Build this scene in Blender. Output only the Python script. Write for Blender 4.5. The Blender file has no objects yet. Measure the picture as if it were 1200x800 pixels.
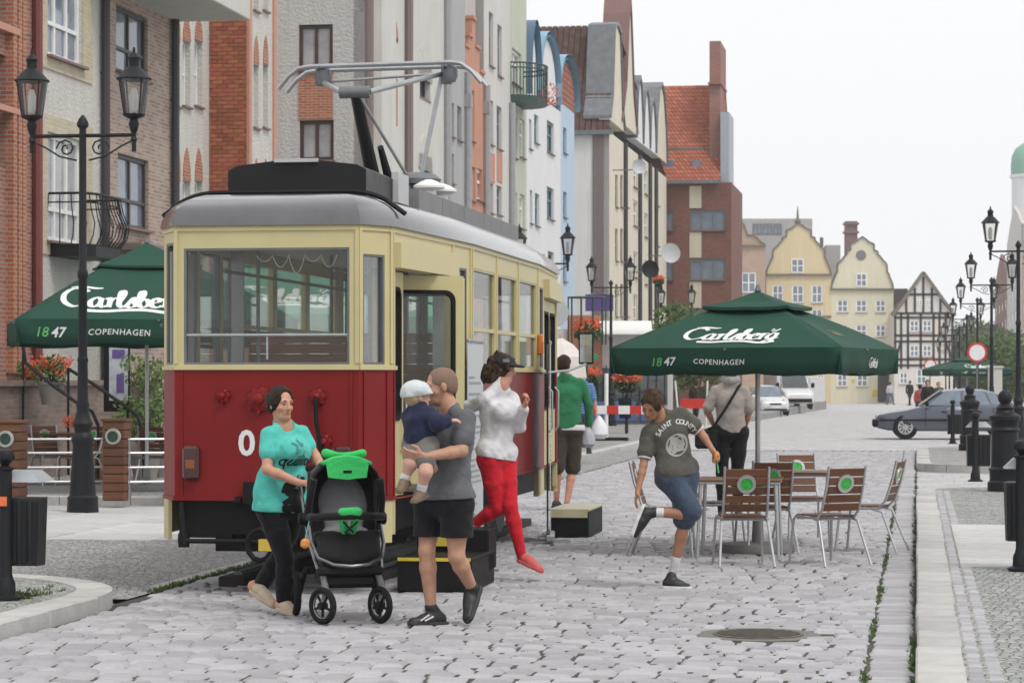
import bpy, bmesh, math, random
import numpy as np
from mathutils import Vector, Matrix
from mathutils.bvhtree import BVHTree

# ---------------------------------------------------------------- camera, sky, sun, exposure
scene = bpy.context.scene
COL = scene.collection
FPX, HOR, CH = 3000.0, 445.0, 1.68          # focal length in px of a 1200 px wide frame, horizon row, eye height
cam_d = bpy.data.cameras.new("camera"); cam = bpy.data.objects.new("camera", cam_d); COL.objects.link(cam)
cam_d.sensor_width = 36.0; cam_d.lens = 36.0*FPX/1200.0
cam_d.shift_y = (HOR-400.0)/1200.0
cam.location = (0, 0, CH); cam.rotation_euler = (math.radians(90), 0, 0)
cam_d.clip_end = 3000; cam_d.clip_start = 0.5
cam_d.dof.use_dof = True; cam_d.dof.focus_distance = 19.5; cam_d.dof.aperture_fstop = 9.0
scene.camera = cam

SUN_EL, SUN_AZ = math.radians(56), math.radians(138)     # hazy high sun behind the camera to the right
world = bpy.data.worlds.new("World"); scene.world = world; world.use_nodes = True
wn = world.node_tree.nodes; wl = world.node_tree.links
bg = wn["Background"]
sky = wn.new("ShaderNodeTexSky"); sky.sky_type = 'NISHITA'; sky.sun_disc = False
sky.sun_elevation = SUN_EL; sky.sun_rotation = SUN_AZ
sky.air_density = 1.0; sky.dust_density = 6.0; sky.ozone_density = 1.0
# closed cloud layer: the sky's brightness is spread evenly and its blue is taken out
bw = wn.new("ShaderNodeRGBToBW"); wl.new(sky.outputs[0], bw.inputs[0])
mixc = wn.new("ShaderNodeMix"); mixc.data_type = 'RGBA'; mixc.inputs[0].default_value = 0.955
wl.new(sky.outputs[0], mixc.inputs[6]); mixc.inputs[7].default_value = (10.6, 10.65, 10.85, 1)
wl.new(mixc.outputs[2], bg.inputs[0]); bg.inputs[1].default_value = 0.09
sun_d = bpy.data.lights.new("sun", 'SUN'); sun_d.energy = 1.5; sun_d.angle = math.radians(18); sun_d.color = (1, 0.97, 0.92)
sun = bpy.data.objects.new("sun", sun_d); COL.objects.link(sun)
sun.rotation_euler = (math.radians(90)-SUN_EL, 0, -SUN_AZ+math.pi)
scene.view_settings.view_transform = 'Standard'; scene.view_settings.look = 'None'
scene.view_settings.exposure = 0.16; scene.view_settings.gamma = 1.0
scene.render.engine = 'CYCLES'

# ---------------------------------------------------------------- coordinates
TH = math.atan(0.158); SN, CS = math.sin(TH), math.cos(TH)       # the street runs 9 degrees to the right of the view
def S(u, v, z=0.0):                       # street coordinates: u along the street, v to the right of the right kerb
    return Vector((u*SN+v*CS, u*CS-v*SN, z))
def P(px, py, Y):                         # a point seen at photo pixel (px, py), Y metres away
    return Vector(((px-600)/FPX*Y, Y, CH-(py-HOR)/FPX*Y))
def U(px, v):                             # street position u of the point of line v seen at pixel column px
    k = (px-600)/FPX
    return -v*(CS+k*SN)/(SN-k*CS)
def Yof(u, v): return u*CS-v*SN
def Zp(py, Y): return CH-(py-HOR)/FPX*Y
def gz(u): return 0.0 if u < 100 else -0.0052*(u-100)
R = random.Random(7)

# ---------------------------------------------------------------- scene graph helpers
def tag(o, label=None, cat=None, group=None, kind=None):
    if label: o["label"] = label
    if cat: o["category"] = cat
    if group: o["group"] = group
    if kind: o["kind"] = kind
    return o
def thing(name, label, cat, loc=(0, 0, 0), rz=0.0, group=None):
    o = bpy.data.objects.new(name, None); COL.objects.link(o)
    o.empty_display_size = 0.2; o.location = loc; o.rotation_euler = (0, 0, rz)
    return tag(o, label, cat, group)
def inst(name, mesh, parent=None, loc=(0, 0, 0), rz=0.0):
    o = bpy.data.objects.new(name, mesh); COL.objects.link(o)
    o.parent = parent; o.location = loc; o.rotation_euler = (0, 0, rz)
    return o
def copy_tree(o, parent=None):
    c = o.copy(); COL.objects.link(c); c.parent = parent
    for ch in list(o.children):
        copy_tree(ch, c)
    return c

class MB:
    """collects simple shapes and links them as one mesh"""
    def __init__(s): s.v = []; s.f = []; s.m = []
    def add(s, vs, fs, mi=0):
        n = len(s.v); s.v += [tuple(x) for x in vs]
        s.f += [tuple(i+n for i in f) for f in fs]; s.m += [mi]*len(fs); return s
    def box(s, c, d, rz=0.0, mi=0, M=None):
        x, y, z = d[0]/2, d[1]/2, d[2]/2
        vs = [Vector((a*x, b*y, e*z)) for e in (-1, 1) for a, b in ((-1, -1), (1, -1), (1, 1), (-1, 1))]
        if rz: r = Matrix.Rotation(rz, 3, 'Z'); vs = [r @ w for w in vs]
        if M is not None: vs = [M @ w for w in vs]
        c = Vector(c); vs = [w+c for w in vs]
        return s.add(vs, [(3, 2, 1, 0), (4, 5, 6, 7), (0, 1, 5, 4), (1, 2, 6, 5), (2, 3, 7, 6), (3, 0, 4, 7)], mi)
    def box2(s, lo, hi, mi=0):
        return s.box([(a+b)/2 for a, b in zip(lo, hi)], [abs(b-a) for a, b in zip(lo, hi)], 0, mi)
    def bevbox(s, c, d, bv=0.01, rz=0.0, mi=0, M=None):
        x, y, z = d[0]/2, d[1]/2, d[2]/2; b = min(bv, x*.9, y*.9, z*.9)
        vs = []
        for (zz, ins) in ((-z, b), (-z+b, 0), (z-b, 0), (z, b)):
            xx, yy = x-ins, y-ins
            vs += [(-xx+ (b if not ins else 0), -yy, zz), (xx-(b if not ins else 0), -yy, zz), (xx, -yy+(b if not ins else 0), zz), (xx, yy-(b if not ins else 0), zz),
                   (xx-(b if not ins else 0), yy, zz), (-xx+(b if not ins else 0), yy, zz), (-xx, yy-(b if not ins else 0), zz), (-xx, -yy+(b if not ins else 0), zz)]
        fs = [tuple(range(7, -1, -1)), tuple(range(24, 32))]
        for k in range(3):
            for i in range(8):
                j = (i+1) % 8; fs.append((k*8+i, k*8+j, k*8+8+j, k*8+8+i))
        r = M if M is not None else Matrix.Rotation(rz, 3, 'Z'); c = Vector(c)
        return s.add([r @ Vector(w)+c for w in vs], fs, mi)
    def rod(s, a, b, r0, r1=None, n=8, mi=0, cap=True):
        a = Vector(a); b = Vector(b); r1 = r0 if r1 is None else r1
        d = (b-a)
        if d.length < 1e-6: return s
        q = d.to_track_quat('Z', 'Y').to_matrix()
        vs = []
        for c, r in ((a, r0), (b, r1)):
            for i in range(n):
                t = 2*math.pi*i/n; vs.append(c+q @ Vector((r*math.cos(t), r*math.sin(t), 0)))
        fs = [(i, (i+1) % n, n+(i+1) % n, n+i) for i in range(n)]
        if cap: fs += [tuple(range(n-1, -1, -1)), tuple(range(n, 2*n))]
        return s.add(vs, fs, mi)
    def tube(s, pts, r, n=8, mi=0, closed=False):
        pts = [Vector(p) for p in pts]; m = len(pts); vs = []; up = None
        rr = r if isinstance(r, (list, tuple)) else [r]*m
        for i, p in enumerate(pts):
            if closed: t = pts[(i+1) % m]-pts[i-1]
            else: t = pts[min(i+1, m-1)]-pts[max(i-1, 0)]
            t.normalize()
            if up is None: up = Vector((0, 0, 1)) if abs(t.z) < .9 else Vector((1, 0, 0))
            a = t.cross(up)
            if a.length < 1e-5: a = t.cross(Vector((0, 1, 0)))
            a.normalize(); up = a.cross(t).normalized()
            for k in range(n):
                w = 2*math.pi*k/n; vs.append(p+(a*math.cos(w)+up*math.sin(w))*rr[i])
        fs = []
        for i in range(m if closed else m-1):
            j = (i+1) % m
            for k in range(n): fs.append((i*n+k, j*n+k, j*n+(k+1) % n, i*n+(k+1) % n))
        if not closed: fs += [tuple(range(n)), tuple(range(m*n-1, (m-1)*n-1, -1))]
        return s.add(vs, fs, mi)
    def lathe(s, prof, c=(0, 0, 0), n=16, mi=0, M=None, cap=True):
        c = Vector(c); vs = []
        for r, z in prof:
            for k in range(n):
                w = 2*math.pi*k/n; q = Vector((r*math.cos(w), r*math.sin(w), z))
                vs.append((M @ q if M is not None else q)+c)
        m = len(prof); fs = []
        for i in range(m-1):
            for k in range(n): fs.append((i*n+k, i*n+(k+1) % n, (i+1)*n+(k+1) % n, (i+1)*n+k))
        if cap: fs += [tuple(range(n-1, -1, -1)), tuple(range((m-1)*n, m*n))]
        return s.add(vs, fs, mi)
    def prism(s, poly, f0, f1, mi=0):
        """poly: 2D points; f0, f1 map (a, b) to 3D for the two ends"""
        n = len(poly)
        vs = [f0(*p) for p in poly]+[f1(*p) for p in poly]
        fs = [tuple(range(n-1, -1, -1)), tuple(range(n, 2*n))]+[(i, (i+1) % n, n+(i+1) % n, n+i) for i in range(n)]
        return s.add(vs, fs, mi)
    def wall(s, p0, p1, z0, z1, ops=(), th=0.2, mi=0, top=None):
        """upright wall from p0 to p1 (2D) with rectangular openings (a0, a1, z0, z1) along it; thickness to the left of p0->p1"""
        p0 = Vector(p0); p1 = Vector(p1); L = (p1-p0).length; t = (p1-p0)/L; nrm = Vector((-t.y, t.x))
        us = sorted(set([0, L]+[min(max(x, 0), L) for o in ops for x in o[:2]]))
        zs = sorted(set([z0, z1]+[min(max(x, z0), z1) for o in ops for x in o[2:4]]))
        def solid(i, j):
            if not (0 <= i < len(us)-1 and 0 <= j < len(zs)-1): return False
            a, b = (us[i]+us[i+1])/2, (zs[j]+zs[j+1])/2
            return not any(o[0] < a < o[1] and o[2] < b < o[3] for o in ops)
        def q(u, z, d): w = p0+t*u+nrm*d; return (w.x, w.y, z)
        for i in range(len(us)-1):
            for j in range(len(zs)-1):
                if not solid(i, j): continue
                u0, u1, a, b = us[i], us[i+1], zs[j], zs[j+1]
                fs = [[q(u0, a, 0), q(u1, a, 0), q(u1, b, 0), q(u0, b, 0)], [q(u1, a, th), q(u0, a, th), q(u0, b, th), q(u1, b, th)]]
                if not solid(i-1, j): fs.append([q(u0, a, th), q(u0, a, 0), q(u0, b, 0), q(u0, b, th)])
                if not solid(i+1, j): fs.append([q(u1, a, 0), q(u1, a, th), q(u1, b, th), q(u1, b, 0)])
                if not solid(i, j-1): fs.append([q(u0, a, th), q(u1, a, th), q(u1, a, 0), q(u0, a, 0)])
                if not solid(i, j+1): fs.append([q(u0, b, 0), q(u1, b, 0), q(u1, b, th), q(u0, b, th)])
                for f in fs: s.add(f, [(0, 1, 2, 3)], mi)
        return s
    def mesh(s, name, mats, smooth=False, weld=False):
        me = bpy.data.meshes.new(name)
        me.from_pydata([tuple(x) for x in s.v], [], s.f)
        for m in (mats if isinstance(mats, (list, tuple)) else [mats]): me.materials.append(m)
        if any(s.m): me.polygons.foreach_set('material_index', s.m)
        if weld:
            b = bmesh.new(); b.from_mesh(me); bmesh.ops.remove_doubles(b, verts=b.verts, dist=1e-4)
            bmesh.ops.recalc_face_normals(b, faces=b.faces); b.to_mesh(me); b.free()
        if smooth:
            me.polygons.foreach_set('use_smooth', [True]*len(me.polygons))
            if smooth != 'all': me.set_sharp_from_angle(angle=math.radians(38))
        me.update(); return me
    def build(s, name, mats, parent=None, smooth=False, loc=(0, 0, 0), rz=0.0, weld=False):
        return inst(name, s.mesh(name, mats, smooth, weld), parent, loc, rz)

def split_build(mb, name, mats, parent=None, smooth=False):
    """every loose piece becomes a part of its own"""
    par = list(range(len(mb.v)))
    def find(i):
        while par[i] != i: par[i] = par[par[i]]; i = par[i]
        return i
    key = {}
    for i, v in enumerate(mb.v):
        k = (round(v[0], 4), round(v[1], 4), round(v[2], 4))
        if k in key: par[find(i)] = find(key[k])
        else: key[k] = i
    for f in mb.f:
        for i in f[1:]: par[find(i)] = find(f[0])
    gr = {}
    for f in mb.f: gr.setdefault(find(f[0]), []).append(f)
    for fs in gr.values():
        ids = sorted({i for f in fs for i in f}); mp = {a: b for b, a in enumerate(ids)}
        q = MB(); q.add([mb.v[i] for i in ids], [tuple(mp[i] for i in f) for f in fs]); q.build(name, mats, parent, smooth)

def struct(name, mb, mat, loc=(0, 0, 0), rz=0.0, parent=None, smooth=False):
    o = mb.build(name, mat, parent, smooth, loc, rz)
    if parent is None: o["kind"] = "structure"
    return o

# ---------------------------------------------------------------- materials
def _new(name):
    m = bpy.data.materials.new(name); m.use_nodes = True
    return m, m.node_tree.nodes, m.node_tree.links, m.node_tree.nodes["Principled BSDF"]
def lin(c): return tuple((x/12.92 if x <= .04045 else ((x+.055)/1.055)**2.4) for x in c)
def _var(n, l, src, col, var, scale, detail=4.0):
    nz = n.new("ShaderNodeTexNoise"); nz.inputs["Scale"].default_value = scale; nz.inputs["Detail"].default_value = detail
    nz.inputs["Roughness"].default_value = .62
    l.new(src, nz.inputs["Vector"])
    mx = n.new("ShaderNodeMix"); mx.data_type = 'RGBA'
    l.new(nz.outputs["Fac"], mx.inputs[0])
    mx.inputs[6].default_value = tuple(max(0, x*(1-2.2*var)) for x in col)+(1,)
    mx.inputs[7].default_value = tuple(min(1, x*(1+2.2*var)) for x in col)+(1,)
    return mx.outputs[2], nz
def _bump(n, l, b, h, strength, dist=.01):
    bp = n.new("ShaderNodeBump"); bp.inputs["Strength"].default_value = strength; bp.inputs["Distance"].default_value = dist
    l.new(h, bp.inputs["Height"]); l.new(bp.outputs[0], b.inputs["Normal"]); return bp
def mat(name, col, rough=.6, metal=0.0, var=.1, scale=6.0, bump=0.0, bscale=60.0, spec=.5, coat=0.0, sheen=0.0, bdist=.01):
    m, n, l, b = _new(name); tc = n.new("ShaderNodeTexCoord")
    o, nz = _var(n, l, tc.outputs["Object"], col, var, scale)
    l.new(o, b.inputs["Base Color"])
    b.inputs["Roughness"].default_value = rough; b.inputs["Metallic"].default_value = metal
    b.inputs["Specular IOR Level"].default_value = spec
    if coat: b.inputs["Coat Weight"].default_value = coat; b.inputs["Coat Roughness"].default_value = .15
    if sheen: b.inputs["Sheen Weight"].default_value = sheen
    if not metal and not coat:
        mr = n.new("ShaderNodeMapRange"); l.new(nz.outputs["Fac"], mr.inputs[0])
        mr.inputs[3].default_value = max(.05, rough-.12); mr.inputs[4].default_value = min(1, rough+.12)
        l.new(mr.outputs[0], b.inputs["Roughness"])
    if bump:
        n2 = n.new("ShaderNodeTexNoise"); n2.inputs["Scale"].default_value = bscale; n2.inputs["Detail"].default_value = 5
        l.new(tc.outputs["Object"], n2.inputs["Vector"]); _bump(n, l, b, n2.outputs["Fac"], bump, bdist)
    return m
def skin_mat(name, col):
    m = mat(name, col, .55, 0, .15, 16, .25, 60, .35)
    b = m.node_tree.nodes["Principled BSDF"]
    b.inputs["Subsurface Weight"].default_value = .12; b.inputs["Subsurface Radius"].default_value = (.012, .004, .002)
    return m
def glass_mat(name, tint=(.86, .9, .9), refl=.12, rough=.02, dirt=.0, fres=1.2):
    m, n, l, b = _new(name); out = n["Material Output"]
    tr = n.new("ShaderNodeBsdfTransparent"); tr.inputs[0].default_value = tint+(1,)
    gl = n.new("ShaderNodeBsdfGlossy"); gl.inputs["Roughness"].default_value = rough
    fr = n.new("ShaderNodeFresnel"); fr.inputs[0].default_value = 1.5
    ma = n.new("ShaderNodeMath"); ma.operation = 'MULTIPLY_ADD'; ma.inputs[1].default_value = fres; ma.inputs[2].default_value = refl
    l.new(fr.outputs[0], ma.inputs[0])
    mx = n.new("ShaderNodeMixShader"); l.new(ma.outputs[0], mx.inputs[0]); l.new(tr.outputs[0], mx.inputs[1]); l.new(gl.outputs[0], mx.inputs[2])
    last = mx
    if dirt:
        df = n.new("ShaderNodeBsdfDiffuse"); df.inputs[0].default_value = (.6, .6, .58, 1)
        nz = n.new("ShaderNodeTexNoise"); nz.inputs["Scale"].default_value = 3; nz.inputs["Detail"].default_value = 6
        tc = n.new("ShaderNodeTexCoord"); l.new(tc.outputs["Object"], nz.inputs["Vector"])
        mm = n.new("ShaderNodeMath"); mm.operation = 'MULTIPLY'; mm.inputs[1].default_value = dirt; l.new(nz.outputs["Fac"], mm.inputs[0])
        m2 = n.new("ShaderNodeMixShader"); l.new(mm.outputs[0], m2.inputs[0]); l.new(mx.outputs[0], m2.inputs[1]); l.new(df.outputs[0], m2.inputs[2]); last = m2
    l.new(last.outputs[0], out.inputs[0]); return m
def dark_glass(name, col=(.05, .06, .07), rough=.06):
    m, n, l, b = _new(name); tc = n.new("ShaderNodeTexCoord")
    o, nz = _var(n, l, tc.outputs["Object"], col, .3, 1.3); l.new(o, b.inputs["Base Color"])
    b.inputs["Roughness"].default_value = rough; b.inputs["Specular IOR Level"].default_value = .9
    n2 = n.new("ShaderNodeTexNoise"); n2.inputs["Scale"].default_value = 1.7; l.new(tc.outputs["Object"], n2.inputs["Vector"])
    _bump(n, l, b, n2.outputs["Fac"], .25, .03)
    return m
def brick_mat(name, c1, c2, mortar, bw=.25, bh=.075, ms=.012, rough=.85, var=.5, bump=.6):
    """bricks on any upright wall of the street: horizontal run = x + y"""
    m, n, l, b = _new(name); tc = n.new("ShaderNodeTexCoord")
    sp = n.new("ShaderNodeSeparateXYZ"); l.new(tc.outputs["Object"], sp.inputs[0])
    ad = n.new("ShaderNodeMath"); l.new(sp.outputs[0], ad.inputs[0]); l.new(sp.outputs[1], ad.inputs[1])
    cb = n.new("ShaderNodeCombineXYZ"); l.new(ad.outputs[0], cb.inputs[0]); l.new(sp.outputs[2], cb.inputs[1])
    br = n.new("ShaderNodeTexBrick"); l.new(cb.outputs[0], br.inputs["Vector"])
    br.inputs["Color1"].default_value = c1+(1,); br.inputs["Color2"].default_value = c2+(1,); br.inputs["Mortar"].default_value = mortar+(1,)
    br.inputs["Scale"].default_value = 1; br.inputs["Mortar Size"].default_value = ms
    br.inputs["Brick Width"].default_value = bw; br.inputs["Row Height"].default_value = bh; br.inputs["Mortar Smooth"].default_value = .2
    o, nz = _var(n, l, tc.outputs["Object"], (.5, .5, .5), .22, .9, 6)
    mx = n.new("ShaderNodeMix"); mx.data_type = 'RGBA'; mx.blend_type = 'OVERLAY'; mx.inputs[0].default_value = var
    l.new(br.outputs["Color"], mx.inputs[6]); l.new(o, mx.inputs[7]); l.new(mx.outputs[2], b.inputs["Base Color"])
    b.inputs["Roughness"].default_value = rough
    iv = n.new("ShaderNodeMath"); iv.operation = 'SUBTRACT'; iv.inputs[0].default_value = 1; l.new(br.outputs["Fac"], iv.inputs[1])
    _bump(n, l, b, iv.outputs[0], bump, .01)
    return m
def stucco(name, col, var=.05, bump=.5, bscale=22, streak=.1):
    m, n, l, b = _new(name); tc = n.new("ShaderNodeTexCoord")
    o, nz = _var(n, l, tc.outputs["Object"], col, var, .8, 6)
    mp = n.new("ShaderNodeMapping"); mp.inputs["Scale"].default_value = (3, 3, .25); l.new(tc.outputs["Object"], mp.inputs[0])
    n3 = n.new("ShaderNodeTexNoise"); n3.inputs["Scale"].default_value = 1.2; n3.inputs["Detail"].default_value = 5; l.new(mp.outputs[0], n3.inputs["Vector"])
    mr = n.new("ShaderNodeMapRange"); mr.inputs[1].default_value = .35; mr.inputs[2].default_value = .75; mr.inputs[3].default_value = 1; mr.inputs[4].default_value = 1-streak
    l.new(n3.outputs["Fac"], mr.inputs[0])
    mx = n.new("ShaderNodeVectorMath"); mx.operation = 'SCALE'; l.new(o, mx.inputs[0]); l.new(mr.outputs[0], mx.inputs["Scale"])
    l.new(mx.outputs[0], b.inputs["Base Color"]); b.inputs["Roughness"].default_value = .92
    n2 = n.new("ShaderNodeTexNoise"); n2.inputs["Scale"].default_value = bscale; n2.inputs["Detail"].default_value = 3
    l.new(tc.outputs["Object"], n2.inputs["Vector"]); _bump(n, l, b, n2.outputs["Fac"], bump, .04)
    return m
def island_mat(name, col, spread=.35, rough=.75, bump=.4, bscale=40, hue=.02, var=.12, metal=0.0):
    """each separate piece of a joined mesh (or each object) gets its own tint"""
    m, n, l, b = _new(name); tc = n.new("ShaderNodeTexCoord"); ge = n.new("ShaderNodeNewGeometry"); oi = n.new("ShaderNodeObjectInfo")
    ad = n.new("ShaderNodeMath"); l.new(ge.outputs["Random Per Island"], ad.inputs[0]); l.new(oi.outputs["Random"], ad.inputs[1])
    fr = n.new("ShaderNodeMath"); fr.operation = 'FRACT'; l.new(ad.outputs[0], fr.inputs[0])
    o, nz = _var(n, l, tc.outputs["Object"], col, var, 5, 6)
    mr = n.new("ShaderNodeMapRange"); mr.inputs[3].default_value = 1-spread; mr.inputs[4].default_value = 1+spread; l.new(fr.outputs[0], mr.inputs[0])
    hs = n.new("ShaderNodeHueSaturation"); l.new(o, hs.inputs["Color"]); l.new(mr.outputs[0], hs.inputs["Value"])
    m3 = n.new("ShaderNodeMapRange"); m3.inputs[3].default_value = .5-hue; m3.inputs[4].default_value = .5+hue
    wn_ = n.new("ShaderNodeTexWhiteNoise"); wn_.noise_dimensions = '1D'; l.new(fr.outputs[0], wn_.inputs["W"]); l.new(wn_.outputs["Value"], m3.inputs[0])
    l.new(m3.outputs[0], hs.inputs["Hue"])
    l.new(hs.outputs[0], b.inputs["Base Color"]); b.inputs["Roughness"].default_value = rough; b.inputs["Metallic"].default_value = metal
    if bump:
        n2 = n.new("ShaderNodeTexNoise"); n2.inputs["Scale"].default_value = bscale; n2.inputs["Detail"].default_value = 4
        l.new(tc.outputs["Object"], n2.inputs["Vector"]); _bump(n, l, b, n2.outputs["Fac"], bump, .01)
    return m
def cell_mat(name, c_lo, c_hi, joint, scale, jw=.06, rough=.85, bump=.8, grass=0.0, squash=1.0):
    """small set paving stones: Voronoi cells with recessed joints"""
    m, n, l, b = _new(name); tc = n.new("ShaderNodeTexCoord")
    mp = n.new("ShaderNodeMapping"); mp.inputs["Scale"].default_value = (1, squash, 1); mp.inputs["Rotation"].default_value = (0, 0, TH)
    l.new(tc.outputs["Object"], mp.inputs[0])
    v1 = n.new("ShaderNodeTexVoronoi"); v1.voronoi_dimensions = '2D'; v1.inputs["Scale"].default_value = scale; v1.inputs["Randomness"].default_value = .75; l.new(mp.outputs[0], v1.inputs["Vector"])
    v2 = n.new("ShaderNodeTexVoronoi"); v2.voronoi_dimensions = '2D'; v2.feature = 'DISTANCE_TO_EDGE'; v2.inputs["Scale"].default_value = scale; v2.inputs["Randomness"].default_value = .75; l.new(mp.outputs[0], v2.inputs["Vector"])
    sp = n.new("ShaderNodeSeparateColor"); l.new(v1.outputs["Color"], sp.inputs[0])
    mx = n.new("ShaderNodeMix"); mx.data_type = 'RGBA'; l.new(sp.outputs[0], mx.inputs[0]); mx.inputs[6].default_value = c_lo+(1,); mx.inputs[7].default_value = c_hi+(1,)
    ss = n.new("ShaderNodeMapRange"); ss.interpolation_type = 'SMOOTHSTEP'; ss.inputs[1].default_value = jw*.3; ss.inputs[2].default_value = jw*1.6; l.new(v2.outputs["Distance"], ss.inputs[0])
    nz = n.new("ShaderNodeTexNoise"); nz.inputs["Scale"].default_value = .7; nz.inputs["Detail"].default_value = 6; l.new(tc.outputs["Object"], nz.inputs["Vector"])
    jm = n.new("ShaderNodeMix"); jm.data_type = 'RGBA'; jm.inputs[6].default_value = joint+(1,); jm.inputs[7].default_value = (.05, .075, .025, 1)
    gr = n.new("ShaderNodeMapRange"); gr.inputs[1].default_value = .62-grass; gr.inputs[2].default_value = .72-grass; l.new(nz.outputs["Fac"], gr.inputs[0]); l.new(gr.outputs[0], jm.inputs[0])
    fx = n.new("ShaderNodeMix"); fx.data_type = 'RGBA'; l.new(ss.outputs[0], fx.inputs[0]); l.new(jm.outputs[2], fx.inputs[6]); l.new(mx.outputs[2], fx.inputs[7])
    o, nn = _var(n, l, tc.outputs["Object"], (.5, .5, .5), .16, 1.3, 7)
    ov = n.new("ShaderNodeMix"); ov.data_type = 'RGBA'; ov.blend_type = 'OVERLAY'; ov.inputs[0].default_value = .7; l.new(fx.outputs[2], ov.inputs[6]); l.new(o, ov.inputs[7])
    l.new(ov.outputs[2], b.inputs["Base Color"]); b.inputs["Roughness"].default_value = rough
    _bump(n, l, b, ss.outputs[0], bump, .02)
    return m
def roof_mat(name, col, tw=.24, th=.34, axis='y', bump=1.0):
    """clay pantiles: rolls across, steps up the slope"""
    m, n, l, b = _new(name); tc = n.new("ShaderNodeTexCoord")
    sp = n.new("ShaderNodeSeparateXYZ"); l.new(tc.outputs["Object"], sp.inputs[0])
    ad = n.new("ShaderNodeMath"); l.new(sp.outputs[0], ad.inputs[0]); l.new(sp.outputs[1], ad.inputs[1])
    cb = n.new("ShaderNodeCombineXYZ"); l.new(ad.outputs[0], cb.inputs[0]); l.new(sp.outputs[2], cb.inputs[1])
    br = n.new("ShaderNodeTexBrick"); br.offset = 0; l.new(cb.outputs[0], br.inputs["Vector"]); br.inputs["Scale"].default_value = 1
    br.inputs["Brick Width"].default_value = tw; br.inputs["Row Height"].default_value = th*.75; br.inputs["Mortar Size"].default_value = .025; br.inputs["Mortar Smooth"].default_value = 1
    br.inputs["Color1"].default_value = tuple(x*.8 for x in col)+(1,); br.inputs["Color2"].default_value = tuple(min(1, x*1.2) for x in col)+(1,); br.inputs["Mortar"].default_value = tuple(x*.35 for x in col)+(1,)
    o, nz = _var(n, l, tc.outputs["Object"], (.5, .5, .5), .2, .6, 6)
    mx = n.new("ShaderNodeMix"); mx.data_type = 'RGBA'; mx.blend_type = 'OVERLAY'; mx.inputs[0].default_value = .6
    l.new(br.outputs["Color"], mx.inputs[6]); l.new(o, mx.inputs[7]); l.new(mx.outputs[2], b.inputs["Base Color"]); b.inputs["Roughness"].default_value = .8
    iv = n.new("ShaderNodeMath"); iv.operation = 'SUBTRACT'; iv.inputs[0].default_value = 1; l.new(br.outputs["Fac"], iv.inputs[1]); _bump(n, l, b, iv.outputs[0], bump, .05)
    return m
def wood_mat(name, c1, c2, axis='x', rough=.55, scale=1.0):
    m, n, l, b = _new(name); tc = n.new("ShaderNodeTexCoord"); mp = n.new("ShaderNodeMapping"); oi = n.new("ShaderNodeObjectInfo")
    sc = {'x': (1.5, 22, 22), 'y': (22, 1.5, 22), 'z': (22, 22, 1.5)}[axis]
    mp.inputs["Scale"].default_value = tuple(x*scale for x in sc); l.new(tc.outputs["Object"], mp.inputs[0])
    cx = n.new("ShaderNodeCombineXYZ"); mu = n.new("ShaderNodeMath"); mu.operation = 'MULTIPLY'; mu.inputs[1].default_value = 37; l.new(oi.outputs["Random"], mu.inputs[0])
    for i in range(3): l.new(mu.outputs[0], cx.inputs[i])
    l.new(cx.outputs[0], mp.inputs["Location"])
    nz = n.new("ShaderNodeTexNoise"); nz.inputs["Scale"].default_value = 1; nz.inputs["Detail"].default_value = 6; nz.inputs["Distortion"].default_value = .6; l.new(mp.outputs[0], nz.inputs["Vector"])
    mx = n.new("ShaderNodeMix"); mx.data_type = 'RGBA'; l.new(nz.outputs["Fac"], mx.inputs[0]); mx.inputs[6].default_value = c1+(1,); mx.inputs[7].default_value = c2+(1,)
    mr = n.new("ShaderNodeMapRange"); mr.inputs[3].default_value = .75; mr.inputs[4].default_value = 1.2; l.new(oi.outputs["Random"], mr.inputs[0])
    sv = n.new("ShaderNodeVectorMath"); sv.operation = 'SCALE'; l.new(mx.outputs[2], sv.inputs[0]); l.new(mr.outputs[0], sv.inputs["Scale"])
    l.new(sv.outputs[0], b.inputs["Base Color"]); b.inputs["Roughness"].default_value = rough; _bump(n, l, b, nz.outputs["Fac"], .25, .004)
    return m
def leaf_mat(name, c1, c2, trans=.25):
    m, n, l, b = _new(name); ge = n.new("ShaderNodeNewGeometry")
    mx = n.new("ShaderNodeMix"); mx.data_type = 'RGBA'; l.new(ge.outputs["Random Per Island"], mx.inputs[0]); mx.inputs[6].default_value = c1+(1,); mx.inputs[7].default_value = c2+(1,)
    l.new(mx.outputs[2], b.inputs["Base Color"]); b.inputs["Roughness"].default_value = .55
    tl = n.new("ShaderNodeBsdfTranslucent"); l.new(mx.outputs[2], tl.inputs[0]); ms = n.new("ShaderNodeMixShader"); ms.inputs[0].default_value = trans
    l.new(b.outputs[0], ms.inputs[1]); l.new(tl.outputs[0], ms.inputs[2]); l.new(ms.outputs[0], n["Material Output"].inputs[0]); return m

K = {}
K['iron'] = mat('black_iron', (.011, .012, .014), .5, 0, .25, 9, .2, 70, .25)
K['steel'] = mat('galvanised_steel', (.42, .43, .44), .42, .85, .12, 8)
K['alu'] = mat('aluminium_tube', (.52, .53, .54), .38, .8, .1, 12)
K['white'] = mat('white_paint', (.78, .78, .76), .5, 0, .05, 5)
K['offwhite'] = mat('off_white_paint', (.66, .65, .6), .6, 0, .06, 4)
K['red'] = mat('red_tram_enamel', (.20, .010, .010), .40, 0, .12, 2.2, .12, 5, .22, bdist=.02)
K['cream'] = mat('cream_tram_enamel', (.55, .48, .255), .42, 0, .06, 2.0, .1, 6, .3, bdist=.02)
K['roofgrey'] = mat('grey_tram_roof_paint', (.07, .07, .074), .24, 0, .25, 3, .06, 7, .9, .9, bdist=.02)
K['black'] = mat('black_paint', (.009, .009, .010), .6, 0, .3, 6, spec=.2)
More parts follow.
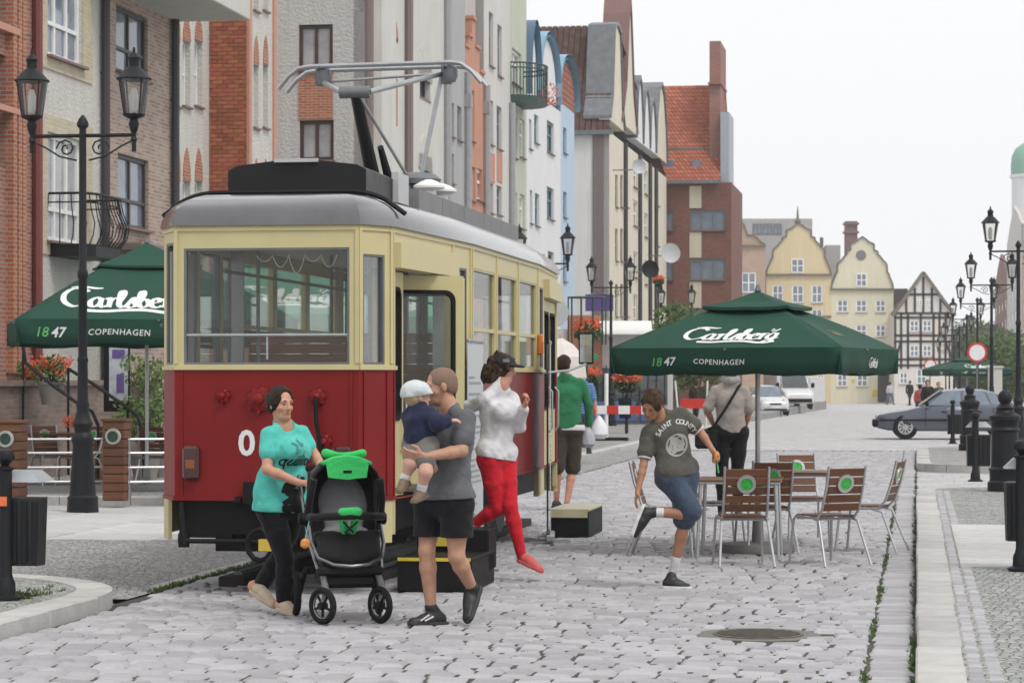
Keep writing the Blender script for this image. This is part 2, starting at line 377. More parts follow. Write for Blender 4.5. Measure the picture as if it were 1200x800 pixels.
K['rubber'] = mat('black_rubber', (.012, .012, .013), .8, 0, .2, 20, .2, 120, .2)
K['frame_dark'] = mat('black_frame_paint', (.012, .012, .013), .45, spec=.25)
K['zinc'] = mat('zinc_sheet', (.16, .17, .18), .5, .3, .2, 3)
K['lgrey'] = mat('light_grey_paint', (.45, .46, .47), .5, 0, .06, 5)
K['glass'] = glass_mat('window_glass', (.95, .965, .955), .0, .01, .02, .55)
K['lampglass'] = glass_mat('lamp_glass', (.96, .96, .95), .02, .05, .10)
K['pane'] = dark_glass('house_window_glass')
K['pane_cur'] = dark_glass('curtained_window_glass', (.33, .34, .36), .12)
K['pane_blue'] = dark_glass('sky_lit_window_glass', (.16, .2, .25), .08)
K['granite'] = island_mat('granite_kerb_stone', (.41, .40, .38), .14, .8, .5, 40, .012, .16)
K['slab'] = island_mat('pale_granite_slab', (.47, .46, .45), .10, .8, .3, 50, .01, .14)
K['cobble'] = island_mat('grey_cobblestone', (.355, .348, .360), .18, .70, .45, 30, .02, .1)
K['yellow'] = mat('yellow_paint', (.62, .45, .05), .5, 0, .12, 6)
K['orange'] = mat('orange_lens', (.60, .17, .02), .25, 0, .1, 8, coat=.5)
K['wood'] = wood_mat('oiled_hardwood', (.065, .024, .010), (.19, .075, .03), 'x')
K['woodz'] = wood_mat('oiled_hardwood_upright', (.10, .035, .013), (.24, .095, .035), 'z')
K['wood_pale'] = wood_mat('seat_wood', (.13, .06, .025), (.26, .14, .065), 'x')
K['canvas'] = mat('dark_green_canvas', (.013, .060, .040), .8, 0, .12, 1.6, .25, 5, .3, bdist=.03)
K['print'] = mat('white_print', (.72, .73, .72), .6, 0, .03, 5)
K['print_grn'] = mat('green_print', (.10, .42, .12), .6)
K['print_gold'] = mat('dull_gold_print', (.17, .16, .07), .6)
K['leaf'] = leaf_mat('green_leaves', (.03, .07, .012), (.11, .17, .035))
K['leaf_pale'] = leaf_mat('pale_green_leaves', (.07, .12, .03), (.17, .25, .07))
K['flower'] = leaf_mat('red_orange_flowers', (.55, .05, .02), (.7, .16, .04))
K['bark'] = mat('tree_bark', (.09, .07, .05), .9, 0, .3, 8, .8, 20)
K['redpaint'] = mat('signal_red_paint', (.55, .03, .02), .45)
K['terracotta'] = mat('terracotta', (.34, .14, .08), .8, 0, .15, 7)
# ================================================================ the setting: ground, road, pavements
RZ = -TH
def sheet(mb, u0, u1, v0, v1, z, nu=1):
    for i in range(nu):
        a, b = u0+(u1-u0)*i/nu, u0+(u1-u0)*(i+1)/nu
        mb.add([(v0, a, z+gz(a)), (v1, a, z+gz(a)), (v1, b, z+gz(b)), (v0, b, z+gz(b))], [(0, 1, 2, 3)])
M_far = cell_mat('far_cobble_paving', (.38, .37, .375), (.54, .53, .53), (.20, .19, .18), 5.5, .04, .75, .6, 0.02)
M_bed = mat('sand_and_grass_joint', (.060, .052, .044), .95, 0, .3, 3, .5, 40)
M_mosaic = cell_mat('small_set_granite_paving', (.26, .255, .25), (.42, .415, .405), (.10, .095, .085), 13, .07, .85, .8, .06)
M_mosaic2 = cell_mat('dull_small_set_paving', (.24, .245, .23), (.40, .41, .385), (.10, .10, .085), 15, .06, .85, .8, .09)
g = MB()
for a, b in ((-60, 100), (100, 220), (220, 420), (420, 1500)):
    g.add([(-900, a, gz(min(a, 600))-.045), (900, a, gz(min(a, 600))-.045), (900, b, gz(min(b, 600))-.045), (-900, b, gz(min(b, 600))-.045)], [(0, 1, 2, 3)])
ground = struct('ground', g, M_far, rz=RZ)

road = MB(); sheet(road, 4, 62, -6.0, -.0, -.0175)
road = struct('road', road, M_bed, rz=RZ)
# cobbles: rows across the street, each stone a low rounded block
def stone(mb, cx, cy, sx, sy, z, rng, ch=.024):
    x, y = sx/2, sy/2
    j = lambda: rng.uniform(-.007, .007)
    ti, tj = rng.uniform(-.05, .05), rng.uniform(-.04, .04)
    base = [(-x, -y), (x, -y), (x, y), (-x, y)]; base = [(a+j(), b+j()) for a, b in base]
    vs = [(cx+a, cy+b, z-.07) for a, b in base]+[(cx+a, cy+b, z-ch*.85) for a, b in base]
    top = [(a*(1-ch/x), b*(1-ch/y)) for a, b in base]
    vs += [(cx+a, cy+b, z+a*ti+b*tj) for a, b in top]
    fs = [(8, 9, 10, 11)]
    for k in range(4):
        m = (k+1) % 4; fs += [(k, m, 4+m, 4+k), (4+k, 4+m, 8+m, 8+k)]
    mb.add(vs, fs)
rng = random.Random(3)
MH = (Vector((1.63, 16.95)))                        # iron cover in the road
mhu, mhv = MH.x*SN+MH.y*CS, MH.x*CS-MH.y*SN
rest = MB(); near = []
u = 13.2
while u < 61:
    du = rng.uniform(.15, .19)*(1.0 if u < 40 else 1.1)
    wv = .05*math.sin(u*.9)
    v = (-5.87 if u < 19.2 else -5.99)+rng.uniform(0, .05)
    while v < -.36:
        w = rng.uniform(.15, .265)
        if v+w > -.36: w = -.29-v
        cu, cv = u+du/2+.02*math.sin(v*1.7+u*.35)+.012*math.sin(v*5.1), v+w/2
        if math.hypot(cu-mhu, cv-mhv) > .42 and w > .05:
            mb = MB() if (len(near) < 260 and u < 16.4 and cu*SN+cv*CS < (cu*CS-cv*SN)*.2+.15 and cu*SN+cv*CS > -(cu*CS-cv*SN)*.2-.15) else None
            if mb is None: stone(rest, cv, cu, w-.017, du-.013, rng.uniform(-.006, .005), rng)
            else:
                stone(mb, 0, 0, w-.017, du-.013, 0, rng); near.append((mb, cv, cu, rng.uniform(-.007, .007)))
        v += w
    # gutter row along the kerb
    u += du
u = 13.2
while u < 61:
    du = rng.uniform(.12, .17); stone(rest, -.150+rng.uniform(-.008, .008), u+du/2, rng.uniform(.255, .278), du-.012, rng.uniform(-.009, .003), rng); u += du
for mb, x, y, z in near: mb.build('cobblestone', K['cobble'], road, loc=(x, y, z))
o = rest.build('cobblestones', K['cobble'], road); o["kind"] = "stuff"
# the round iron cover and its worn concrete collar
mh = thing('manhole_cover', 'round iron manhole cover sunk in worn concrete in the cobbled road', 'manhole cover', (MH.x, MH.y, 0))
mb = MB(); mb.lathe([(.41, -.04), (.415, -.006), (.40, .0), (.31, -.004)], n=28); mb.build('collar', mat('worn_concrete', (.16, .15, .13), .9, 0, .25, 9, .6, 30), mh, True)
mb = MB(); mb.lathe([(.30, -.04), (.30, .001), (.285, .004), (.02, .004)], n=28)
for k in range(10): mb.box((0, -.25+.055*k, .006), (2*math.sqrt(max(.001, .075-(-.25+.055*k)**2)), .02, .008))
mb.build('lid', mat('rusty_cast_iron', (.10, .085, .07), .6, .3, .3, 12, .3, 50), mh)

# ---- right pavement
ZK = .11
def rounded(u0, u1, v0, v1, r0, r1, n=8):
    """outline with rounded corners at (u0, v0) and (u1, v0), given as (v, u)"""
    pts = []
    for k in range(n+1):
        t = math.pi/2*k/n; pts.append((v0+r0-r0*math.sin(t), u0+r0-r0*math.cos(t))) if r0 else None
    if not r0: pts.append((v0, u0))
    for k in range(n+1):
        t = math.pi/2*k/n; pts.append((v0+r1-r1*math.cos(t), u1-r1+r1*math.sin(t))) if r1 else None
    if not r1: pts.append((v0, u1))
    pts += [(v1, u1), (v1, u0)]
    return pts
def slab_poly(mb, pts, z0, z1): mb.prism(pts, lambda a, b: (a, b, z0), lambda a, b: (a, b, z1))
r1_ = MB(); slab_poly(r1_, rounded(6, 38.2, .20, 16, 0, 1.0), -.05, ZK-.008)
right_pave = struct('pavement_right', r1_, M_mosaic2, rz=RZ)
r2_ = MB(); slab_poly(r2_, rounded(48.25, 61.5, .20, 16, .9, 1.4), -.05, ZK-.008)
right_pave2 = struct('pavement_right_far', r2_, M_mosaic, rz=RZ)
r3_ = MB(); sheet(r3_, 88, 260, 0.0, 9, .05, 8); struct('pavement_beyond_crossing', r3_, M_mosaic, rz=RZ)
def kstone(L, w=.27, h=.17):
    mb = MB(); mb.bevbox((0, 0, 0), (w, L-.008, h), .012); return mb.mesh('kerb_stone', K['granite'])
def kerb_line(parent, v0, u0, u1, L=1.0, w=.27, z=ZK, side=1):
    me = kstone(L, w); n = max(1, int((u1-u0)/L)); LL = (u1-u0)/n
    for i in range(n):
        o = inst('kerb_stone', me, parent, (v0+side*w/2+R.uniform(-.006, .006), u0+LL*(i+.5), z-.085+R.uniform(-.004, .004)), R.uniform(-.004, .004))
        o.scale = (1, LL/L, 1)
def kerb_arc(parent, cv, cu, r, a0, a1, n, w=.27, z=ZK):
    """curved kerb stones round (cv, cu): outer radius r, angle from +u towards -v"""
    for i in range(n):
        mb = MB(); b0 = a0+(a1-a0)*(i+.012)/n; b1 = a0+(a1-a0)*(i+.988)/n; poly = []
        for k in range(5): t = b0+(b1-b0)*k/4; poly.append((cv-r*math.sin(t), cu+r*math.cos(t)))
        for k in range(5): t = b1+(b0-b1)*k/4; poly.append((cv-(r-w)*math.sin(t), cu+(r-w)*math.cos(t)))
        mb.prism(poly, lambda a, b: (a, b, z-.17), lambda a, b: (a, b, z)); mb.build('kerb_stone', K['granite'], parent)
kerb_line(right_pave, 0.0, 6.4, 37.2, .98)
kerb_arc(right_pave, 1.2, 37.2, 1.2, math.pi/2, 0, 3)
for i in range(6): inst('kerb_stone', kstone(1.0), right_pave, (1.75+i, 38.27, ZK-.085), math.pi/2)
kerb_line(right_pave2, 0.0, 49.2, 60.0, .98)
kerb_arc(right_pave2, 1.1, 49.2, 1.1, math.pi/2, math.pi, 3)
for i in range(6): inst('kerb_stone', kstone(1.0), right_pave2, (1.65+i, 48.13, ZK-.085), math.pi/2)
# pale slab band across the right pavement and the chain of setts along the kerb
def slabs(parent, v0, v1, u0, u1, sv, su, z, t=.06, skip=None):
    nv, nu = round((v1-v0)/sv), round((u1-u0)/su)
    mb = MB(); mb.bevbox((0, 0, 0), (sv-.014, su-.014, t), .006); me = mb.mesh('paving_slab', K['slab'])
    for i in range(nv):
        for j in range(nu):
            cv, cu = v0+sv*(i+.5), u0+su*(j+.5)
            if skip and skip(cv, cu): continue
            inst('paving_slab', me, parent, (cv, cu, z-t/2+R.uniform(-.003, .003)), R.uniform(-.003, .003))
slabs(right_pave, .36, 7.56, 21.9, 28.2, 1.2, 1.05, ZK+.004)
sett = MB(); rr = random.Random(5)
for lane in (.315, .415):
    u = 8.0
    while u < 37: stone(sett, lane, u, .085, .085, ZK, rr, .012); u += .1
o = sett.build('edge_setts', K['cobble'], right_pave); o["kind"] = "stuff"

# ---- left side: raised corner island, flush set paving, slab band, raised pavement further on
l0 = MB(); slab_poly(l0, [(-16, 6), (-6.0, 6)]+[(-8.0+2.0*math.cos(t*math.pi/16), 17.9+2.0*math.sin(t*math.pi/16)) for t in range(9)]+[(-16, 19.9)], -.05, ZK-.008)
left_island = struct('pavement_left_corner', l0, M_mosaic2, rz=RZ)
kerb_line(left_island, -5.87, 6.2, 17.9, .98, side=-1)
kerb_arc(left_island, -8.0, 17.9, 2.13, -math.pi/2, 0, 5)
for i in range(7): inst('kerb_stone', kstone(1.0), left_island, (-8.52-i, 19.895, ZK-.085), math.pi/2)
slabs(left_island, -13.3, -7.55, 18.05, 19.7, 1.15, .82, ZK+.004, skip=lambda v, u: (v > -8.2 and u > 18.6))
l1 = MB(); sheet(l1, 19, 62, -22, -6.0, -.006); left_flush = struct('parking_strip', l1, M_mosaic, rz=RZ)
slabs(left_flush, -15.1, -6.4, 25.9, 32.8, 1.2, .98, .012)
for i in range(18):                                   # flush edge stones between road and strip
    inst('edge_stone', kstone(1.0, .16, .12), left_flush, (-6.08, 20.6+i, -.052), R.uniform(-.006, .006))
l2 = MB(); slab_poly(l2, [(-22, 33.4), (-8.4, 33.4), (-7.0, 40), (-6.9, 200), (-22, 200)], -1.5, ZK-.008)
left_far = struct('pavement_left', l2, M_mosaic, rz=RZ)
kerb_line(left_far, -6.9, 40, 100, 2.0, side=-1)
for i in range(14): inst('kerb_stone', kstone(1.0), left_far, (-8.95-i, 33.36, ZK-.085), math.pi/2)
# grass tufts in the joints (nobody could count the blades)
gr = MB(); rr = random.Random(11)
def tuft(x, y, z, h, n):
    for _ in range(n):
        a = rr.uniform(0, 6.28); d = rr.uniform(.005, .022); hh = h*rr.uniform(.4, 1)
        bx, by = x+rr.uniform(-.02, .02), y+rr.uniform(-.03, .03)
        ex, ey = bx+math.cos(a)*d*1.4, by+math.sin(a)*d*1.4
        w = .006
        gr.add([(bx-w, by, z), (bx+w, by, z), (ex, ey, z+hh)], [(0, 1, 2)])
for k in range(330):
    u = 13.3+rr.random()**1.6*40
    if math.sin(u*1.3)+math.sin(u*3.1+1)+rr.uniform(-1.6, 1) > -.2: tuft(rr.gauss(-.012, .012), u, -.012, .045, 6)
for k in range(260):
    u = 13.3+rr.random()**1.5*36
    if math.sin(u*1.9)+rr.uniform(-1, 1) > -.1: tuft(rr.gauss(-.285, .012), u, -.012, .035, 5)
for k in range(420):
    u = 19.6+rr.random()*11; tuft(rr.gauss(-6.0, .02), u, -.01, .05, 6)
for k in range(260): tuft(rr.uniform(-8.0, -6.3), rr.gauss(17.9, .3), ZK-.008, .04, 5)
for k in range(60): tuft(rr.uniform(1.6, 3.6), rr.gauss(21.7, .12), ZK-.008, .05, 6)
for k in range(60):
    u = 13.3+rr.random()*16; tuft(rr.uniform(-2.5, -.4), u, -.012, .02, 3)
o = gr.build('joint_grass', K['leaf'], None, rz=RZ); tag(o, 'thin green grass growing in the joints of the paving', 'grass', kind='stuff')
# ================================================================ the tram
TR = Vector((-1.92, 20.0, 0))
tram = thing('tram', 'red and cream vintage tram with grey roof and raised pantograph', 'tram', TR, RZ)
ZS, ZB, ZW0, ZW1, ZT = .735, 1.775, 1.815, 2.71, 2.90      # skirt, belt, window sill, window head, roof seam
NG = 10.1
half = [(.74, 0), (.93, .35), (1.10, 3.0), (1.10, 7.1), (.93, NG-.35), (.74, NG)]
ring = half+[(-x, y) for x, y in reversed(half)]            # counter-clockwise seen from above
def edge(i): return ring[i], ring[(i+1) % len(ring)]
def elen(i): a, b = edge(i); return math.hypot(b[0]-a[0], b[1]-a[1])
# window openings per side: (start, end, sill, head, kind)
L_v = math.hypot(.17, 2.65)
ops_side = [[(.05, .31, 1.80, 2.66, 'w')],
            [(.10, 1.90, .74, 2.56, 'door'), (2.02, 2.50, 1.80, 2.66, 'w')],
            [(.12, 1.33, 1.80, 2.68, 'w2'), (1.46, 2.66, 1.80, 2.68, 'w2'), (2.79, 3.98, 1.80, 2.68, 'w2')],
            [(.18, .66, 1.80, 2.66, 'w'), (.78, 2.58, .74, 2.56, 'door')],
            [(.07, .33, 1.80, 2.66, 'w')],
            [(.075, 1.405, 1.80, 2.68, 'w')]]
NE = len(ring)
def ops_for(i):
    if i < 5: return ops_side[i]
    if i == 5: return ops_side[5]
    if i == NE-1: return [(.075, 1.405, 1.80, 2.71, 'w')]
    j = NE-2-i; L = elen(i)
    o = ops_side[j]
    if j == 1: o = [(.12, .95, 1.80, 2.76, 'w'), (1.08, 1.90, 1.80, 2.76, 'w'), (2.02, 2.50, 1.80, 2.76, 'w')]   # the far side has no doors
    if j == 3: o = [(.18, .66, 1.80, 2.62, 'w'), (.78, 1.6, 1.80, 2.62, 'w'), (1.72, 2.55, 1.80, 2.62, 'w')]
    return [(L-b, L-a, c, 2.76, k) for a, b, c, d, k in o]
TH_W = .06
body_lo = MB(); body_up = MB(); liner = MB()
for i in range(NE):
    a, b = edge(i); ops = ops_for(i)
    body_lo.wall(a, b, ZS, ZB, [o[:4] for o in ops if o[4] == 'door'], TH_W)
    body_up.wall(a, b, ZB, ZT, [o[:4] for o in ops], TH_W)
tb = body_lo.build('lower_body', K['red'], tram)
tu = body_up.build('upper_body', K['cream'], tram)
# cream skirt below the red at the angled corner panels and along the sides
mb = MB()
for i in (0, 4):
    a, b = edge(i); mb.wall(a, b, .40, ZS-.003, (), .05)
for i in (1, 3, 7, 9):
    a, b = edge(i); L = elen(i); dr = [o for o in ops_for(i) if o[4] == 'door']
    mb.wall(a, b, .46, ZS-.003, [(dr[0][0], dr[0][1], .4, ZS+.1)] if dr else [(L*.25, L*.8, .4, ZS+.1)], .05)
split_build(mb, 'skirt', K['cream'], tram)
def offs(poly, d):
    n = len(poly); out = []
    for i in range(n):
        p, q, r = Vector(poly[i-1]), Vector(poly[i]), Vector(poly[(i+1) % n])
        e1, e2 = (q-p).normalized(), (r-q).normalized(); n1, n2 = Vector((e1.y, -e1.x)), Vector((e2.y, -e2.x))
        m = (n1+n2); m = m/m.dot(n1) if m.length > .1 else n1
        out.append(q+m*d)
    return out
# mouldings: thin strips stop at doors
def strip(mb, z0, z1, d, skip_doors=True):
    for i in range(NE):
        a, b = Vector(edge(i)[0]), Vector(edge(i)[1]); L = (b-a).length; t = (b-a)/L; nn = Vector((t.y, -t.x))
        segs = [(0, L)]
        if skip_doors:
            for o in ops_for(i):
                if o[4] == 'door':
                    segs = [(s0, min(s1, o[0])) for s0, s1 in segs]+[(o[1], L)]
        for s0, s1 in segs:
            c = a+t*(s0+s1)/2+nn*(d/2)
            mb.box((c.x, c.y, (z0+z1)/2), (s1-s0+.004, d, z1-z0), math.atan2(t.y, t.x))
mb = MB(); strip(mb, ZB-.016, ZB+.016, .018); strip(mb, ZT-.055, ZT-.03, .012, False); mb.build('moulding', K['cream'], tram)
mb = MB(); strip(mb, ZS, ZS+.03, .012)
for i in (NE-1, 0, 1):
    a, b = Vector(edge(i)[0]), Vector(edge(i)[1]); t = (b-a).normalized(); nn = Vector((t.y, -t.x)); L = (b-a).length
    for s in ((.06, L-.06) if i != 1 else (.05,)):
        c = a+t*s+nn*.004; mb.box((c.x, c.y, (ZS+ZB)/2), (.018, .012, ZB-ZS-.06), math.atan2(t.y, t.x))
mb.build('red_moulding', K['red'], tram)
# upright joint strips on the cream corner posts
mb = MB()
for i, ss in ((NE-1, (.012, 1.468)), (0, (.012, .385)), (1, (.03, 1.965, 2.62)), (2, (.05, 1.395, 2.725, 4.05))):
    a, b = Vector(edge(i)[0]), Vector(edge(i)[1]); t = (b-a).normalized(); nn = Vector((t.y, -t.x))
    for s in ss: c = a+t*s+nn*.006; mb.box((c.x, c.y, (ZB+ZT)/2), (.03, .014, ZT-ZB-.07), math.atan2(t.y, t.x))
split_build(mb, 'post_strip', K['cream'], tram)
# windows: rubber gasket and glass, each its own part
for i in range(NE):
    a, b = Vector(edge(i)[0]), Vector(edge(i)[1]); t = (b-a).normalized(); nn = Vector((t.y, -t.x)); rz = math.atan2(t.y, t.x)
    for (s0, s1, z0, z1, kind) in ops_for(i):
        if kind == 'door': continue
        w, h = s1-s0, z1-z0; c = a+t*(s0+s1)/2-nn*.03
        root = MB(); g_ = .018
        for x, z, dx, dz in ((0, h/2-g_/2, w, g_), (0, -h/2+g_/2, w, g_), (-w/2+g_/2, 0, g_, h-2*g_), (w/2-g_/2, 0, g_, h-2*g_)):
            root.box((x, 0, z), (dx, .05, dz))
        if kind == 'w2': root.box((0, 0, .5*h-.62*h), (w-2*g_, .05, .035), 0, 1)
        fr = root.build('window', [K['lgrey'] if i == NE-1 else K['cream'], K['cream']] if kind == 'w2' else [K['zinc']], tram, loc=(c.x, c.y, (z0+z1)/2), rz=rz)
        p = MB(); p.box((0, 0, 0), (w-2*g_, .006, h-2*g_)); p.build('pane', K['glass'], fr)
# doors: two leaves with rounded black-framed panes; the rear leaf is folded open
def rrect(w, h, r, n=5):
    pts = []
    for cx, cy, a0 in ((w/2-r, h/2-r, 0), (-w/2+r, h/2-r, 90), (-w/2+r, -h/2+r, 180), (w/2-r, -h/2+r, 270)):
        for k in range(n+1): t = math.radians(a0+90*k/n); pts.append((cx+r*math.cos(t), cy+r*math.sin(t)))
    return pts
def door_leaf(w, h, m):
    wi, hi = w-.14, h*.60; zc = h/2-.12-hi/2
    o_ = rrect(w, h, .01); i_ = rrect(wi, hi, .09); i2 = rrect(wi-.06, hi-.06, .07)
    i_ = [(a, b+zc) for a, b in i_]; i2 = [(a, b+zc) for a, b in i2]
    def frame(mb, A, B, y0, y1, mi=0):
        n = len(A); vs = [(a, y0, b) for a, b in A]+[(a, y0, b) for a, b in B]+[(a, y1, b) for a, b in A]+[(a, y1, b) for a, b in B]; fs = []
        for k in range(n):
            j = (k+1) % n; fs += [(k, j, n+j, n+k), (2*n+j, 2*n+k, 3*n+k, 3*n+j), (k, 2*n+k, 2*n+j, j), (n+j, 3*n+j, 3*n+k, n+k)]
        mb.add(vs, fs, mi)
    a = MB(); frame(a, o_, i_, -.02, .02)
    b = MB(); frame(b, i_, i2, -.028, .028)
    c = MB(); c.prism(i2, lambda x, z: (x, -.003, z), lambda x, z: (x, .003, z))
    return a, b, c
for di, (ei, oi) in enumerate(((1, 0), (3, 1))):
    a, b = Vector(edge(ei)[0]), Vector(edge(ei)[1]); t = (b-a).normalized(); nn = Vector((t.y, -t.x)); rz = math.atan2(t.y, t.x)
    d = ops_side[ei][oi]; zc = (d[2]+d[3])/2; hh = d[3]-d[2]; W = d[1]-d[0]
    leaves = [(d[0]+W*.15, .10, W*.30, .0), (d[0]+W*.60, .10, W*.44, -1.05), (d[0]+W*.955, .20, W*.40, 1.42)] if di == 0 else [(d[0]+W*.25, .04, W*.5, 0), (d[0]+W*.75, .04, W*.5, 0)]
    for (s, inn, w, rot) in leaves:
        A, B, C_ = door_leaf(w-.01, hh-.02, None); c = a+t*s-nn*inn
        lf = A.build('door_leaf', K['cream'], tram, loc=(c.x, c.y, zc), rz=rz+rot)
        B.build('gasket', K['rubber'], lf); C_.build('pane', K['glass'], lf)
        hb = MB(); hb.tube([(w*.32, -.03, -.55), (w*.32, -.07, -.5), (w*.32, -.07, -.1), (w*.32, -.03, -.05)], .012, 6); hb.build('grab_handle', K['steel'], lf, True)
    hc = a+t*(d[0]+W/2)+nn*.03
    mb = MB(); mb.box((hc.x, hc.y, 2.665), (W+.12, .07, .2), rz); mb.build('door_header', K['cream'], tram)
# roof: rounded shell, front cap seam, grab iron
rf = MB(); rows = []
for k in range(8):
    a = math.pi/2*k/7; ins = -.03+.42*(1-math.cos(a)); z = ZT-.012+.27*math.sin(a)
    rows.append([(p.x, p.y, z) for p in offs(ring, -ins)] if ins > -.03 else [(p.x, p.y, z) for p in offs(ring, .03)])
vs = [p for r in rows for p in r]; fs = []
for k in range(7):
    for i in range(NE): j = (i+1) % NE; fs.append((k*NE+i, k*NE+j, (k+1)*NE+j, (k+1)*NE+i))
fs.append(tuple(range(7*NE, 8*NE))); fs.append(tuple(range(NE-1, -1, -1)))
rf.add(vs, fs)
roof = rf.build('roof', K['roofgrey'], tram, True)
def roof_pt(x, y, w=1.05):
    d = max(0, abs(x)-(w-.42)); return ZT-.012+.27*math.sqrt(max(0, 1-(d/.45)**2))
mb = MB(); pts = []
for k in range(25):
    x = -1.0+2.0*k/24; ww = .965; ax = min(abs(x), ww); q = max(0, (ax-(ww-.42))/.45)
    pts.append((x*1.0, .55, ZT-.005+.29*math.sqrt(max(0, 1-q*q))))
mb.tube(pts, .022, 6); mb.build('roof_seam_strap', K['black'], roof, True)
mb = MB(); mb.tube([(.80, 1.75, 3.06), (.86, 1.75, 3.11), (.86, 2.0, 3.11), (.80, 2.0, 3.06)], .014, 6); mb.build('grab_iron', K['steel'], roof, True)
# roof gear: black front box, long grey plank box, pantograph
mb = MB()
prof = [(-.58, 3.16), (.58, 3.16), (.58, 3.40), (.50, 3.44), (.2, 3.475), (-.2, 3.475), (-.5, 3.44), (-.58, 3.40)]
mb.prism(prof, lambda x, z: (x, 1.0, z), lambda x, z: (x, 2.1, z)); mb.build('roof_box', K['frame_dark'], tram)
mb = MB(); mb.box((0, .98, 3.475), (.36, .06, .03)); mb.build('box_handle', K['lgrey'], tram)
mb = MB(); mb.box((.60, 2.3, 3.33), (.06, .45, .26)); mb.box((-.60, 2.3, 3.33), (.06, .45, .26)); split_build(mb, 'box_bracket', K['lgrey'], tram)
mb = MB()
for k in range(5):
    mb.box((.62, 3.35+k*1.15, 3.27), (.10, 1.13, .20)); mb.box((-.62, 3.35+k*1.15, 3.27), (.10, 1.13, .20))
split_build(mb, 'roof_walkway_board', mat('weathered_grey_board', (.20, .20, .20), .7, 0, .15, 4), tram)
mb = MB(); mb.box((0, 5.4, 3.19), (1.14, 5.6, .04)); mb.box((0, 3.4, 3.34), (1.1, 1.5, .05)); mb.box((.3, 2.85, 3.30), (.5, .08, .2)); mb.build('roof_deck', K['zinc'], tram)
pg = MB()
pb, el, pn = Vector((.02, 4.05, 3.42)), Vector((0, 3.2, 4.28)), Vector((0, 4.45, 4.63))
pantograph = MB()
pantograph.tube([pb+Vector((0, 0, 0)), el], [.075, .05], 10)
pantograph.tube([pb+Vector((.12, .1, .05)), (pb+el)/2+Vector((.11, .12, -.02))], [.05, .03], 8)
parm = pantograph.build('pantograph_lower_arm', K['frame_dark'], tram, True)
mb = MB(); mb.rod(el+Vector((-.14, 0, 0)), el+Vector((.14, 0, 0)), .055, n=12); mb.build('elbow_joint', K['zinc'], parm, True)
mb = MB(); mb.rod(pb+Vector((-.33, 0, -.02)), pb+Vector((.45, 0, -.02)), .05, n=10); mb.rod(pb+Vector((.08, -.15, .0)), pb+Vector((.36, .25, .09)), .075, n=10)
mb.lathe([(.22, 0), (.24, .05), (.18, .1), (.05, .12)], pb+Vector((.33, .25, .1)), 14); mb.rod(pb+Vector((-.3, -.4, -.15)), pb+Vector((-.3, -.4, .15)), .018); mb.rod(pb+Vector((-.3, -.4, .1)), pb+Vector((.3, -.3, .1)), .018)
mb.box(pb+Vector((0, .1, -.1)), (1.05, .9, .06)); mb.build('pantograph_base', K['zinc'], parm, True)
for dx, dy in ((.35, -.25), (.52, .05), (-.35, .35), (.4, .45)):
    ins = MB(); ins.lathe([(.05, -.06), (.13, 0), (.05, .03), (.11, .06), (.04, .09)], pb+Vector((dx, dy, -.1)), 14); ins.build('insulator', K['white'], parm, True)
for dx, dy in ((.50, .0), (.52, .5)):
    ins = MB(); ins.lathe([(.06, -.12), (.07, -.04), (.15, -.01), (.15, .01), (.08, .05), (.03, .07)], pb+Vector((dx, dy, .06)), 16); ins.build('insulator', K['white'], parm, True)
up = MB(); cl, cr = Vector((-.58, 4.40, 4.52)), Vector((.58, 4.40, 4.58))
up.tube([el+Vector((-.13, 0, 0)), cl], .026, 8); up.tube([el+Vector((.13, 0, 0)), cr], .026, 8)
up.rod(cl, cr, .014); up.rod(el+Vector((.03, 0, -.02)), pb+Vector((.3, .2, .1)), .016); up.rod(cr, pb+Vector((.36, .3, .16)), .022)
upo = up.build('pantograph_upper_arm', K['steel'], tram, True)
for dy in (-.16, .16):
    hd = MB(); pts = []
    for k in range(21):
        x = -.98+1.96*k/20; ax = abs(x); dz = 0 if ax < .72 else -((ax-.72)/.26)**1.8*.20
        pts.append((x, 4.42+dy, 4.66+dz+.012*x))
    hd.tube(pts, .022, 8); hd.build('contact_strip', K['steel'], upo, True)
for sx in (-.60, .62):
    sp = MB(); sp.box((sx, 4.42, 4.555), (.09, .12, .14)); sp.rod((sx, 4.2, 4.63), (sx, 4.64, 4.63), .018); sp.lathe([(.05, -.08), (.07, -.03), (.07, .05), (.03, .09)], (sx+.05, 4.33, 4.57), 10); sp.build('pan_spring', K['zinc'], upo, True)
# front fittings
def flower_lamp(x, z, r):
    mb = MB(); Mx = Matrix.Rotation(math.radians(90), 3, 'X')
    mb.lathe([(r, 0), (r, .02), (r*.8, .03), (r*.45, .03), (r*.45, .06), (r*.2, .075)], (x, -.001, z), 18, 0, Mx)
    for k in range(8): t = k*math.pi/4; mb.rod((x+r*math.cos(t), -.0, z+r*math.sin(t)), (x+r*math.cos(t), -.035, z+r*math.sin(t)), r*.16, n=6)
    return mb
flower_lamp(-.345, 1.555, .055).build('coupling_boss', K['red'], tram, True)
flower_lamp(.41, 1.55, .065).build('coupling_boss', K['red'], tram, True)
hl = flower_lamp(-.055, 1.53, .10).build('headlight_cover', K['red'], tram, True)
mb = MB(); mb.tube([(.41, -.07, 1.55), (.42, -.08, 1.35), (.45, -.05, 1.15), (.53, -.05, .95)], .018, 6); mb.build('air_hose', K['rubber'], tram, True)
flower_lamp(.47, 1.20, .055).build('coupling_boss', K['red'], tram, True)
M_lens = mat('dark_red_lens', (.05, .006, .005), .2, coat=.5)
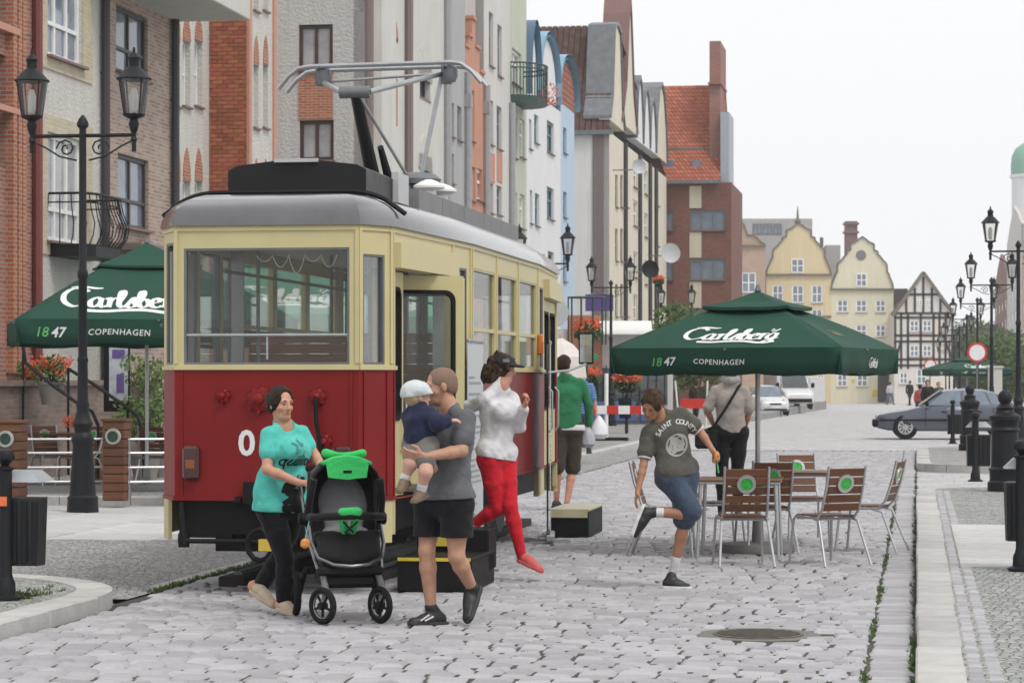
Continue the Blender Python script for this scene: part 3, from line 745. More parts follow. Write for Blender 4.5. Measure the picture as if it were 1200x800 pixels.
for x in (-.60, .62):
    mb = MB(); mb.bevbox((x, -.025, 1.03), (.135, .07, .265), .02); tl = mb.build('tail_light', M_lens, tram)
    mb = MB(); mb.bevbox((x, -.058, 1.02), (.075, .012, .07), .006); mb.build('indicator_lens', mat('dull_amber_lens', (.25, .07, .02), .3), tl)
mb = MB(); mb.bevbox((.52, -.025, 1.10), (.16, .05, .10), .015); mb.build('socket_box', M_lens, tram)
fx = MB(); fx.box((-.02, -.035, .80), (.30, .06, .17)); fx.box((-.22, -.02, .745), (.05, .04, .045)); fx.build('coupler_plate', K['black'], tram)
mb = MB(); mb.bevbox((.855, .16, .80), (.05, .02, .06), .006, rz=math.radians(61)); mb.build('reflector', K['orange'], tram)
# rail inside the windscreen, tow bar, chassis, wheels, rails
mb = MB(); mb.rod((-.68, .03, 2.03), (.68, .03, 2.03), .014); mb.rod((.0, .03, 1.84), (.0, .03, 2.03), .010); mb.build('windscreen_rail', K['steel'], tram)
ch = MB(); ch.wall((-.72, .06), (.72, .06), .44, ZS+.02, [(.43, .55, .3, .47)], .08); ch.box((0, 5.05, .58), (1.5, 9.6, .3)); ch.box((-.1, .5, .42), (.7, .7, .18)); ch.build('underframe', K['black'], tram)
mb = MB(); mb.wall((-.80, .13), (-.90, .35), .42, ZS, (), .03); mb.build('corner_skirt', K['cream'], tram)
mb = MB(); mb.tube([(-.68, -.02, .72), (-.66, -.03, .48), (-.64, -.04, .42), (-.2, -.03, .42), (.25, -.03, .40)], .022, 6); mb.lathe([(.045, -.06), (.05, 0), (.045, .05)], (-.66, -.02, .43), 10); mb.build('lifeguard_bar', K['black'], tram, True)
mb = MB(); pts = [(-.02+.10*math.cos(t*.524), -.12, .40+.12*math.sin(t*.524)) for t in range(12)]; mb.tube(pts, .022, 6, closed=True); cp = mb.build('coupling_ring', K['black'], tram, True)
mb = MB(); mb.box((.06, -.12, .40), (.16, .09, .09)); mb.build('coupling_pin', K['yellow'], cp)
for wy in (3.5, 6.6):
    for sx in (-.72, .72):
        mb = MB(); My = Matrix.Rotation(math.radians(90), 3, 'Y'); mb.lathe([(.1, -.06), (.38, -.06), (.40, -.03), (.36, .0), (.36, .06), (.1, .06)], (sx, wy, .47), 24, 0, My); mb.build('wheel', K['zinc'], tram, True)
# interior: floor, lining, benches, poles, handrails
mb = MB(); mb.prism([(x*.93, .06+(y-.06)*.99) for x, y in ring], lambda x, y: (x, y, ZS+.05), lambda x, y: (x, y, ZS+.08)); mb.build('floor', mat('grey_lino', (.12, .11, .10), .7), tram)
lr = offs(ring, -.10); mb = MB()
for i in range(NE):
    a, b = lr[i], lr[(i+1) % NE]
    if i in (1, 3): continue
    mb.wall((a.x, a.y), (b.x, b.y), ZS+.08, 1.78, (), .015)
mb.build('wainscot', K['wood_pale'], tram)
mb = MB(); cp_ = offs(ring, -.09); mb.add([(p.x, p.y, 2.86) for p in cp_], [tuple(range(NE-1, -1, -1))]); mb.build('ceiling', mat('grey_ceiling_paint', (.68, .68, .67), .5), tram)
mb = MB(); mb.wall((.80, 2.75), (1.03, 2.75), ZS, 2.86, (), .04); mb.wall((-1.03, 2.75), (-.92, 2.75), ZS, 2.86, (), .04)
mb.wall((-1.03, 7.35), (-.34, 7.35), ZS, 2.86, [(.1, .58, 1.8, 2.6)], .04); split_build(mb, 'bulkhead', K['lgrey'], tram)
mb = MB(); mb.wall((-.80, .25), (-.80, .75), 1.0, 2.7, (), .05); mb.build('driver_cabinet', K['lgrey'], tram)
for sx, (y0, y1) in ((-1, (3.0, 7.1)), (1, (3.0, 7.1))):
    for k in range(5):
        mb = MB(); mb.box((sx*(.95-.015*k), (y0+y1)/2, 1.30+.1*k), (.02, y1-y0, .085)); mb.build('bench_slat', K['wood_pale'], tram)
    for k in range(4):
        mb = MB(); mb.box((sx*(.60+.095*k), (y0+y1)/2, 1.22), (.085, y1-y0, .025)); mb.build('seat_slat', K['wood_pale'], tram)
mb = MB()
for sx in (-.45, .45):
    mb.rod((sx, .4, 2.55), (sx, 9.6, 2.55), .014)
for x, y in ((-.3, .9), (.25, 2.7), (-.45, 4.2), (.45, 4.2), (-.45, 5.9), (.45, 5.9)): mb.rod((x, y, ZS+.08), (x, y, 2.86), .016)
mb.rod((-1.0, .5, 2.12), (-1.02, 2.7, 2.12), .014); mb.rod((-1.03, 3.1, 2.12), (-1.03, 7, 2.12), .014); mb.build('handrail', K['zinc'], tram, True)
M_plank = wood_mat('varnished_partition_wood', (.22, .10, .05), (.42, .22, .12), 'x')
for k in range(7):
    mb = MB(); mb.bevbox((-.05, 2.85+.012*k, 1.50+.092*k), (1.72, .025, .086), .005); mb.build('partition_plank', M_plank, tram)
dk = MB(); dk.bevbox((-.15, .35, 1.30), (.9, .35, .7), .03); dk.build('driver_desk', K['wood_pale'], tram)
# string bunting inside the windscreen
mb = MB(); bz = 2.66
for k in range(5):
    x0, x1 = -.12+.13*k, .01+.13*k; pts = [(x0+(x1-x0)*j/8, .16, bz-(.05+.09*((k*7) % 3)/2)*4*(j/8)*(1-j/8)) for j in range(9)]; mb.tube(pts, .004, 4)
mb.build('bunting', K['offwhite'], tram)
# number, side indicator, mirror
def text_mesh(txt, size, bold=.0, shear=.0, space=1.0, align='LEFT'):
    c = bpy.data.curves.new('txt', 'FONT'); c.body = txt; c.size = size; c.offset = bold*size; c.shear = shear; c.space_character = space; c.align_x = align; c.resolution_u = 3
    o = bpy.data.objects.new('txt', c); COL.objects.link(o); bpy.context.view_layer.update()
    me = bpy.data.meshes.new_from_object(o.evaluated_get(bpy.context.evaluated_depsgraph_get())); bpy.data.objects.remove(o); bpy.data.curves.remove(c)
    v = [tuple(x.co) for x in me.vertices]; f = [tuple(p.vertices) for p in me.polygons]; bpy.data.meshes.remove(me); return v, f
v, f = text_mesh('01', .275, .025); mb = MB(); mb.add([(x-.225, -.005, z+1.095) for x, z, _ in v], f); mb.build('fleet_number', K['print'], tram)
mb = MB(); mb.bevbox((1.13, 7.05, 2.05), (.06, .07, .22), .015); mb.build('side_indicator', K['orange'], tram)
mb = MB(); mb.tube([(1.10, 7.3, 1.75), (1.35, 7.6, 1.78), (1.5, 7.9, 1.85)], .014, 6); mr_ = mb.build('mirror_arm', K['steel'], tram, True)
mb = MB(); mb.bevbox((1.5, 7.93, 2.02), (.16, .03, .34), .01); mb.build('mirror', K['rubber'], mr_)
mb = MB(); mb.box((1.5, 7.912, 2.02), (.13, .004, .30)); mb.build('mirror_glass', mat('mirror_glass', (.7, .72, .74), .08, .9), mr_)

# the beams and rails the tram stands on
bm = thing('rail_bed', 'dark timber beams with short rails carrying the parked tram', 'rails', TR, RZ)
for sx in (-.5, .5):
    mb = MB(); mb.bevbox((sx, 5.4, .035), (.22, 9.2 if sx < 0 else 9.0, .085), .01); b_ = mb.build('beam', mat('tarred_timber', (.035, .03, .026), .8, 0, .25, 9), bm)
    mb = MB(); mb.box((sx, 5.2, .085), (.07, 8.4, .02)); mb.box((sx, 5.2, .10), (.05, 8.4, .02)); mb.build('rail', K['zinc'], b_)
# steps by the doors
def door_step(u, v, label, w, d, h, group, front):
    t = thing('boarding_step', label, 'step', S(u, v), RZ, group)
    mb = MB(); mb.bevbox((0, 0, h*.42), (w, d, h*.84), .01); mb.build('riser_box', K['black'], t)
    mb = MB(); mb.bevbox((0, -.0, h*.86), (w+.01, d+.02, .03), .008); mb.build('tread', K['black'] if front else mat('step_tread', (.45, .42, .33), .8, 0, .12, 6), t)
    if front:
        mb = MB(); mb.box((-.08, d*.22, h+.10), (w*.62, .012, .17)); mb.build('edge_board', K['yellow'], t)
        mb = MB(); mb.box((0, -d/2-.006, h*.87), (w*.98, .012, .026)); mb.build('edge_strip', K['yellow'], t)
    else: mb = MB(); mb.box((0, -d/2-.008, h*.76), (w*.94, .014, h*.26)); mb.build('pale_front', mat('pale_step_board', (.52, .47, .30), .7), t)
    if front: mb = MB(); mb.bevbox((0, d*.42, h*.95), (w, d*.36, .34), .01); mb.build('upper_step', K['black'], t)
    return t
tu0, tv0 = TR.x*SN+TR.y*CS, TR.x*CS-TR.y*SN
door_step(tu0+1.0, tv0+1.25, 'black and yellow boarding step at the front door of the tram', .60, 1.1, .30, 'steps at the tram doors', True)
door_step(tu0+8.2, tv0+1.36, 'black boarding step with pale tread at the rear door of the tram', .42, 1.2, .34, 'steps at the tram doors', False)
# ================================================================ buildings
_wc = {}
FR = {'white': K['white'], 'brown': mat('brown_window_frame', (.055, .03, .022), .5), 'dark': mat('dark_window_frame', (.05, .045, .042), .5),
      'teal': mat('teal_window_frame', (.045, .15, .19), .5), 'grey': mat('grey_window_frame', (.16, .17, .18), .5)}
PN = {'d': K['pane'], 'c': K['pane_cur'], 'b': K['pane_blue']}
M_sill = mat('window_sill_metal', (.20, .13, .11), .6)
def window(root, face, a0, a1, z0, z1, style='white', pane='d', mull=1, trans=0.0, off=0.0, sill=True, rec=.10, fw=.06):
    w, h = a1-a0, z1-z0; key = (round(w, 2), round(h, 2), style, pane, mull, trans, sill, round(fw, 3))
    if key not in _wc:
        mb = MB(); t = .07; f = min(fw, w*.2, h*.2)
        for x, z, dx, dz in ((0, h/2-f/2, w, f), (0, -h/2+f/2, w, f), (-w/2+f/2, 0, f, h-2*f), (w/2-f/2, 0, f, h-2*f)): mb.box((x, 0, z), (dx, t, dz))
        for k in range(mull): mb.box((-w/2+w*(k+1)/(mull+1), .002, 0), (f*.9, t*.85, h-2*f))
        if trans: mb.box((0, -.004, -h/2+h*trans), (w-2*f, t*.9, f*.8))
        gl = MB(); gl.box((0, .02, 0), (w-f, .012, h-f))
        sl = MB(); sl.box((0, -.10, -h/2-.02), (w+.10, .26, .045))
        _wc[key] = (mb.mesh('window', FR[style]), gl.mesh('pane', PN[pane]), sl.mesh('sill', M_sill))
    fm, gm, sm = _wc[key]
    if face == 'E': loc = (off-rec, (a0+a1)/2, (z0+z1)/2); rz = math.pi/2
    else: loc = ((a0+a1)/2, off+rec, (z0+z1)/2); rz = 0
    o = inst('window', fm, root, loc, rz); inst('pane', gm, o)
    if sill: inst('sill', sm, o)
    return o
def opE(u0, v, r):
    """photo rectangle (x0, x1, y0, y1) on a street front -> (a0, a1, z0, z1)"""
    ua, ub = U(r[0], v), U(r[1], v); Y = Yof((ua+ub)/2, v); z = gz(u0)
    return (ua-u0, ub-u0, Zp(r[3], Y)-z, Zp(r[2], Y)-z)
def vC(px, u):
    k = (px-600)/FPX; return u*(k*CS-SN)/(CS+k*SN)
def opC(u0, v, r):
    va, vb = vC(r[0], u0), vC(r[1], u0); Y = Yof(u0, (va+vb)/2); z = gz(u0)
    return (va-v, vb-v, Zp(r[3], Y)-z, Zp(r[2], Y)-z)
def shell(name, label, x0, x1, v, H, wmat, smat=None, eops=(), cops=(), depth=8.0, cat='building', group=None, x0u=None, cap=True):
    """house with its front on line v between photo columns x0 and x1 (or street positions)"""
    u0 = x0u[0] if x0u else U(x0, v); u1 = x0u[1] if x0u else U(x1, v); L = u1-u0
    t = thing(name, label, cat, S(u0, v, gz(u0)), RZ, group)
    mb = MB(); mb.wall((0, 0), (0, L), -1, H, [o[:4] for o in eops], .3); mb.build('front_wall', wmat, t)
    mb = MB(); mb.wall((-depth, .0), (-.002, .0), -1, H, [(o[0]+depth, o[1]+depth, o[2], o[3]) for o in cops], .3); mb.build('side_wall', smat or wmat, t)
    mb = MB(); mb.box((-depth/2, L-.15, H/2-.5), (depth-.01, .3, H+.98)); mb.box((-depth+.15, L/2, H/2-.5), (.3, L-.62, H+.98)); mb.build('back_wall', smat or wmat, t)
    if cap: mb = MB(); mb.box((-depth/2, L/2, H-.15), (depth-.65, L-.65, .2)); mb.build('flat_roof', K['zinc'], t)
    mb = MB(); mb.box((-depth/2, L/2, H/2), (depth-1.4, L*.5, H-1.5)); mb.build('inner_core', mat('dim_interior', (.16, .15, .14), .9), t)
    return t, u0, L
def pipe(t, a, r, m, z0=0.0, z1=12.0, out=.10, hopper=None):
    mb = MB(); mb.rod((out, a, z0), (out, a, z1), r, n=8)
    for z in (2.5, 5.0, 7.5, 10): mb.rod((out-.09, a, z), (out+r*.7, a, z), r*.4)
    if hopper: mb.box((out, a, hopper), (.26, .32, .42))
    mb.build('drainpipe', m, t, True)
BR1 = brick_mat('red_brown_brick', (.24, .092, .066), (.36, .15, .11), (.32, .25, .21))
BR3 = brick_mat('pinkish_brick', (.30, .19, .15), (.46, .34, .28), (.44, .39, .35))
BRO = brick_mat('orange_brick', (.30, .095, .05), (.42, .15, .08), (.40, .28, .21))
BRD = brick_mat('dark_red_brick', (.15, .055, .04), (.22, .085, .062), (.17, .10, .085))
STU = stucco('rough_white_stucco', (.58, .56, .52), .06, .9, 16)
STG = stucco('grey_roughcast', (.47, .46, .44), .06, 1.0, 12)
STC = stucco('smooth_pale_render', (.58, .57, .53), .05, .25, 25)
TRIM = mat('salmon_trim', (.50, .26, .19), .8)
M_pipe_r = mat('red_brown_pipe_paint', (.17, .04, .035), .5); M_pipe_k = mat('black_pipe_paint', (.04, .035, .035), .5); M_pipe_b = mat('grey_brown_pipe', (.17, .13, .12), .5); M_pipe_g = mat('grey_pipe', (.30, .30, .31), .5)
VF = -15.3
# --- brick house with arches
e = [opE(U(-60, VF), VF, r) for r in ((-42, -22, -60, 60), (-14, 7, -60, 30), (-14, 7, 62, 190), (-42, -22, 80, 200))]
b1, u0, L = shell('brick_house', 'red brown brick house with tall recesses and an arched doorway', -60, 42, VF, 13, BR1, eops=e)
for o in e: window(b1, 'E', *o, 'dark', 'd', 1, .6, rec=.22)
mb = MB()
for a in (opE(u0, VF, (9, 12, 0, 10))[0], opE(u0, VF, (15, 17, 0, 10))[0], opE(u0, VF, (20, 22, 0, 10))[0]): mb.box((.07, a, 5.8), (.14, .16, 8.0))
split_build(mb, 'brick_pilaster', BRO, b1)
mb = MB(); mb.box((.07, opE(u0, VF, (-10, -5, 0, 9))[0], Zp(133, 44)), (.16, 2.0, .10)); mb.box((.07, opE(u0, VF, (-10, -5, 0, 9))[0], Zp(40, 44)), (.16, 2.0, .12)); split_build(mb, 'string_course', TRIM, b1)
def arch_panel(t, a, w, z0, z1, m, name='arched_doorway', out=.03, face='E', th=.05, pointed=False):
    r = w/2; pts = [(-r, z0), (r, z0), (r, z1-r)]
    if pointed:
        for k in range(1, 8): q = k/8; pts.append((r*(1-q)**.75*1.0, z1-r+(r*1.6)*q))
        pts.append((0, z1+r*.6))
        for k in range(7, 0, -1): q = k/8; pts.append((-r*(1-q)**.75, z1-r+(r*1.6)*q))
    else:
        for k in range(1, 12): q = math.pi*k/12; pts.append((r*math.cos(q), z1-r+r*math.sin(q)))
    pts.append((-r, z1-r))
    mb = MB()
    if face == 'E': mb.prism(pts, lambda x, z: (out-th, a+x, z), lambda x, z: (out, a+x, z))
    else: mb.prism(pts, lambda x, z: (a+x, -out, z), lambda x, z: (a+x, -out+th, z))
    return mb.build(name, m, t)
M_dkdoor = mat('dark_doorway_wood', (.03, .022, .018), .6)
for (xc, wpx) in ((-32, 30),):
    a = opE(u0, VF, (xc, xc+1, 0, 9))[0]; arch_panel(b1, a, 2.0, 0, Zp(318, 44), BRO, 'arch_surround', .06); arch_panel(b1, a, 1.5, 0, Zp(331, 44), M_dkdoor, 'arched_doorway', .09)
pipe(b1, opE(u0, VF, (38, 39, 0, 9))[0], .09, M_pipe_r)
# --- white stucco house with the iron balcony
e = [opE(U(42, VF), VF, r) for r in ((54, 96, -60, 72), (54, 96, 160, 285))]
b2, u0, L = shell('stucco_house', 'white rough stucco house with white windows and a bulging iron balcony', 42, 121, VF, 13, STU, eops=e)
YB = brick_mat('pale_yellow_brick', (.45, .38, .25), (.55, .47, .33), (.5, .46, .38))
for i, o in enumerate(e):
    window(b2, 'E', *o, 'white', 'c' if i else 'b', 2, .3, fw=.09)
    mb = MB(); mb.wall((.03, o[0]-.3), (.03, o[1]+.55), o[2]-.25, o[3]+.3, [(.3, .3+o[1]-o[0], .0+o[2], o[3])], .035); mb.build('brick_surround', YB, b2)
pipe(b2, L-.15, .085, M_pipe_k)
bal = MB(); ac = (e[1][0]+e[1][1])/2+.15; zb = Zp(307, 48); zt = Zp(237, 48)
bal.prism([(0, -1.0), (.62, -1.0), (.78, -.7), (.78, .7), (.62, 1.0), (0, 1.0)], lambda x, y: (x, ac+y, zb), lambda x, y: (x, ac+y, zb+.22)); fl = bal.build('balcony', K['iron'], b2)
path = [(0, -1.0), (.62, -1.0), (.78, -.7), (.78, .7), (.62, 1.0), (0, 1.0)]
mb = MB(); mb.tube([(x, ac+y, zt) for x, y in path], .025, 6); mb.tube([(x, ac+y, zt-.16) for x, y in path], .014, 6)
for i in range(5):
    (x0, y0), (x1, y1) = path[i], path[i+1]; n = max(2, int(math.hypot(x1-x0, y1-y0)/.16))
    for k in range(n):
        x, y = x0+(x1-x0)*k/n, y0+(y1-y0)*k/n; dx, dy = (x, y*.6); d = math.hypot(dx, dy) or 1; dx, dy = dx/d, dy/d
        mb.tube([(x+dx*b_, ac+y+dy*b_, zb+.2+(zt-zb-.2)*q) for q, b_ in ((0, 0), (.2, .13), (.42, .17), (.7, .06), (1, 0))], .011, 5)
mb.build('railing', K['iron'], fl, True)
# --- pinkish brick house with an overhanging slab
e = [opE(U(121, VF), VF, r) for r in ((136, 173, 14, 90), (138, 174, 184, 268))]
b3, u0, L = shell('pale_brick_house', 'pinkish brick house with brown casement windows under a concrete overhang', 121, 201, VF, 13, BR3, eops=e)
for o in e: window(b3, 'E', *o, 'dark', 'b', 1, .38, fw=.08)
zo = Zp(2, 52); mb = MB(); mb.bevbox((.75, L*.42, zo+.9), (1.7, L*1.3, 2.2), .02); mb.build('overhang', STC, b3)
pipe(b3, L-.05, .085, M_pipe_k, z1=zo)
mb = MB(); mb.bevbox((.35, opE(u0, VF, (150, 160, 0, 9))[0], Zp(292, 50)), (.7, 2.6, .18), .03); mb.build('door_canopy', M_pipe_b, b3)
# --- white house with pointed brick niches, then the one that steps forward
def niche_house(name, label, x0, x1, v, cols, rows, smat, x0u=None, cops=(), H=13):
    u0 = U(x0, v); e = []
    for r in rows:
        for c in cols: e.append(opE(u0, v, (c[0], c[1], r[1], r[2])))
    t, u0, L = shell(name, label, x0, x1, v, H, STU, smat, e, cops)
    i = 0
    for r in rows:
        for c in cols:
            o = e[i]; i += 1; window(t, 'E', *o, 'white', 'c', 0, .5, rec=.16)
            Y = Yof(u0+o[0], v); zt = Zp(r[0], Y); w = o[1]-o[0]; mb = MB(); z0 = o[3]+.003
            pts = [(-w/2, z0), (w/2, z0), (w/2*.85, z0+(zt-z0)*.45), (w/2*.5, z0+(zt-z0)*.8), (0, zt), (-w/2*.5, z0+(zt-z0)*.8), (-w/2*.85, z0+(zt-z0)*.45)]
            a = (o[0]+o[1])/2; mb.prism(pts, lambda x, z: (-.02, a+x, z), lambda x, z: (.02, a+x, z)); mb.build('arch_infill', BRO, t)
    return t, u0, L
niche_house('niche_house', 'white stucco house with pairs of pointed brick arch niches', 201, 246, -16.2, ((206, 211), (214, 223), (228, 237)), ((18, 48, 125), (172, 212, 300)), STU)
b5, u0, L = niche_house('projecting_house', 'white fronted house with a narrow orange brick side wall standing forward', 290, 322, VF, ((297, 303), (308, 314)), ((-75, -50, 13), (40, 76, 150), (185, 220, 330)), BRO)
# the brick side wall that faces up the street, brick by brick
w0 = vC(243, u0)-VF; zlo, zhi = Zp(226, Yof(u0, VF)), Zp(-6, Yof(u0, VF))
mb = MB(); mb.box((w0/2, -.02, 4.5), (-w0, .03, 11)); base = mb.build('brick_face', mat('pale_mortar', (.40, .27, .20), .9), b5)
MBR = island_mat('orange_brick_piece', (.33, .105, .055), .22, .85, .5, 60, .012)
bmesh_ = {}
rows = int((zhi-zlo)/.095)
for j in range(rows):
    x = w0; first = .125 if j % 2 else .25
    while x < -.01:
        wb = min(first, -x); first = .26
        kx = round(wb-.012, 3)
        if kx > .03:
            if kx not in bmesh_: q = MB(); q.box((0, 0, 0), (kx, .04, .083)); bmesh_[kx] = q.mesh('brick', MBR)
            inst('brick', bmesh_[kx], base, (x+wb/2, -.042+R.uniform(-.003, .003), zlo+.095*j))
        x += wb
mb = MB(); mb.box((.02, .12, 5), (.06, .24, 12)); mb.box((.02, L-.12, 5), (.06, .24, 12)); split_build(mb, 'corner_trim', TRIM, b5)
pipe(b5, -.05, .06, M_pipe_k, out=w0-.05)
# --- grey roughcast side wall with windows, pale front with arches
v6 = -15.0; u6 = U(427, v6)
c = [opC(u6, v6, r) for r in ((350, 390, 29, 82), (351, 391, 141, 188), (350, 390, 245, 300))]
e = [opE(u6, v6, r) for r in ((456, 464, 38, 90), (456, 464, 146, 200), (492, 504, 62, 116), (492, 504, 170, 230))]
b6, u0, L = shell('roughcast_house', 'tall grey roughcast house with brown windows and a brick panel in its side', 427, 523, v6, 15, STC, STG, e, c)
for o in c: window(b6, 'C', *o, 'brown', 'c', 1, 0, fw=.1)
for o in e: window(b6, 'E', *o, 'dark', 'd', 1, .5, rec=.2)
mb = MB(); mb.box2((c[0][0], -.03, c[1][3]+.02), (c[0][1], .02, c[0][2]-.05)); mb.box2((c[0][0], -.03, c[2][3]+.02), (c[0][1], .02, c[1][2]-.05)); split_build(mb, 'brick_panel', BRO, b6)
for (xa, ya) in ((460, 18), (498, 52), (498, 158)):
    a = opE(u0, v6, (xa, xa+1, 0, 9))[0]; Y = Yof(u0+a, v6); arch_panel(b6, a, 2.2 if xa > 480 else 1.4, Zp(ya+24, Y), Zp(ya, Y), BRO if xa < 480 else STU, 'arch_surround', .03)
a = opE(u0, v6, (460, 461, 0, 9))[0]; Y = Yof(u0+a, v6); mb = MB(); mb.box2((-.02, a-.6, Zp(145, Y)), (.03, a+.6, Zp(91, Y))); split_build(mb, 'brick_panel', BRO, b6)
for x in (428, 475, 521): pipe(b6, opE(u0, v6, (x, x+1, 0, 9))[0], .14, M_pipe_b if x < 500 else M_pipe_g, z1=15)
mb = MB(); mb.box((.12, opE(u0, v6, (445, 446, 0, 9))[0], 7), (.3, 2.0, 15)); mb.build('pilaster', STC, b6)
# --- narrow fronts further down the street
ST7 = stucco('grey_render', (.40, .40, .40), .05, .3); ST8 = stucco('terracotta_render', (.52, .26, .18), .06, .3); ST9 = stucco('off_white_render', (.60, .58, .55), .05, .3)
ST10 = stucco('pale_green_render', (.50, .53, .43), .05, .3); ST11 = stucco('bright_white_render', (.72, .73, .73), .04, .25); STB = stucco('light_blue_render', (.46, .57, .68), .04, .25)
RT = roof_mat('red_clay_tiles', (.36, .13, .08)); RTD = roof_mat('brown_clay_tiles', (.13, .07, .058)); RTR = roof_mat('orange_clay_tiles', (.40, .12, .065))
def row_house(name, label, x0, x1, m, rects, style, H=15, pane='d', **kw):
    u0 = U(x0, v6); e = [opE(u0, v6, r) for r in rects]
    t, u0, L = shell(name, label, x0, x1, v6, H, m, m, e, **kw)
    for o in e: window(t, 'E', *o, style, pane, 1, .6, rec=.14, fw=.12)
    return t, u0, L
Zt = lambda x, y: Zp(y, Yof(U(x, v6), v6))
t7, _, _ = row_house('narrow_grey_house', 'narrow plain grey rendered house between two drainpipes', 523, 545, ST7, ((526, 532, 120, 160), (536, 541, 125, 165), (527, 532, 180, 215)), 'grey')
t8, u0, L = row_house('terracotta_house', 'terracotta coloured house with stepped gable and white windows', 545, 567, ST8, ((549, 556, 105, 165), (550, 557, 195, 235), (559, 566, 198, 235)), 'white', H=Zt(555, 84), pane='c')
for k, (xa, xb, yt) in enumerate(((545, 549, 62), (549, 553, 47), (553, 557, 24), (557, 562, 54), (562, 567, 80))):
    a0, a1 = U(xa, v6)-u0, U(xb, v6)-u0; mb = MB(); mb.box2((-.35, a0+.01, Zt(555, 85)), (.0, a1-.01, Zt(555, yt))); mb.box2((-.4, a0-.03, Zt(555, yt)+.005), (.06, a1+.03, Zt(555, yt)+.12)); mb.build('gable_step', ST8, t8)
rf = MB(); rf.add([(-.6, -.2, Zt(555, 84)), (-.6, L+.2, Zt(555, 84)), (-5, L+.2, Zt(555, -20)), (-5, -.2, Zt(555, -20))], [(0, 1, 2, 3)]); rf.build('roof', RT, t8)
pipe(t8, 0, .14, M_pipe_g, hopper=Zt(546, 119)); pipe(t8, L, .14, M_pipe_g, hopper=Zt(568, 127))
t9, u0, L = row_house('tall_off_white_house', 'tall off white house with long narrow windows and pink panels', 567, 597, ST9, ((573, 578, 15, 78), (583, 588, 30, 90), (574, 578, 118, 170), (582, 588, 125, 175), (574, 578, 215, 250), (582, 588, 218, 252)), 'grey', H=19, pane='c')
mb = MB(); [mb.box2((-.02, U(x, v6)-u0, Zt(x, 212)), (.03, U(x+6, v6)-u0, Zt(x, 178))) for x in (573, 582)]; split_build(mb, 'panel', ST8, t9)
pipe(t9, L, .13, M_pipe_g)
t10, u0, L = row_house('green_house', 'pale green house with a rounded iron balcony', 597, 617, ST10, ((600, 606, 135, 185), (609, 615, 140, 185), (600, 606, 225, 265), (609, 615, 228, 268), (600, 611, 60, 100)), 'white', H=18, pane='c')
M_gi = mat('dark_green_iron', (.02, .06, .045), .5); zb, zt = Zt(615, 130), Zt(615, 86); Yb = Yof(U(606, v6), v6); a = U(606, v6)-u0; wv = 1.15
bal = MB(); arc = [(0, -1.6)]+[(wv*math.sin(math.pi*k/10), -1.6*math.cos(math.pi*k/10)) for k in range(1, 10)]+[(0, 1.6)]
bal.prism(arc, lambda x, y: (x, a+y, zb), lambda x, y: (x, a+y, zb+.25)); fl = bal.build('balcony', M_gi, t10)
mb = MB(); mb.tube([(x, a+y, zt) for x, y in arc], .035, 6); mb.tube([(x, a+y, zt-.18) for x, y in arc], .03, 6)
for i in range(len(arc)-1):
    for k in range(3):
        x, y = arc[i][0]+(arc[i+1][0]-arc[i][0])*k/3, arc[i][1]+(arc[i+1][1]-arc[i][1])*k/3; mb.rod((x, a+y, zb+.2), (x, a+y, zt), .02, n=5)
mb.build('railing', M_gi, fl, True)
def blob_leaves(mb, c, r, n, s, rng, flat=1.0):
    for _ in range(n):
        d = Vector((rng.gauss(0, 1), rng.gauss(0, 1), rng.gauss(0, 1))).normalized()*r*rng.uniform(.35, 1)**.6
        p = Vector(c)+Vector((d.x, d.y, d.z*flat)); q = Vector((rng.gauss(0, 1), rng.gauss(0, 1), rng.gauss(0, 1))).normalized()
        w = q.orthogonal().normalized(); ss = s*rng.uniform(.6, 1.3)
        mb.add([p-q*ss*.5, p+w*ss*.32, p+q*ss*.5, p-w*ss*.32], [(0, 1, 2, 3)])
rl = random.Random(21)
fb = thing('flower_box', 'red flowers spilling from the green house balcony', 'flowers', S(u0+a, v6+wv+.1, zb+.25)); mb = MB(); blob_leaves(mb, (0, 0, .15), .45, 130, .12, rl); mb.build('blossoms', K['flower'], fb)
# white and blue house with rounded sheet roofs
BLUE = mat('blue_sheet_roof', (.20, .36, .47), .45, .1, .1, 2); DBL = mat('dark_blue_sheet', (.09, .16, .25), .45)
t11, u0, L = row_house('white_blue_house', 'white house with blue sheet roofs, arched gables and teal windows', 617, 657, ST11, ((620, 623, 140, 175), (626, 631, 135, 168), (641, 649, 143, 180), (621, 624, 223, 262), (627, 632, 227, 265), (641, 649, 220, 257), (642, 649, 295, 330), (621, 624, 300, 340)), 'teal', H=Zt(635, 115))
def vault(t, xa, xb, ytop, ybase, depth, m, face_m, name):
    a0, a1 = U(xa, v6)-u0, U(xb, v6)-u0; zb_, zt_ = Zt((xa+xb)/2, ybase), Zt((xa+xb)/2, ytop); w = (a1-a0)/2; ac = (a0+a1)/2
    pts = [(w*math.cos(math.pi*k/14), zb_+(zt_-zb_)*math.sin(math.pi*k/14)**.8) for k in range(15)]
    mb = MB(); mb.prism(pts, lambda y, z: (-depth, ac+y, z), lambda y, z: (.02, ac+y, z)); mb.build('gable', face_m, t)
    mb = MB(); q = [(y*1.08, zb_+(z-zb_)*1.05) for y, z in pts]
    n = len(q); vs = [(-depth, ac+y, z+.05) for y, z in q]+[(.25, ac+y, z+.05) for y, z in q]; mb.add(vs, [(i, i+1, n+i+1, n+i) for i in range(n-1)]); mb.add([(x, y_, z_+.16) for x, y_, z_ in vs], [(i, n+i, n+i+1, i+1) for i in range(n-1)])
    mb.build(name, m, t, True)
vault(t11, 617, 628, 34, 116, 3, DBL, ST11, 'roof'); vault(t11, 629, 651, 47, 116, 4, BLUE, ST11, 'roof')
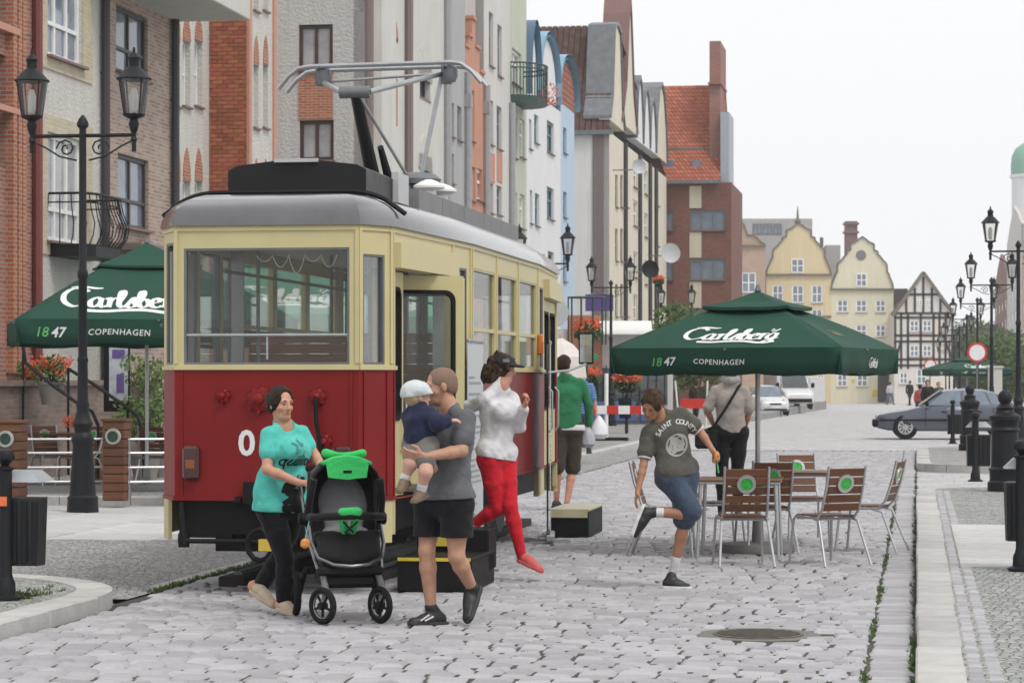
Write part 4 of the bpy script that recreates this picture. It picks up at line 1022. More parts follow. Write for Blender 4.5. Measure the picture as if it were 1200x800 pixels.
t12, u0, L = row_house('light_blue_house', 'light blue house front with a rounded blue roof edge', 657, 673, STB, ((660, 664, 150, 180), (660, 664, 225, 255), (660, 664, 300, 330)), 'teal', H=Zt(665, 122))
vault(t12, 652, 673, 72, 123, 3, BLUE, RT, 'roof')
# big house whose grey side wall and brown tiled roof face up the street
u0 = U(714, v6); Yw = Yof(u0, v6); H = Zp(151, Yw)
STY = stucco('pale_yellow_render', (.66, .61, .50), .05, .3); STSIDE = stucco('pale_grey_render', (.64, .63, .61), .05, .3)
e = [opE(u0, v6, r) for r in [(x, x+3, y, y+38) for x in (721, 727, 733) for y in (205, 268, 333)]+[(742, 747, y, y+30) for y in (190, 235, 295, 345)]+[(755, 759, y, y+28) for y in (200, 250, 305)]+[(768, 772, y, y+26) for y in (215, 262, 310)]]
t13, u0, L = shell('brown_roof_house', 'tall pale house with steep brown tiled roof and grey side wall', 714, 781, v6, H, STY, STSIDE, e, depth=6.5)
for i, o in enumerate(e): window(t13, 'E', *o, 'brown' if i < 9 else 'white', 'd', 1, .5, rec=.12, fw=.1)
zr = Zp(28, Yof(u0+3, v6-3)); rf = MB()
rf.add([(-9.0, -.15, H+.02), (.0, -.15, H+.02), (.0, 3.4, zr), (-9.0, 3.4, zr)], [(0, 1, 2, 3)]); rf.add([(-9.0, 3.4, zr), (0, 3.4, zr), (0, L, H), (-9.0, L, H)], [(0, 1, 2, 3)])
ro = rf.build('roof', RTD, t13)
tl = MB(); rt_ = random.Random(2); nr = 26; nc = 30
for j in range(nr):
    for i in range(nc):
        x = -9+9*(i+.5)/nc; q = (j+.5)/nr; y, z = -.15+3.55*q, H+(zr-H)*q
        tl.box((x, y-.05+rt_.uniform(-.01, .01), z+.04), (9/nc-.05, .09, (zr-H)/nr*1.02), 0)
o = tl.build('roof_tiles', island_mat('brown_roof_tile', (.125, .07, .06), .25, .75, .2, 30, .02), ro); o["kind"] = "stuff"
mb = MB(); mb.box((-4.4, -.2, H-.05), (9.2, .3, .22)); mb.build('gutter', K['zinc'], t13)
mb = MB(); mb.box((-.55, .18, H/2), (.55, .5, H)); mb.build('dark_downpipe', M_pipe_b, t13)
ch_ = MB(); ch_.box((-6.4, 3.6, zr+.6), (1.0, .9, 1.6)); ch_.box((-6.4, 3.6, zr+1.5), (1.2, 1.05, .25)); ch_.build('chimney', YB, ro)
def gable_front(t, u0, xa, xb, yb, ypk, m, cap, pk=.5, steps=((0, 0), (.12, .25), (.3, .62), (.5, 1))):
    a0, a1 = U(xa, v6)-u0, U(xb, v6)-u0; zb_ = Zp(yb, Yof(u0+a0, v6)); zt_ = Zp(ypk, Yof(u0+(a0+a1)/2, v6)); w = a1-a0
    pts = [(a0+w*p_, zb_+(zt_-zb_)*q_) for p_, q_ in steps]+[(a1-w*p_, zb_+(zt_-zb_)*q_) for p_, q_ in reversed(steps) if p_ < .5]
    mb = MB(); mb.prism(pts, lambda y, z: (-.5, y, z), lambda y, z: (.01, y, z)); mb.build('gable', m, t)
    mb = MB()
    for i in range(len(pts)-1):
        (y0, z0), (y1, z1) = pts[i], pts[i+1]; mb.add([(-1.3, y0, z0+.05), (.12, y0, z0+.05), (.12, y1, z1+.05), (-1.3, y1, z1+.05), (-1.3, y0, z0+.22), (.12, y0, z0+.22), (.12, y1, z1+.22), (-1.3, y1, z1+.22)], [(0, 1, 2, 3), (7, 6, 5, 4), (1, 5, 6, 2), (0, 3, 7, 4), (0, 4, 5, 1), (3, 2, 6, 7)])
    mb.build('gable_coping', cap, t)
gable_front(t13, u0, 714, 731, 150, 28, STY, K['zinc'], steps=((0, .1), (.15, .3), (.3, .95), (.5, 1)))
gable_front(t13, u0, 728, 746, 140, -4, STY, mat('red_brown_coping', (.20, .11, .10), .7), steps=((0, 0), (.25, .3), (.42, .85), (.5, 1)))
for k, (xa, xb, yp) in enumerate(((745, 753, 90), (753, 761, 104), (761, 768, 116), (768, 781, 98))): gable_front(t13, u0, xa, xb, 160+k*6, yp, ST11 if k != 3 else STY, K['zinc'], steps=((0, 0), (.1, .5), (.3, .9), (.5, 1)))
for x in (731, 748, 760, 767): pipe(t13, U(x, v6)-u0, .12, M_pipe_k, z1=H)
# dark brick corner house closing the row, red roof
uB = U(782, v6); vB0 = v6-6; vB1 = vC(857, uB); zB = gz(uB); YB_ = Yof(uB, (v6+vB1)/2)
t14 = thing('dark_brick_house', 'dark red brick corner house with bright tiled roof and cream panels', 'building', S(uB, vB1, zB), RZ)
c = [opC(uB, vB1, r) for r in ((809, 850, 246, 270), (772, 789, 248, 270), (809, 850, 303, 328), (772, 789, 303, 328), (800, 850, 362, 392))]
D = vB1-vB0; Hb = Zp(214, YB_)-zB
mb = MB(); mb.wall((-D, 0), (0, 0), -1, Hb, [(o[0]+D, o[1]+D, o[2], o[3]) for o in c], .3); mb.build('front_wall', BRD, t14)
mb = MB(); mb.box((-.15, 5, Hb/2-.5), (.3, 9.38, Hb+1)); mb.box((-D/2, 9.8, Hb/2-.5), (D, .3, Hb+1)); mb.build('back_wall', BRD, t14)
for o in c: window(t14, 'C', *o, 'grey', 'b', 2 if o[1]-o[0] > 1.6 else 1, 0, fw=.1)
mb = MB()
for (ya, yb_) in ((218, 244), (272, 302), (330, 361)):
    q = opC(uB, vB1, (808, 822, ya, yb_)); mb.box2((q[0], -.04, q[2]), (q[1], .02, q[3]))
split_build(mb, 'cream_panel', stucco('cream_panel_render', (.55, .52, .40), .04, .2), t14)
zq = Zp(97, YB_+3)-zB; xr = opC(uB, vB1, (844, 845, 0, 9))[0]
rf = MB(); rf.add([(-D, -.25, Hb), (xr, -.25, Hb), (xr, 4.5, zq), (-D, 4.5, zq)], [(0, 1, 2, 3)]); rf.add([(-D, 4.5, zq), (xr, 4.5, zq), (xr, 10, Hb), (-D, 10, Hb)], [(0, 1, 2, 3)]); ro = rf.build('roof', RTR, t14)
mb = MB(); mb.box((-D/2+xr/2, -.3, Hb+.02), (D+xr, .25, .2)); mb.box((-D/2+xr/2, 1.35, Hb+.5*(zq-Hb)*.68), (D+xr-.1, .1, .14)); mb.build('gutter', K['zinc'], ro)
for xa in (783, 815):
    q = opC(uB, vB1, (xa-5, xa+6, 187, 204)); mb = MB(); mb.box(((q[0]+q[1])/2, .75, (q[2]+q[3])/2), (q[1]-q[0], .5, q[3]-q[2])); mb.build('roof_window', PN['b'], ro)
q = opC(uB, vB1, (830, 843, 46, 214)); mb = MB(); mb.box(((q[0]+q[1])/2, 3.2, (q[2]+q[3])/2), (q[1]-q[0], 4.6, q[3]-q[2])); mb.box(((q[0]+q[1])/2, 3.0, q[3]-2.6), (q[1]-q[0]+.15, 4.8, .12)); mb.build('gable_parapet', brick_mat('faded_red_brick', (.25, .11, .085), (.33, .15, .12), (.26, .17, .14)), t14)
q = opC(uB, vB1, (844, 854, 131, 214)); mb = MB(); mb.box(((q[0]+q[1])/2, 2.2, (q[2]+q[3])/2), (q[1]-q[0], 4, q[3]-q[2])); mb.build('sheet_clad_tower', mat('blue_grey_cladding', (.33, .37, .42), .5), t14)

# ---------------------------------------------------------------- houses across the far square
def far_front(name, label, x0, x1, Yd, ybase, ycorn, wmat, wins, gable=None, style='white', depth=9, gmat=None, mats_trim=None):
    s = FPX/Yd; zb_ = Zp(ybase, Yd); t = thing(name, label, 'building', ((x0-600)/s, Yd, zb_))
    W = (x1-x0)/s; tx = lambda x: (x-x0)/s; tz = lambda y: (ybase-y)/s
    ops = [(tx(r[0]), tx(r[1]), tz(r[3]), tz(r[2])) for r in wins]
    low = [o for o in ops if o[3] < tz(ycorn)-.05]; hi = [o for o in ops if o not in low]
    mb = MB(); mb.wall((0, 0), (W, 0), -1, tz(ycorn), low, .3); mb.build('front_wall', wmat, t)
    mb = MB(); mb.box((.15, depth/2+.3, tz(ycorn)/2-.5), (.3, depth-.02, tz(ycorn)+.98)); mb.box((W-.15, depth/2+.3, tz(ycorn)/2-.5), (.3, depth-.02, tz(ycorn)+.98)); mb.box((W/2, depth, tz(ycorn)/2), (W, .3, tz(ycorn))); mb.build('side_wall', wmat, t)
    for o in low: window(t, 'C', *o, style, 'b', 1, .5, fw=.16, rec=.08)
    if gable:
        pts = [(tx(x), tz(y)) for x, y in gable]
        mb = MB(); mb.prism(pts, lambda x, z: (x, 0, z), lambda x, z: (x, .5, z)); mb.build('gable', gmat or wmat, t)
        for o in hi: window(t, 'C', *o, style, 'b', 1, .5, fw=.16, rec=-.03, sill=False)
        xm = sum(p[0] for p in pts)/len(pts); zt_ = max(p[1] for p in pts)*.9; zc = tz(ycorn)
        rf = MB(); rf.add([(0, .4, zc), (xm, .4, zt_), (xm, depth, zt_), (0, depth, zc)], [(0, 1, 2, 3)]); rf.add([(xm, .4, zt_), (W, .4, zc), (W, depth, zc), (xm, depth, zt_)], [(0, 1, 2, 3)]); rf.build('roof', RTD, t)
        if mats_trim:
            mb = MB()
            for i in range(len(pts)-1):
                (xa, za), (xb, zb2) = pts[i], pts[i+1]; d = Vector((xb-xa, zb2-za)); Ld = d.length
                if Ld > .05: mb.box(((xa+xb)/2, .2, (za+zb2)/2+.06), (Ld, .75, .16), 0, 0, Matrix.Rotation(-math.atan2(d.y, d.x), 3, 'Y'))
            mb.box((W/2, -.05, zc), (W+.1, .5, .22)); mb.build('coping', mats_trim, t)
    return t, tx, tz
M_cop = mat('grey_brown_coping', (.17, .15, .12), .8)
BRT = brick_mat('tan_brick', (.40, .26, .18), (.50, .34, .24), (.42, .34, .27)); YEL = stucco('ochre_yellow_render', (.68, .57, .36), .03, .1); PYL = stucco('pale_lemon_render', (.70, .66, .49), .03, .1)
def scroll(x0, x1, xm, yc, yt):
    """curled gable outline between the cornice ends and its peak"""
    w = (x1-x0)/2; h = yc-yt; L_ = [(0, 0), (.03, .1), (.10, .2), (.16, .3), (.20, .32), (.20, .44), (.24, .5), (.34, .55), (.42, .62), (.50, .66), (.50, .72), (.62, .74), (.62, .86), (.78, .9), (.9, .96), (1, 1)]
    return [(x0+w*a, yc-h*b) for a, b in L_]+[(x1-w*a, yc-h*b) for a, b in reversed(L_[:-1])]
YF = 300
t, tx, tz = far_front('tan_brick_house', 'narrow tan brick house with a curled gable beside the dark brick house', 850, 897, YF-6, 470, 288, BRT, [(869, 886, 319, 343), (856, 866, 290, 309), (885, 893, 352, 366), (858, 866, 268, 278)], [(850, 288), (852, 262), (858, 255), (866, 256), (872, 264), (876, 276), (884, 276), (892, 284), (897, 287)], mats_trim=M_cop)
t, tx, tz = far_front('ochre_gable_house', 'ochre yellow town house with ornate curled gable and finial', 898, 974, YF, 472, 322, YEL, [(905, 918, 334, 353), (928, 942, 334, 355), (951, 964, 334, 355), (905, 918, 362, 380), (928, 942, 362, 380), (951, 964, 362, 380), (958, 966, 438, 453), (951, 964, 392, 412), (928, 942, 392, 412), (927, 942, 303, 320)], scroll(898, 974, 934, 322, 262), mats_trim=M_cop)
mb = MB(); mb.lathe([(.25, 0), (.4, .4), (.15, .8), (.12, 1.4), (.02, 2.2)], (tx(935), .2, tz(263)), 8); mb.box((tx(936), -.06, tz(371)), (tx(974)-tx(898), .2, .25)); split_build(mb, 'finial', M_cop, t)
t, tx, tz = far_front('lemon_gable_house', 'pale lemon town house with smooth scrolled gable and round window', 974, 1047, YF, 473, 339, PYL, [(981, 994, 351, 366), (1003, 1016, 351, 366), (1026, 1038, 351, 366), (981, 994, 380, 394), (1003, 1016, 380, 395), (1026, 1038, 380, 395), (981, 994, 409, 423), (1003, 1016, 409, 423), (1026, 1038, 409, 423), (981, 993, 438, 453), (1004, 1017, 438, 453), (1003, 1016, 320, 336)], scroll(974, 1047, 1010, 339, 278), mats_trim=M_cop)
mb = MB(); mb.lathe([(.55, 0), (.6, .06), (.4, .08)], (tx(1009), -.02, tz(299)), 16, 0, Matrix.Rotation(math.radians(90), 3, 'X')); mb.build('round_window', FR['grey'], t)
mb = MB(); mb.box((tx(1035), -.02, tz(453)), (1.3, .1, 3.6)); mb.build('door', M_dkdoor, t)
mb = MB(); mb.box((tx(1000), -.03, tz(446)), (.3, .05, .3)); mb.box((tx(1025), -.05, tz(460)), (.55, .2, .7)); split_build(mb, 'post_box', K['yellow'], t)
HTW = stucco('half_timber_infill', (.70, .66, .60), .05, .1); BEAM = mat('black_brown_beam', (.035, .025, .022), .7)
t, tx, tz = far_front('half_timbered_house', 'half timbered house with black beams and steep pointed gable', 1048, 1117, YF-4, 473, 367, HTW, [(1066, 1077, 375, 389), (1081, 1092, 375, 389), (1066, 1077, 404, 418), (1081, 1092, 404, 418), (1074, 1086, 432, 450), (1054, 1064, 436, 450), (1074, 1081, 351, 358), (1085, 1092, 351, 358)], [(1048, 367), (1082, 322), (1117, 367)])
def beam(x0, y0, x1, y1, w=.26):
    a, b = Vector((tx(x0), tz(y0))), Vector((tx(x1), tz(y1))); d = b-a
    mb = MB(); mb.box(((a.x+b.x)/2, -.03, (a.y+b.y)/2), (d.length, .08, w), 0, 0, Matrix.Rotation(-math.atan2(d.y, d.x), 3, 'Y')); mb.build('beam', BEAM, t)
for y in (367, 372, 393, 400, 421, 428, 345): beam(*( (1048, y, 1117, y) if y > 360 else (1065, y, 1100, y)))
for x in (1049, 1056, 1064, 1079, 1094, 1101, 1108, 1116): beam(x, 367, x, 432)
for x, yt in ((1072, 337), (1082, 325), (1092, 337), (1062, 350), (1102, 350)): beam(x, yt, x, 366)
for a_ in ((1049, 421, 1056, 400), (1116, 421, 1108, 400), (1049, 366, 1060, 352), (1116, 366, 1104, 352)): beam(*a_)
mb = MB()
for s_ in (0, 1):
    xa = 1046 if not s_ else 1119; a, b = Vector((tx(xa), tz(370))), Vector((tx(1082), tz(319))); d = b-a; mb.box(((a.x+b.x)/2, .1, (a.y+b.y)/2), (d.length, 1.0, .3), 0, 0, Matrix.Rotation(-math.atan2(d.y, d.x), 3, 'Y'))
split_build(mb, 'verge_board', M_cop, t)
def plain_block(name, label, x0, x1, yt, yb, Yd, m, depth=8, extra=None, cat='building'):
    s = FPX/Yd; t = thing(name, label, cat, ((x0-600)/s, Yd, Zp(yb, Yd))); W = (x1-x0)/s; H = (yb-yt)/s
    mb = MB(); mb.bevbox((W/2, depth/2, H/2), (W, depth, H), .05); mb.build('wall', m, t)
    tx = lambda x: (x-x0)/s; tz = lambda y: (yb-y)/s
    for r in extra or (): window(t, 'C', tx(r[0]), tx(r[1]), tz(r[3]), tz(r[2]), 'grey', 'b', 1, 0, rec=-.03, sill=False, fw=.15)
    return t, tx, tz
CON = stucco('grey_concrete', (.42, .41, .40), .05, .1)
plain_block('grey_office_block', 'flat grey concrete block rising behind the tan brick house', 868, 952, 256, 470, 318, CON, extra=((882, 893, 262, 275), (894, 905, 262, 275), (906, 916, 262, 275)))
plain_block('dark_roof_annexe', 'low dark roofed annexe between the lemon house and the half timbered house', 1045, 1064, 338, 472, 306, mat('dark_roof_felt', (.07, .06, .055), .8))
t, tx, tz = plain_block('factory_chimney', 'square purple brown chimney with ringed top behind the lemon house', 991, 1005, 259, 470, 330, mat('purple_brown_brick', (.22, .12, .13), .85), 1.5, cat='chimney')
mb = MB(); [mb.box((tx(998), .75, tz(y)), (1.9, 1.9, .25)) for y in (262, 272)]; split_build(mb, 'ring', M_cop, t)
plain_block('grey_stack', 'tall plain grey chimney stack beside the ochre gable', 968, 985, 287, 470, 312, CON, 2, cat='chimney')
plain_block('slim_flue', 'slim dark metal flue beside the ochre gable', 961, 965, 278, 470, 313, mat('flue_metal', (.14, .12, .11), .6), .4, cat='chimney')
# right hand row, far
def right_house(name, label, x0, x1, v, ytop, m, wmat_style='brown', H=None):
    ua, ub = U(x1, v), U(x0, v); zb_ = gz(ua); t = thing(name, label, 'building', S(ua, v, zb_), RZ)
    Ym = Yof(ua, v); H = H or Zp(ytop, Ym)-zb_; L = ub-ua
    mb = MB(); mb.wall((0, L), (0, 0), -1, H, [(L*(k+.25)/4, L*(k+.65)/4, 3.4*f+2.0, 3.4*f+3.6) for k in range(4) for f in range(int((H-2)/3.4))], .3); mb.build('front_wall', m, t)
    mb = MB(); mb.box((4, .15, H/2-.5), (7.98, .3, H+1)); mb.box((4, L-.15, H/2-.5), (7.98, .3, H+1)); mb.box((4, L/2, H-.2), (7.9, L-.7, .3)); mb.build('side_wall', m, t)
    for k in range(4):
        for f in range(int((H-2)/3.4)):
            mb = MB(); mb.box((.1, L-L*(k+.45)/4, 3.4*f+2.8), (.05, L*.38/4, 1.58)); mb.build('window', PN['b'], t)
    pts = [(0, H), (L, H), (L*.75, H+2.5), (L*.5, H+4.5), (L*.25, H+2.5)]
    mb = MB(); mb.prism(pts, lambda y, z: (0, y, z), lambda y, z: (.5, y, z)); mb.build('gable', m, t)
    return t
right_house('pink_gable_house', 'dusty pink gabled house at the near end of the far right row', 1197, 1225, 15, 262, stucco('dusty_pink_render', (.50, .37, .31), .05, .2))
right_house('pale_gable_house', 'pale grey gabled house between the pink and the brick house in the far row', 1180, 1197, 15, 262, stucco('pale_warm_grey_render', (.55, .53, .50), .05, .2))
right_house('brick_end_house', 'red brick end house at the end of the far right row', 1166, 1180, 15, 318, BRD)
sx = (1200-600)/FPX*420; t = thing('domed_tower', 'white tower under a green copper dome rising at the far right', 'tower', (sx+.6, 420, -1.7))
mb = MB(); mb.lathe([(2.6, 0), (2.6, 36.4), (2.9, 36.5), (2.9, 37.0), (2.5, 37.1)], n=20); mb.build('shaft', ST11, t, True)
mb = MB(); mb.lathe([(2.7, 37.1), (2.75, 38.5), (2.6, 40), (2.0, 41.3), (1.0, 42.0), (.2, 42.4)], n=20); mb.build('dome', mat('green_copper', (.20, .38, .30), .6), t, True)
# ================================================================ street lamps
M_bulb = mat('frosted_lamp', (.75, .74, .70), .4)
def make_lantern(parent, x, z):
    """six sided tapered lantern standing on a bracket end"""
    fr = MB()
    fr.lathe([(.03, -.34), (.045, -.32), (.02, -.26), (.05, -.2), (.07, -.12), (.05, -.06), (.14, -.02), (.145, .0)], (x, 0, z), 10)
    fr.lathe([(.215, .43), (.23, .445), (.2, .47), (.12, .56), (.07, .6), (.065, .66), (.075, .7), (.08, .71), (.05, .75), (.02, .78), (.015, .84)], (x, 0, z), 12)
    for k in range(4):
        t = math.pi/4+k*math.pi/2; fr.rod((x+.14*math.cos(t), .14*math.sin(t), z), (x+.21*math.cos(t), .21*math.sin(t), z+.44), .011, n=5)
    o = fr.build('lantern', K['iron'], parent, True)
    g = MB(); n = 12; vs = []
    for r, h in ((.13, .005), (.20, .43)):
        for k in range(n): t = 2*math.pi*k/n; vs.append((x+r*math.cos(t), r*math.sin(t), z+h))
    g.add(vs, [(k, (k+1) % n, n+(k+1) % n, n+k) for k in range(n)]); g.build('lamp_glass', K['lampglass'], o, True)
    b = MB(); b.lathe([(.03, .02), (.05, .08), (.055, .25), (.03, .33)], (x, 0, z), 8); b.build('bulb', M_bulb, o, True)
def make_lamp(label, loc, group, arms=(-.67, .67)):
    t = thing('street_lamp', label, 'street lamp', loc, RZ, group)
    b = MB(); b.lathe([(.20, 0), (.20, .04), (.19, .16), (.195, .2), (.165, .23), (.15, .5), (.125, .85), (.13, .88), (.145, .93), (.13, .98), (.10, 1.02), (.11, 1.08), (.13, 1.13), (.10, 1.2), (.075, 1.3), (.085, 1.36), (.07, 1.42), (.062, 1.9), (.072, 1.93), (.06, 1.97)], n=16); b.build('base', K['iron'], t, True)
    b = MB(); b.lathe([(.058, 1.95), (.055, 2.95), (.068, 2.98), (.068, 3.04), (.05, 3.08), (.045, 4.85), (.075, 4.88), (.075, 4.92), (.05, 4.97), (.015, 5.02)], n=12); b.build('post', K['iron'], t, True)
    for ax in arms:
        s = 1 if ax > 0 else -1; b = MB(); b.rod((0, 0, 4.76), (ax, 0, 4.76), .026, n=6)
        pts = [(s*(.12+.13*(1-q/14)*math.cos(q*.75)+.1), 0, 4.60+.12*(1-q/16)*math.sin(q*.75)) for q in range(14)]; b.tube(pts, .012, 5)
        b.tube([(s*.08, 0, 4.45), (s*.3, 0, 4.50), (s*.5, 0, 4.62), (ax, 0, 4.70)], .012, 5); b.rod((ax, 0, 4.55), (ax, 0, 4.9), .03, n=6)
        b.build('arm', K['iron'], t, True); make_lantern(t, ax, 5.02)
    return t
L0 = make_lamp('black double street lamp beside the green parasol and timber fence', S(U(97, -10.4), -10.4, 0), 'street lamps along the left pavement')
def lamp_copy(u, v, label, group, rz=0):
    o = copy_tree(L0); o.location = S(u, v, gz(u)+(.1 if v < 0 else .05)); o["label"] = label; o["group"] = group; o.rotation_euler.z = RZ+rz; return o
lamp_copy(U(637, -10.1), -10.1, 'black double street lamp rising just behind the rear end of the tram', 'street lamps along the left pavement')
lamp_copy(U(716, -10.4), -10.4, 'black double street lamp in front of the pale grey side wall', 'street lamps along the left pavement')
for Yq in (112, 140): lamp_copy(Yq, -10.4, 'black double street lamp in front of the dark brick house', 'street lamps along the left pavement')
lamp_copy(63.5, 2.45, 'black double street lamp rising behind the saloon car', 'street lamps along the right pavement')
lamp_copy(86, 2.45, 'black double street lamp beside the large round road sign', 'street lamps along the right pavement')
for Yq in (106, 128, 150, 172, 196, 220): lamp_copy(Yq, 2.45, 'black double street lamp in the receding row on the right', 'street lamps along the right pavement')

# ================================================================ litter bin posts and cast bollards
def bin_post(u, v, label, z=ZK, side=-1):
    t = thing('litter_bin_post', label, 'litter bin', S(u, v, z), RZ, 'litter bins on bollard posts')
    b = MB(); b.lathe([(.13, 0), (.13, .02), (.085, .04), (.08, .13), (.065, .16), (.055, .2), (.055, 1.02), (.07, 1.03), (.07, 1.05), (.03, 1.06), (.035, 1.075), (.075, 1.11), (.078, 1.14), (.06, 1.18), (.02, 1.2)], n=14); b.build('post', K['iron'], t, True)
    x = -.055*side if side < 0 else .0; x = -.06; t.scale = (.9, .9, .9); pts = [(-.20, -.16), (.20, -.16), (.22, 0), (.16, .18), (-.16, .18), (-.22, 0)]
    bd = MB(); bd.prism(pts, lambda a, c: (-x+a*.92, c*.9+.20, .26), lambda a, c: (-x+a, c+.20, .80)); bo = bd.build('bin', mat('black_bin_sheet', (.02, .021, .023), .5), t)
    for k in range(5):
        s = MB(); xx = -.17+.085*k; s.bevbox((-x+xx, .03, .53), (.045, .02, .5), .006); s.build('slat', K['iron'], bo)
    h = MB(); h.prism([(-.22, -.2), (.22, -.2), (.22, .2), (-.22, .2)], lambda a, c: (-x+a, c+.2, .93), lambda a, c: (-x+a*.6, c*.6+.2, 1.02)); h.build('hood', mat('grey_hood_paint', (.32, .35, .37), .4), t)
    return t
bl = bin_post(17.58, -6.46, 'black bin post with orange sticker on the rounded corner kerb', side=-1)
mb = MB(); mb.box((0, -.06, .78), (.07, .008, .075)); mb.build('sticker', mat('orange_sticker', (.75, .16, .05), .5), bl)
bin_post(21.55, .86, 'black bin post beside the pale slab band of the right pavement', side=1)
bin_post(U(1143, .9), .9, 'black bin post in front of the car, on the kerb corner', side=1)
bin_post(U(1115, .85), .88, 'small black bin post in front of the front wing of the car', side=1)
def bollard(u, v, label, s=1.0):
    t = thing('cast_iron_bollard', label, 'bollard', S(u, v, ZK), RZ, 'cast iron bollards'); t.scale = (s, s, s)
    b = MB(); b.lathe([(.25, 0), (.25, .12), (.22, .15), (.22, .28), (.24, .31), (.2, .35), (.19, .85), (.215, .88), (.19, .92), (.20, 1.0), (.225, 1.03), (.225, 1.08), (.16, 1.12)], n=18); b.build('body', K['iron'], t, True)
    b = MB(); b.lathe([(.15, 1.10), (.12, 1.17), (.14, 1.2), (.10, 1.23), (.07, 1.26), (.10, 1.31), (.105, 1.37), (.07, 1.43), (.02, 1.46)], n=16); b.build('finial', K['iron'], t, True)
bollard(U(1176, 1.22), 1.24, 'stout black cast iron bollard behind the slatted bin post', .98)
bollard(U(1135, 1.15), 1.18, 'stout black cast iron bollard in front of the car door')

# ================================================================ lettering in a broad pen hand
def pen(strokes, w=.2, ang=35, thin=.05):
    mb = MB(); nv = Vector((math.cos(math.radians(ang)), math.sin(math.radians(ang))))*w/2
    for pts in strokes:
        P_ = [Vector(p) for p in pts]; Q = []
        for i in range(len(P_)-1):
            p0, p1, p2, p3 = P_[max(i-1, 0)], P_[i], P_[i+1], P_[min(i+2, len(P_)-1)]
            for k in range(6):
                t = k/6; Q.append(.5*((2*p1)+(p2-p0)*t+(2*p0-5*p1+4*p2-p3)*t*t+(3*p1-p0-3*p2+p3)*t**3))
        Q.append(P_[-1]); n = len(Q); vs = []
        for i, q in enumerate(Q):
            d = (Q[min(i+1, n-1)]-Q[max(i-1, 0)]).normalized(); nn = Vector((-d.y, d.x)); s = 1 if nn.dot(nv) >= 0 else -1
            o = nn*(abs(nn.dot(nv))+thin)
            vs += [(q.x+o.x, q.y+o.y), (q.x-o.x, q.y-o.y)]
        mb.add([(a, b, 0) for a, b in vs], [(2*i, 2*i+1, 2*i+3, 2*i+2) for i in range(n-1)])
    return [(x, y) for x, y, _ in mb.v], mb.f
def sh(st, dx, sl=.12): return [[(x+dx+y*sl, y) for x, y in s] for s in st]
GL = {'a': [[(.62, .85), (.35, .95), (.08, .6), (.1, .15), (.35, .05), (.6, .4)], [(.66, .95), (.6, .25), (.75, .02), (.95, .15)]],
      'r': [[(0, .8), (.2, .95), (.22, .5), (.18, 0)], [(.22, .55), (.4, .9), (.62, .95)]],
      'l': [[(.05, .3), (.35, 1.3), (.3, 1.75), (.15, 1.5), (.12, .3), (.3, .02), (.5, .2)]],
      's': [[(.0, .1), (.3, .85), (.4, 1.0), (.42, .6), (.5, .2), (.25, .0), (.02, .1)]],
      'b': [[(.05, .3), (.32, 1.3), (.28, 1.75), (.13, 1.5), (.1, .3), (.35, .02), (.6, .3), (.55, .75), (.3, .85), (.15, .6)]],
      'e': [[(.1, .45), (.45, .6), (.5, .85), (.3, .97), (.08, .6), (.12, .15), (.4, .02), (.65, .2)]],
      'g': [[(.6, .85), (.35, .95), (.08, .6), (.1, .2), (.35, .1), (.58, .4)], [(.64, .95), (.58, .1), (.45, -.5), (.15, -.6), (.0, -.4), (.3, -.1), (.9, .25)]]}
def logo_2d():
    st = [[(1.45, 1.55), (1.15, 1.85), (.6, 1.75), (.15, 1.2), (.1, .5), (.5, .05), (1.05, .2), (1.35, .45)], [(.55, 1.9), (1.1, 2.05), (1.9, 1.95), (2.25, 2.0)]]
    x = 1.35
    for ch, adv in (('a', .88), ('r', .6), ('l', .5), ('s', .58), ('b', .68), ('e', .62), ('r', .6), ('g', .9)): st += sh(GL[ch], x); x += adv
    a = pen(st, .24, 20, .045)
    b = pen([[(1.1, -.35), (2.2, -.42), (3.2, -.30), (4.4, -.28), (5.6, -.55), (6.6, -.35)], [(6.0, 1.35), (6.15, 1.7)], [(6.3, 1.3), (6.6, 1.6)], [(6.15, 1.1), (6.3, 1.45)]], .2, 60, .05)
    n = len(a[0]); return a[0]+b[0], a[1]+[tuple(i+n for i in f) for f in b[1]]
LOGO = logo_2d()
def bbox2(v): xs = [p[0] for p in v]; ys = [p[1] for p in v]; return min(xs), max(xs), min(ys), max(ys)

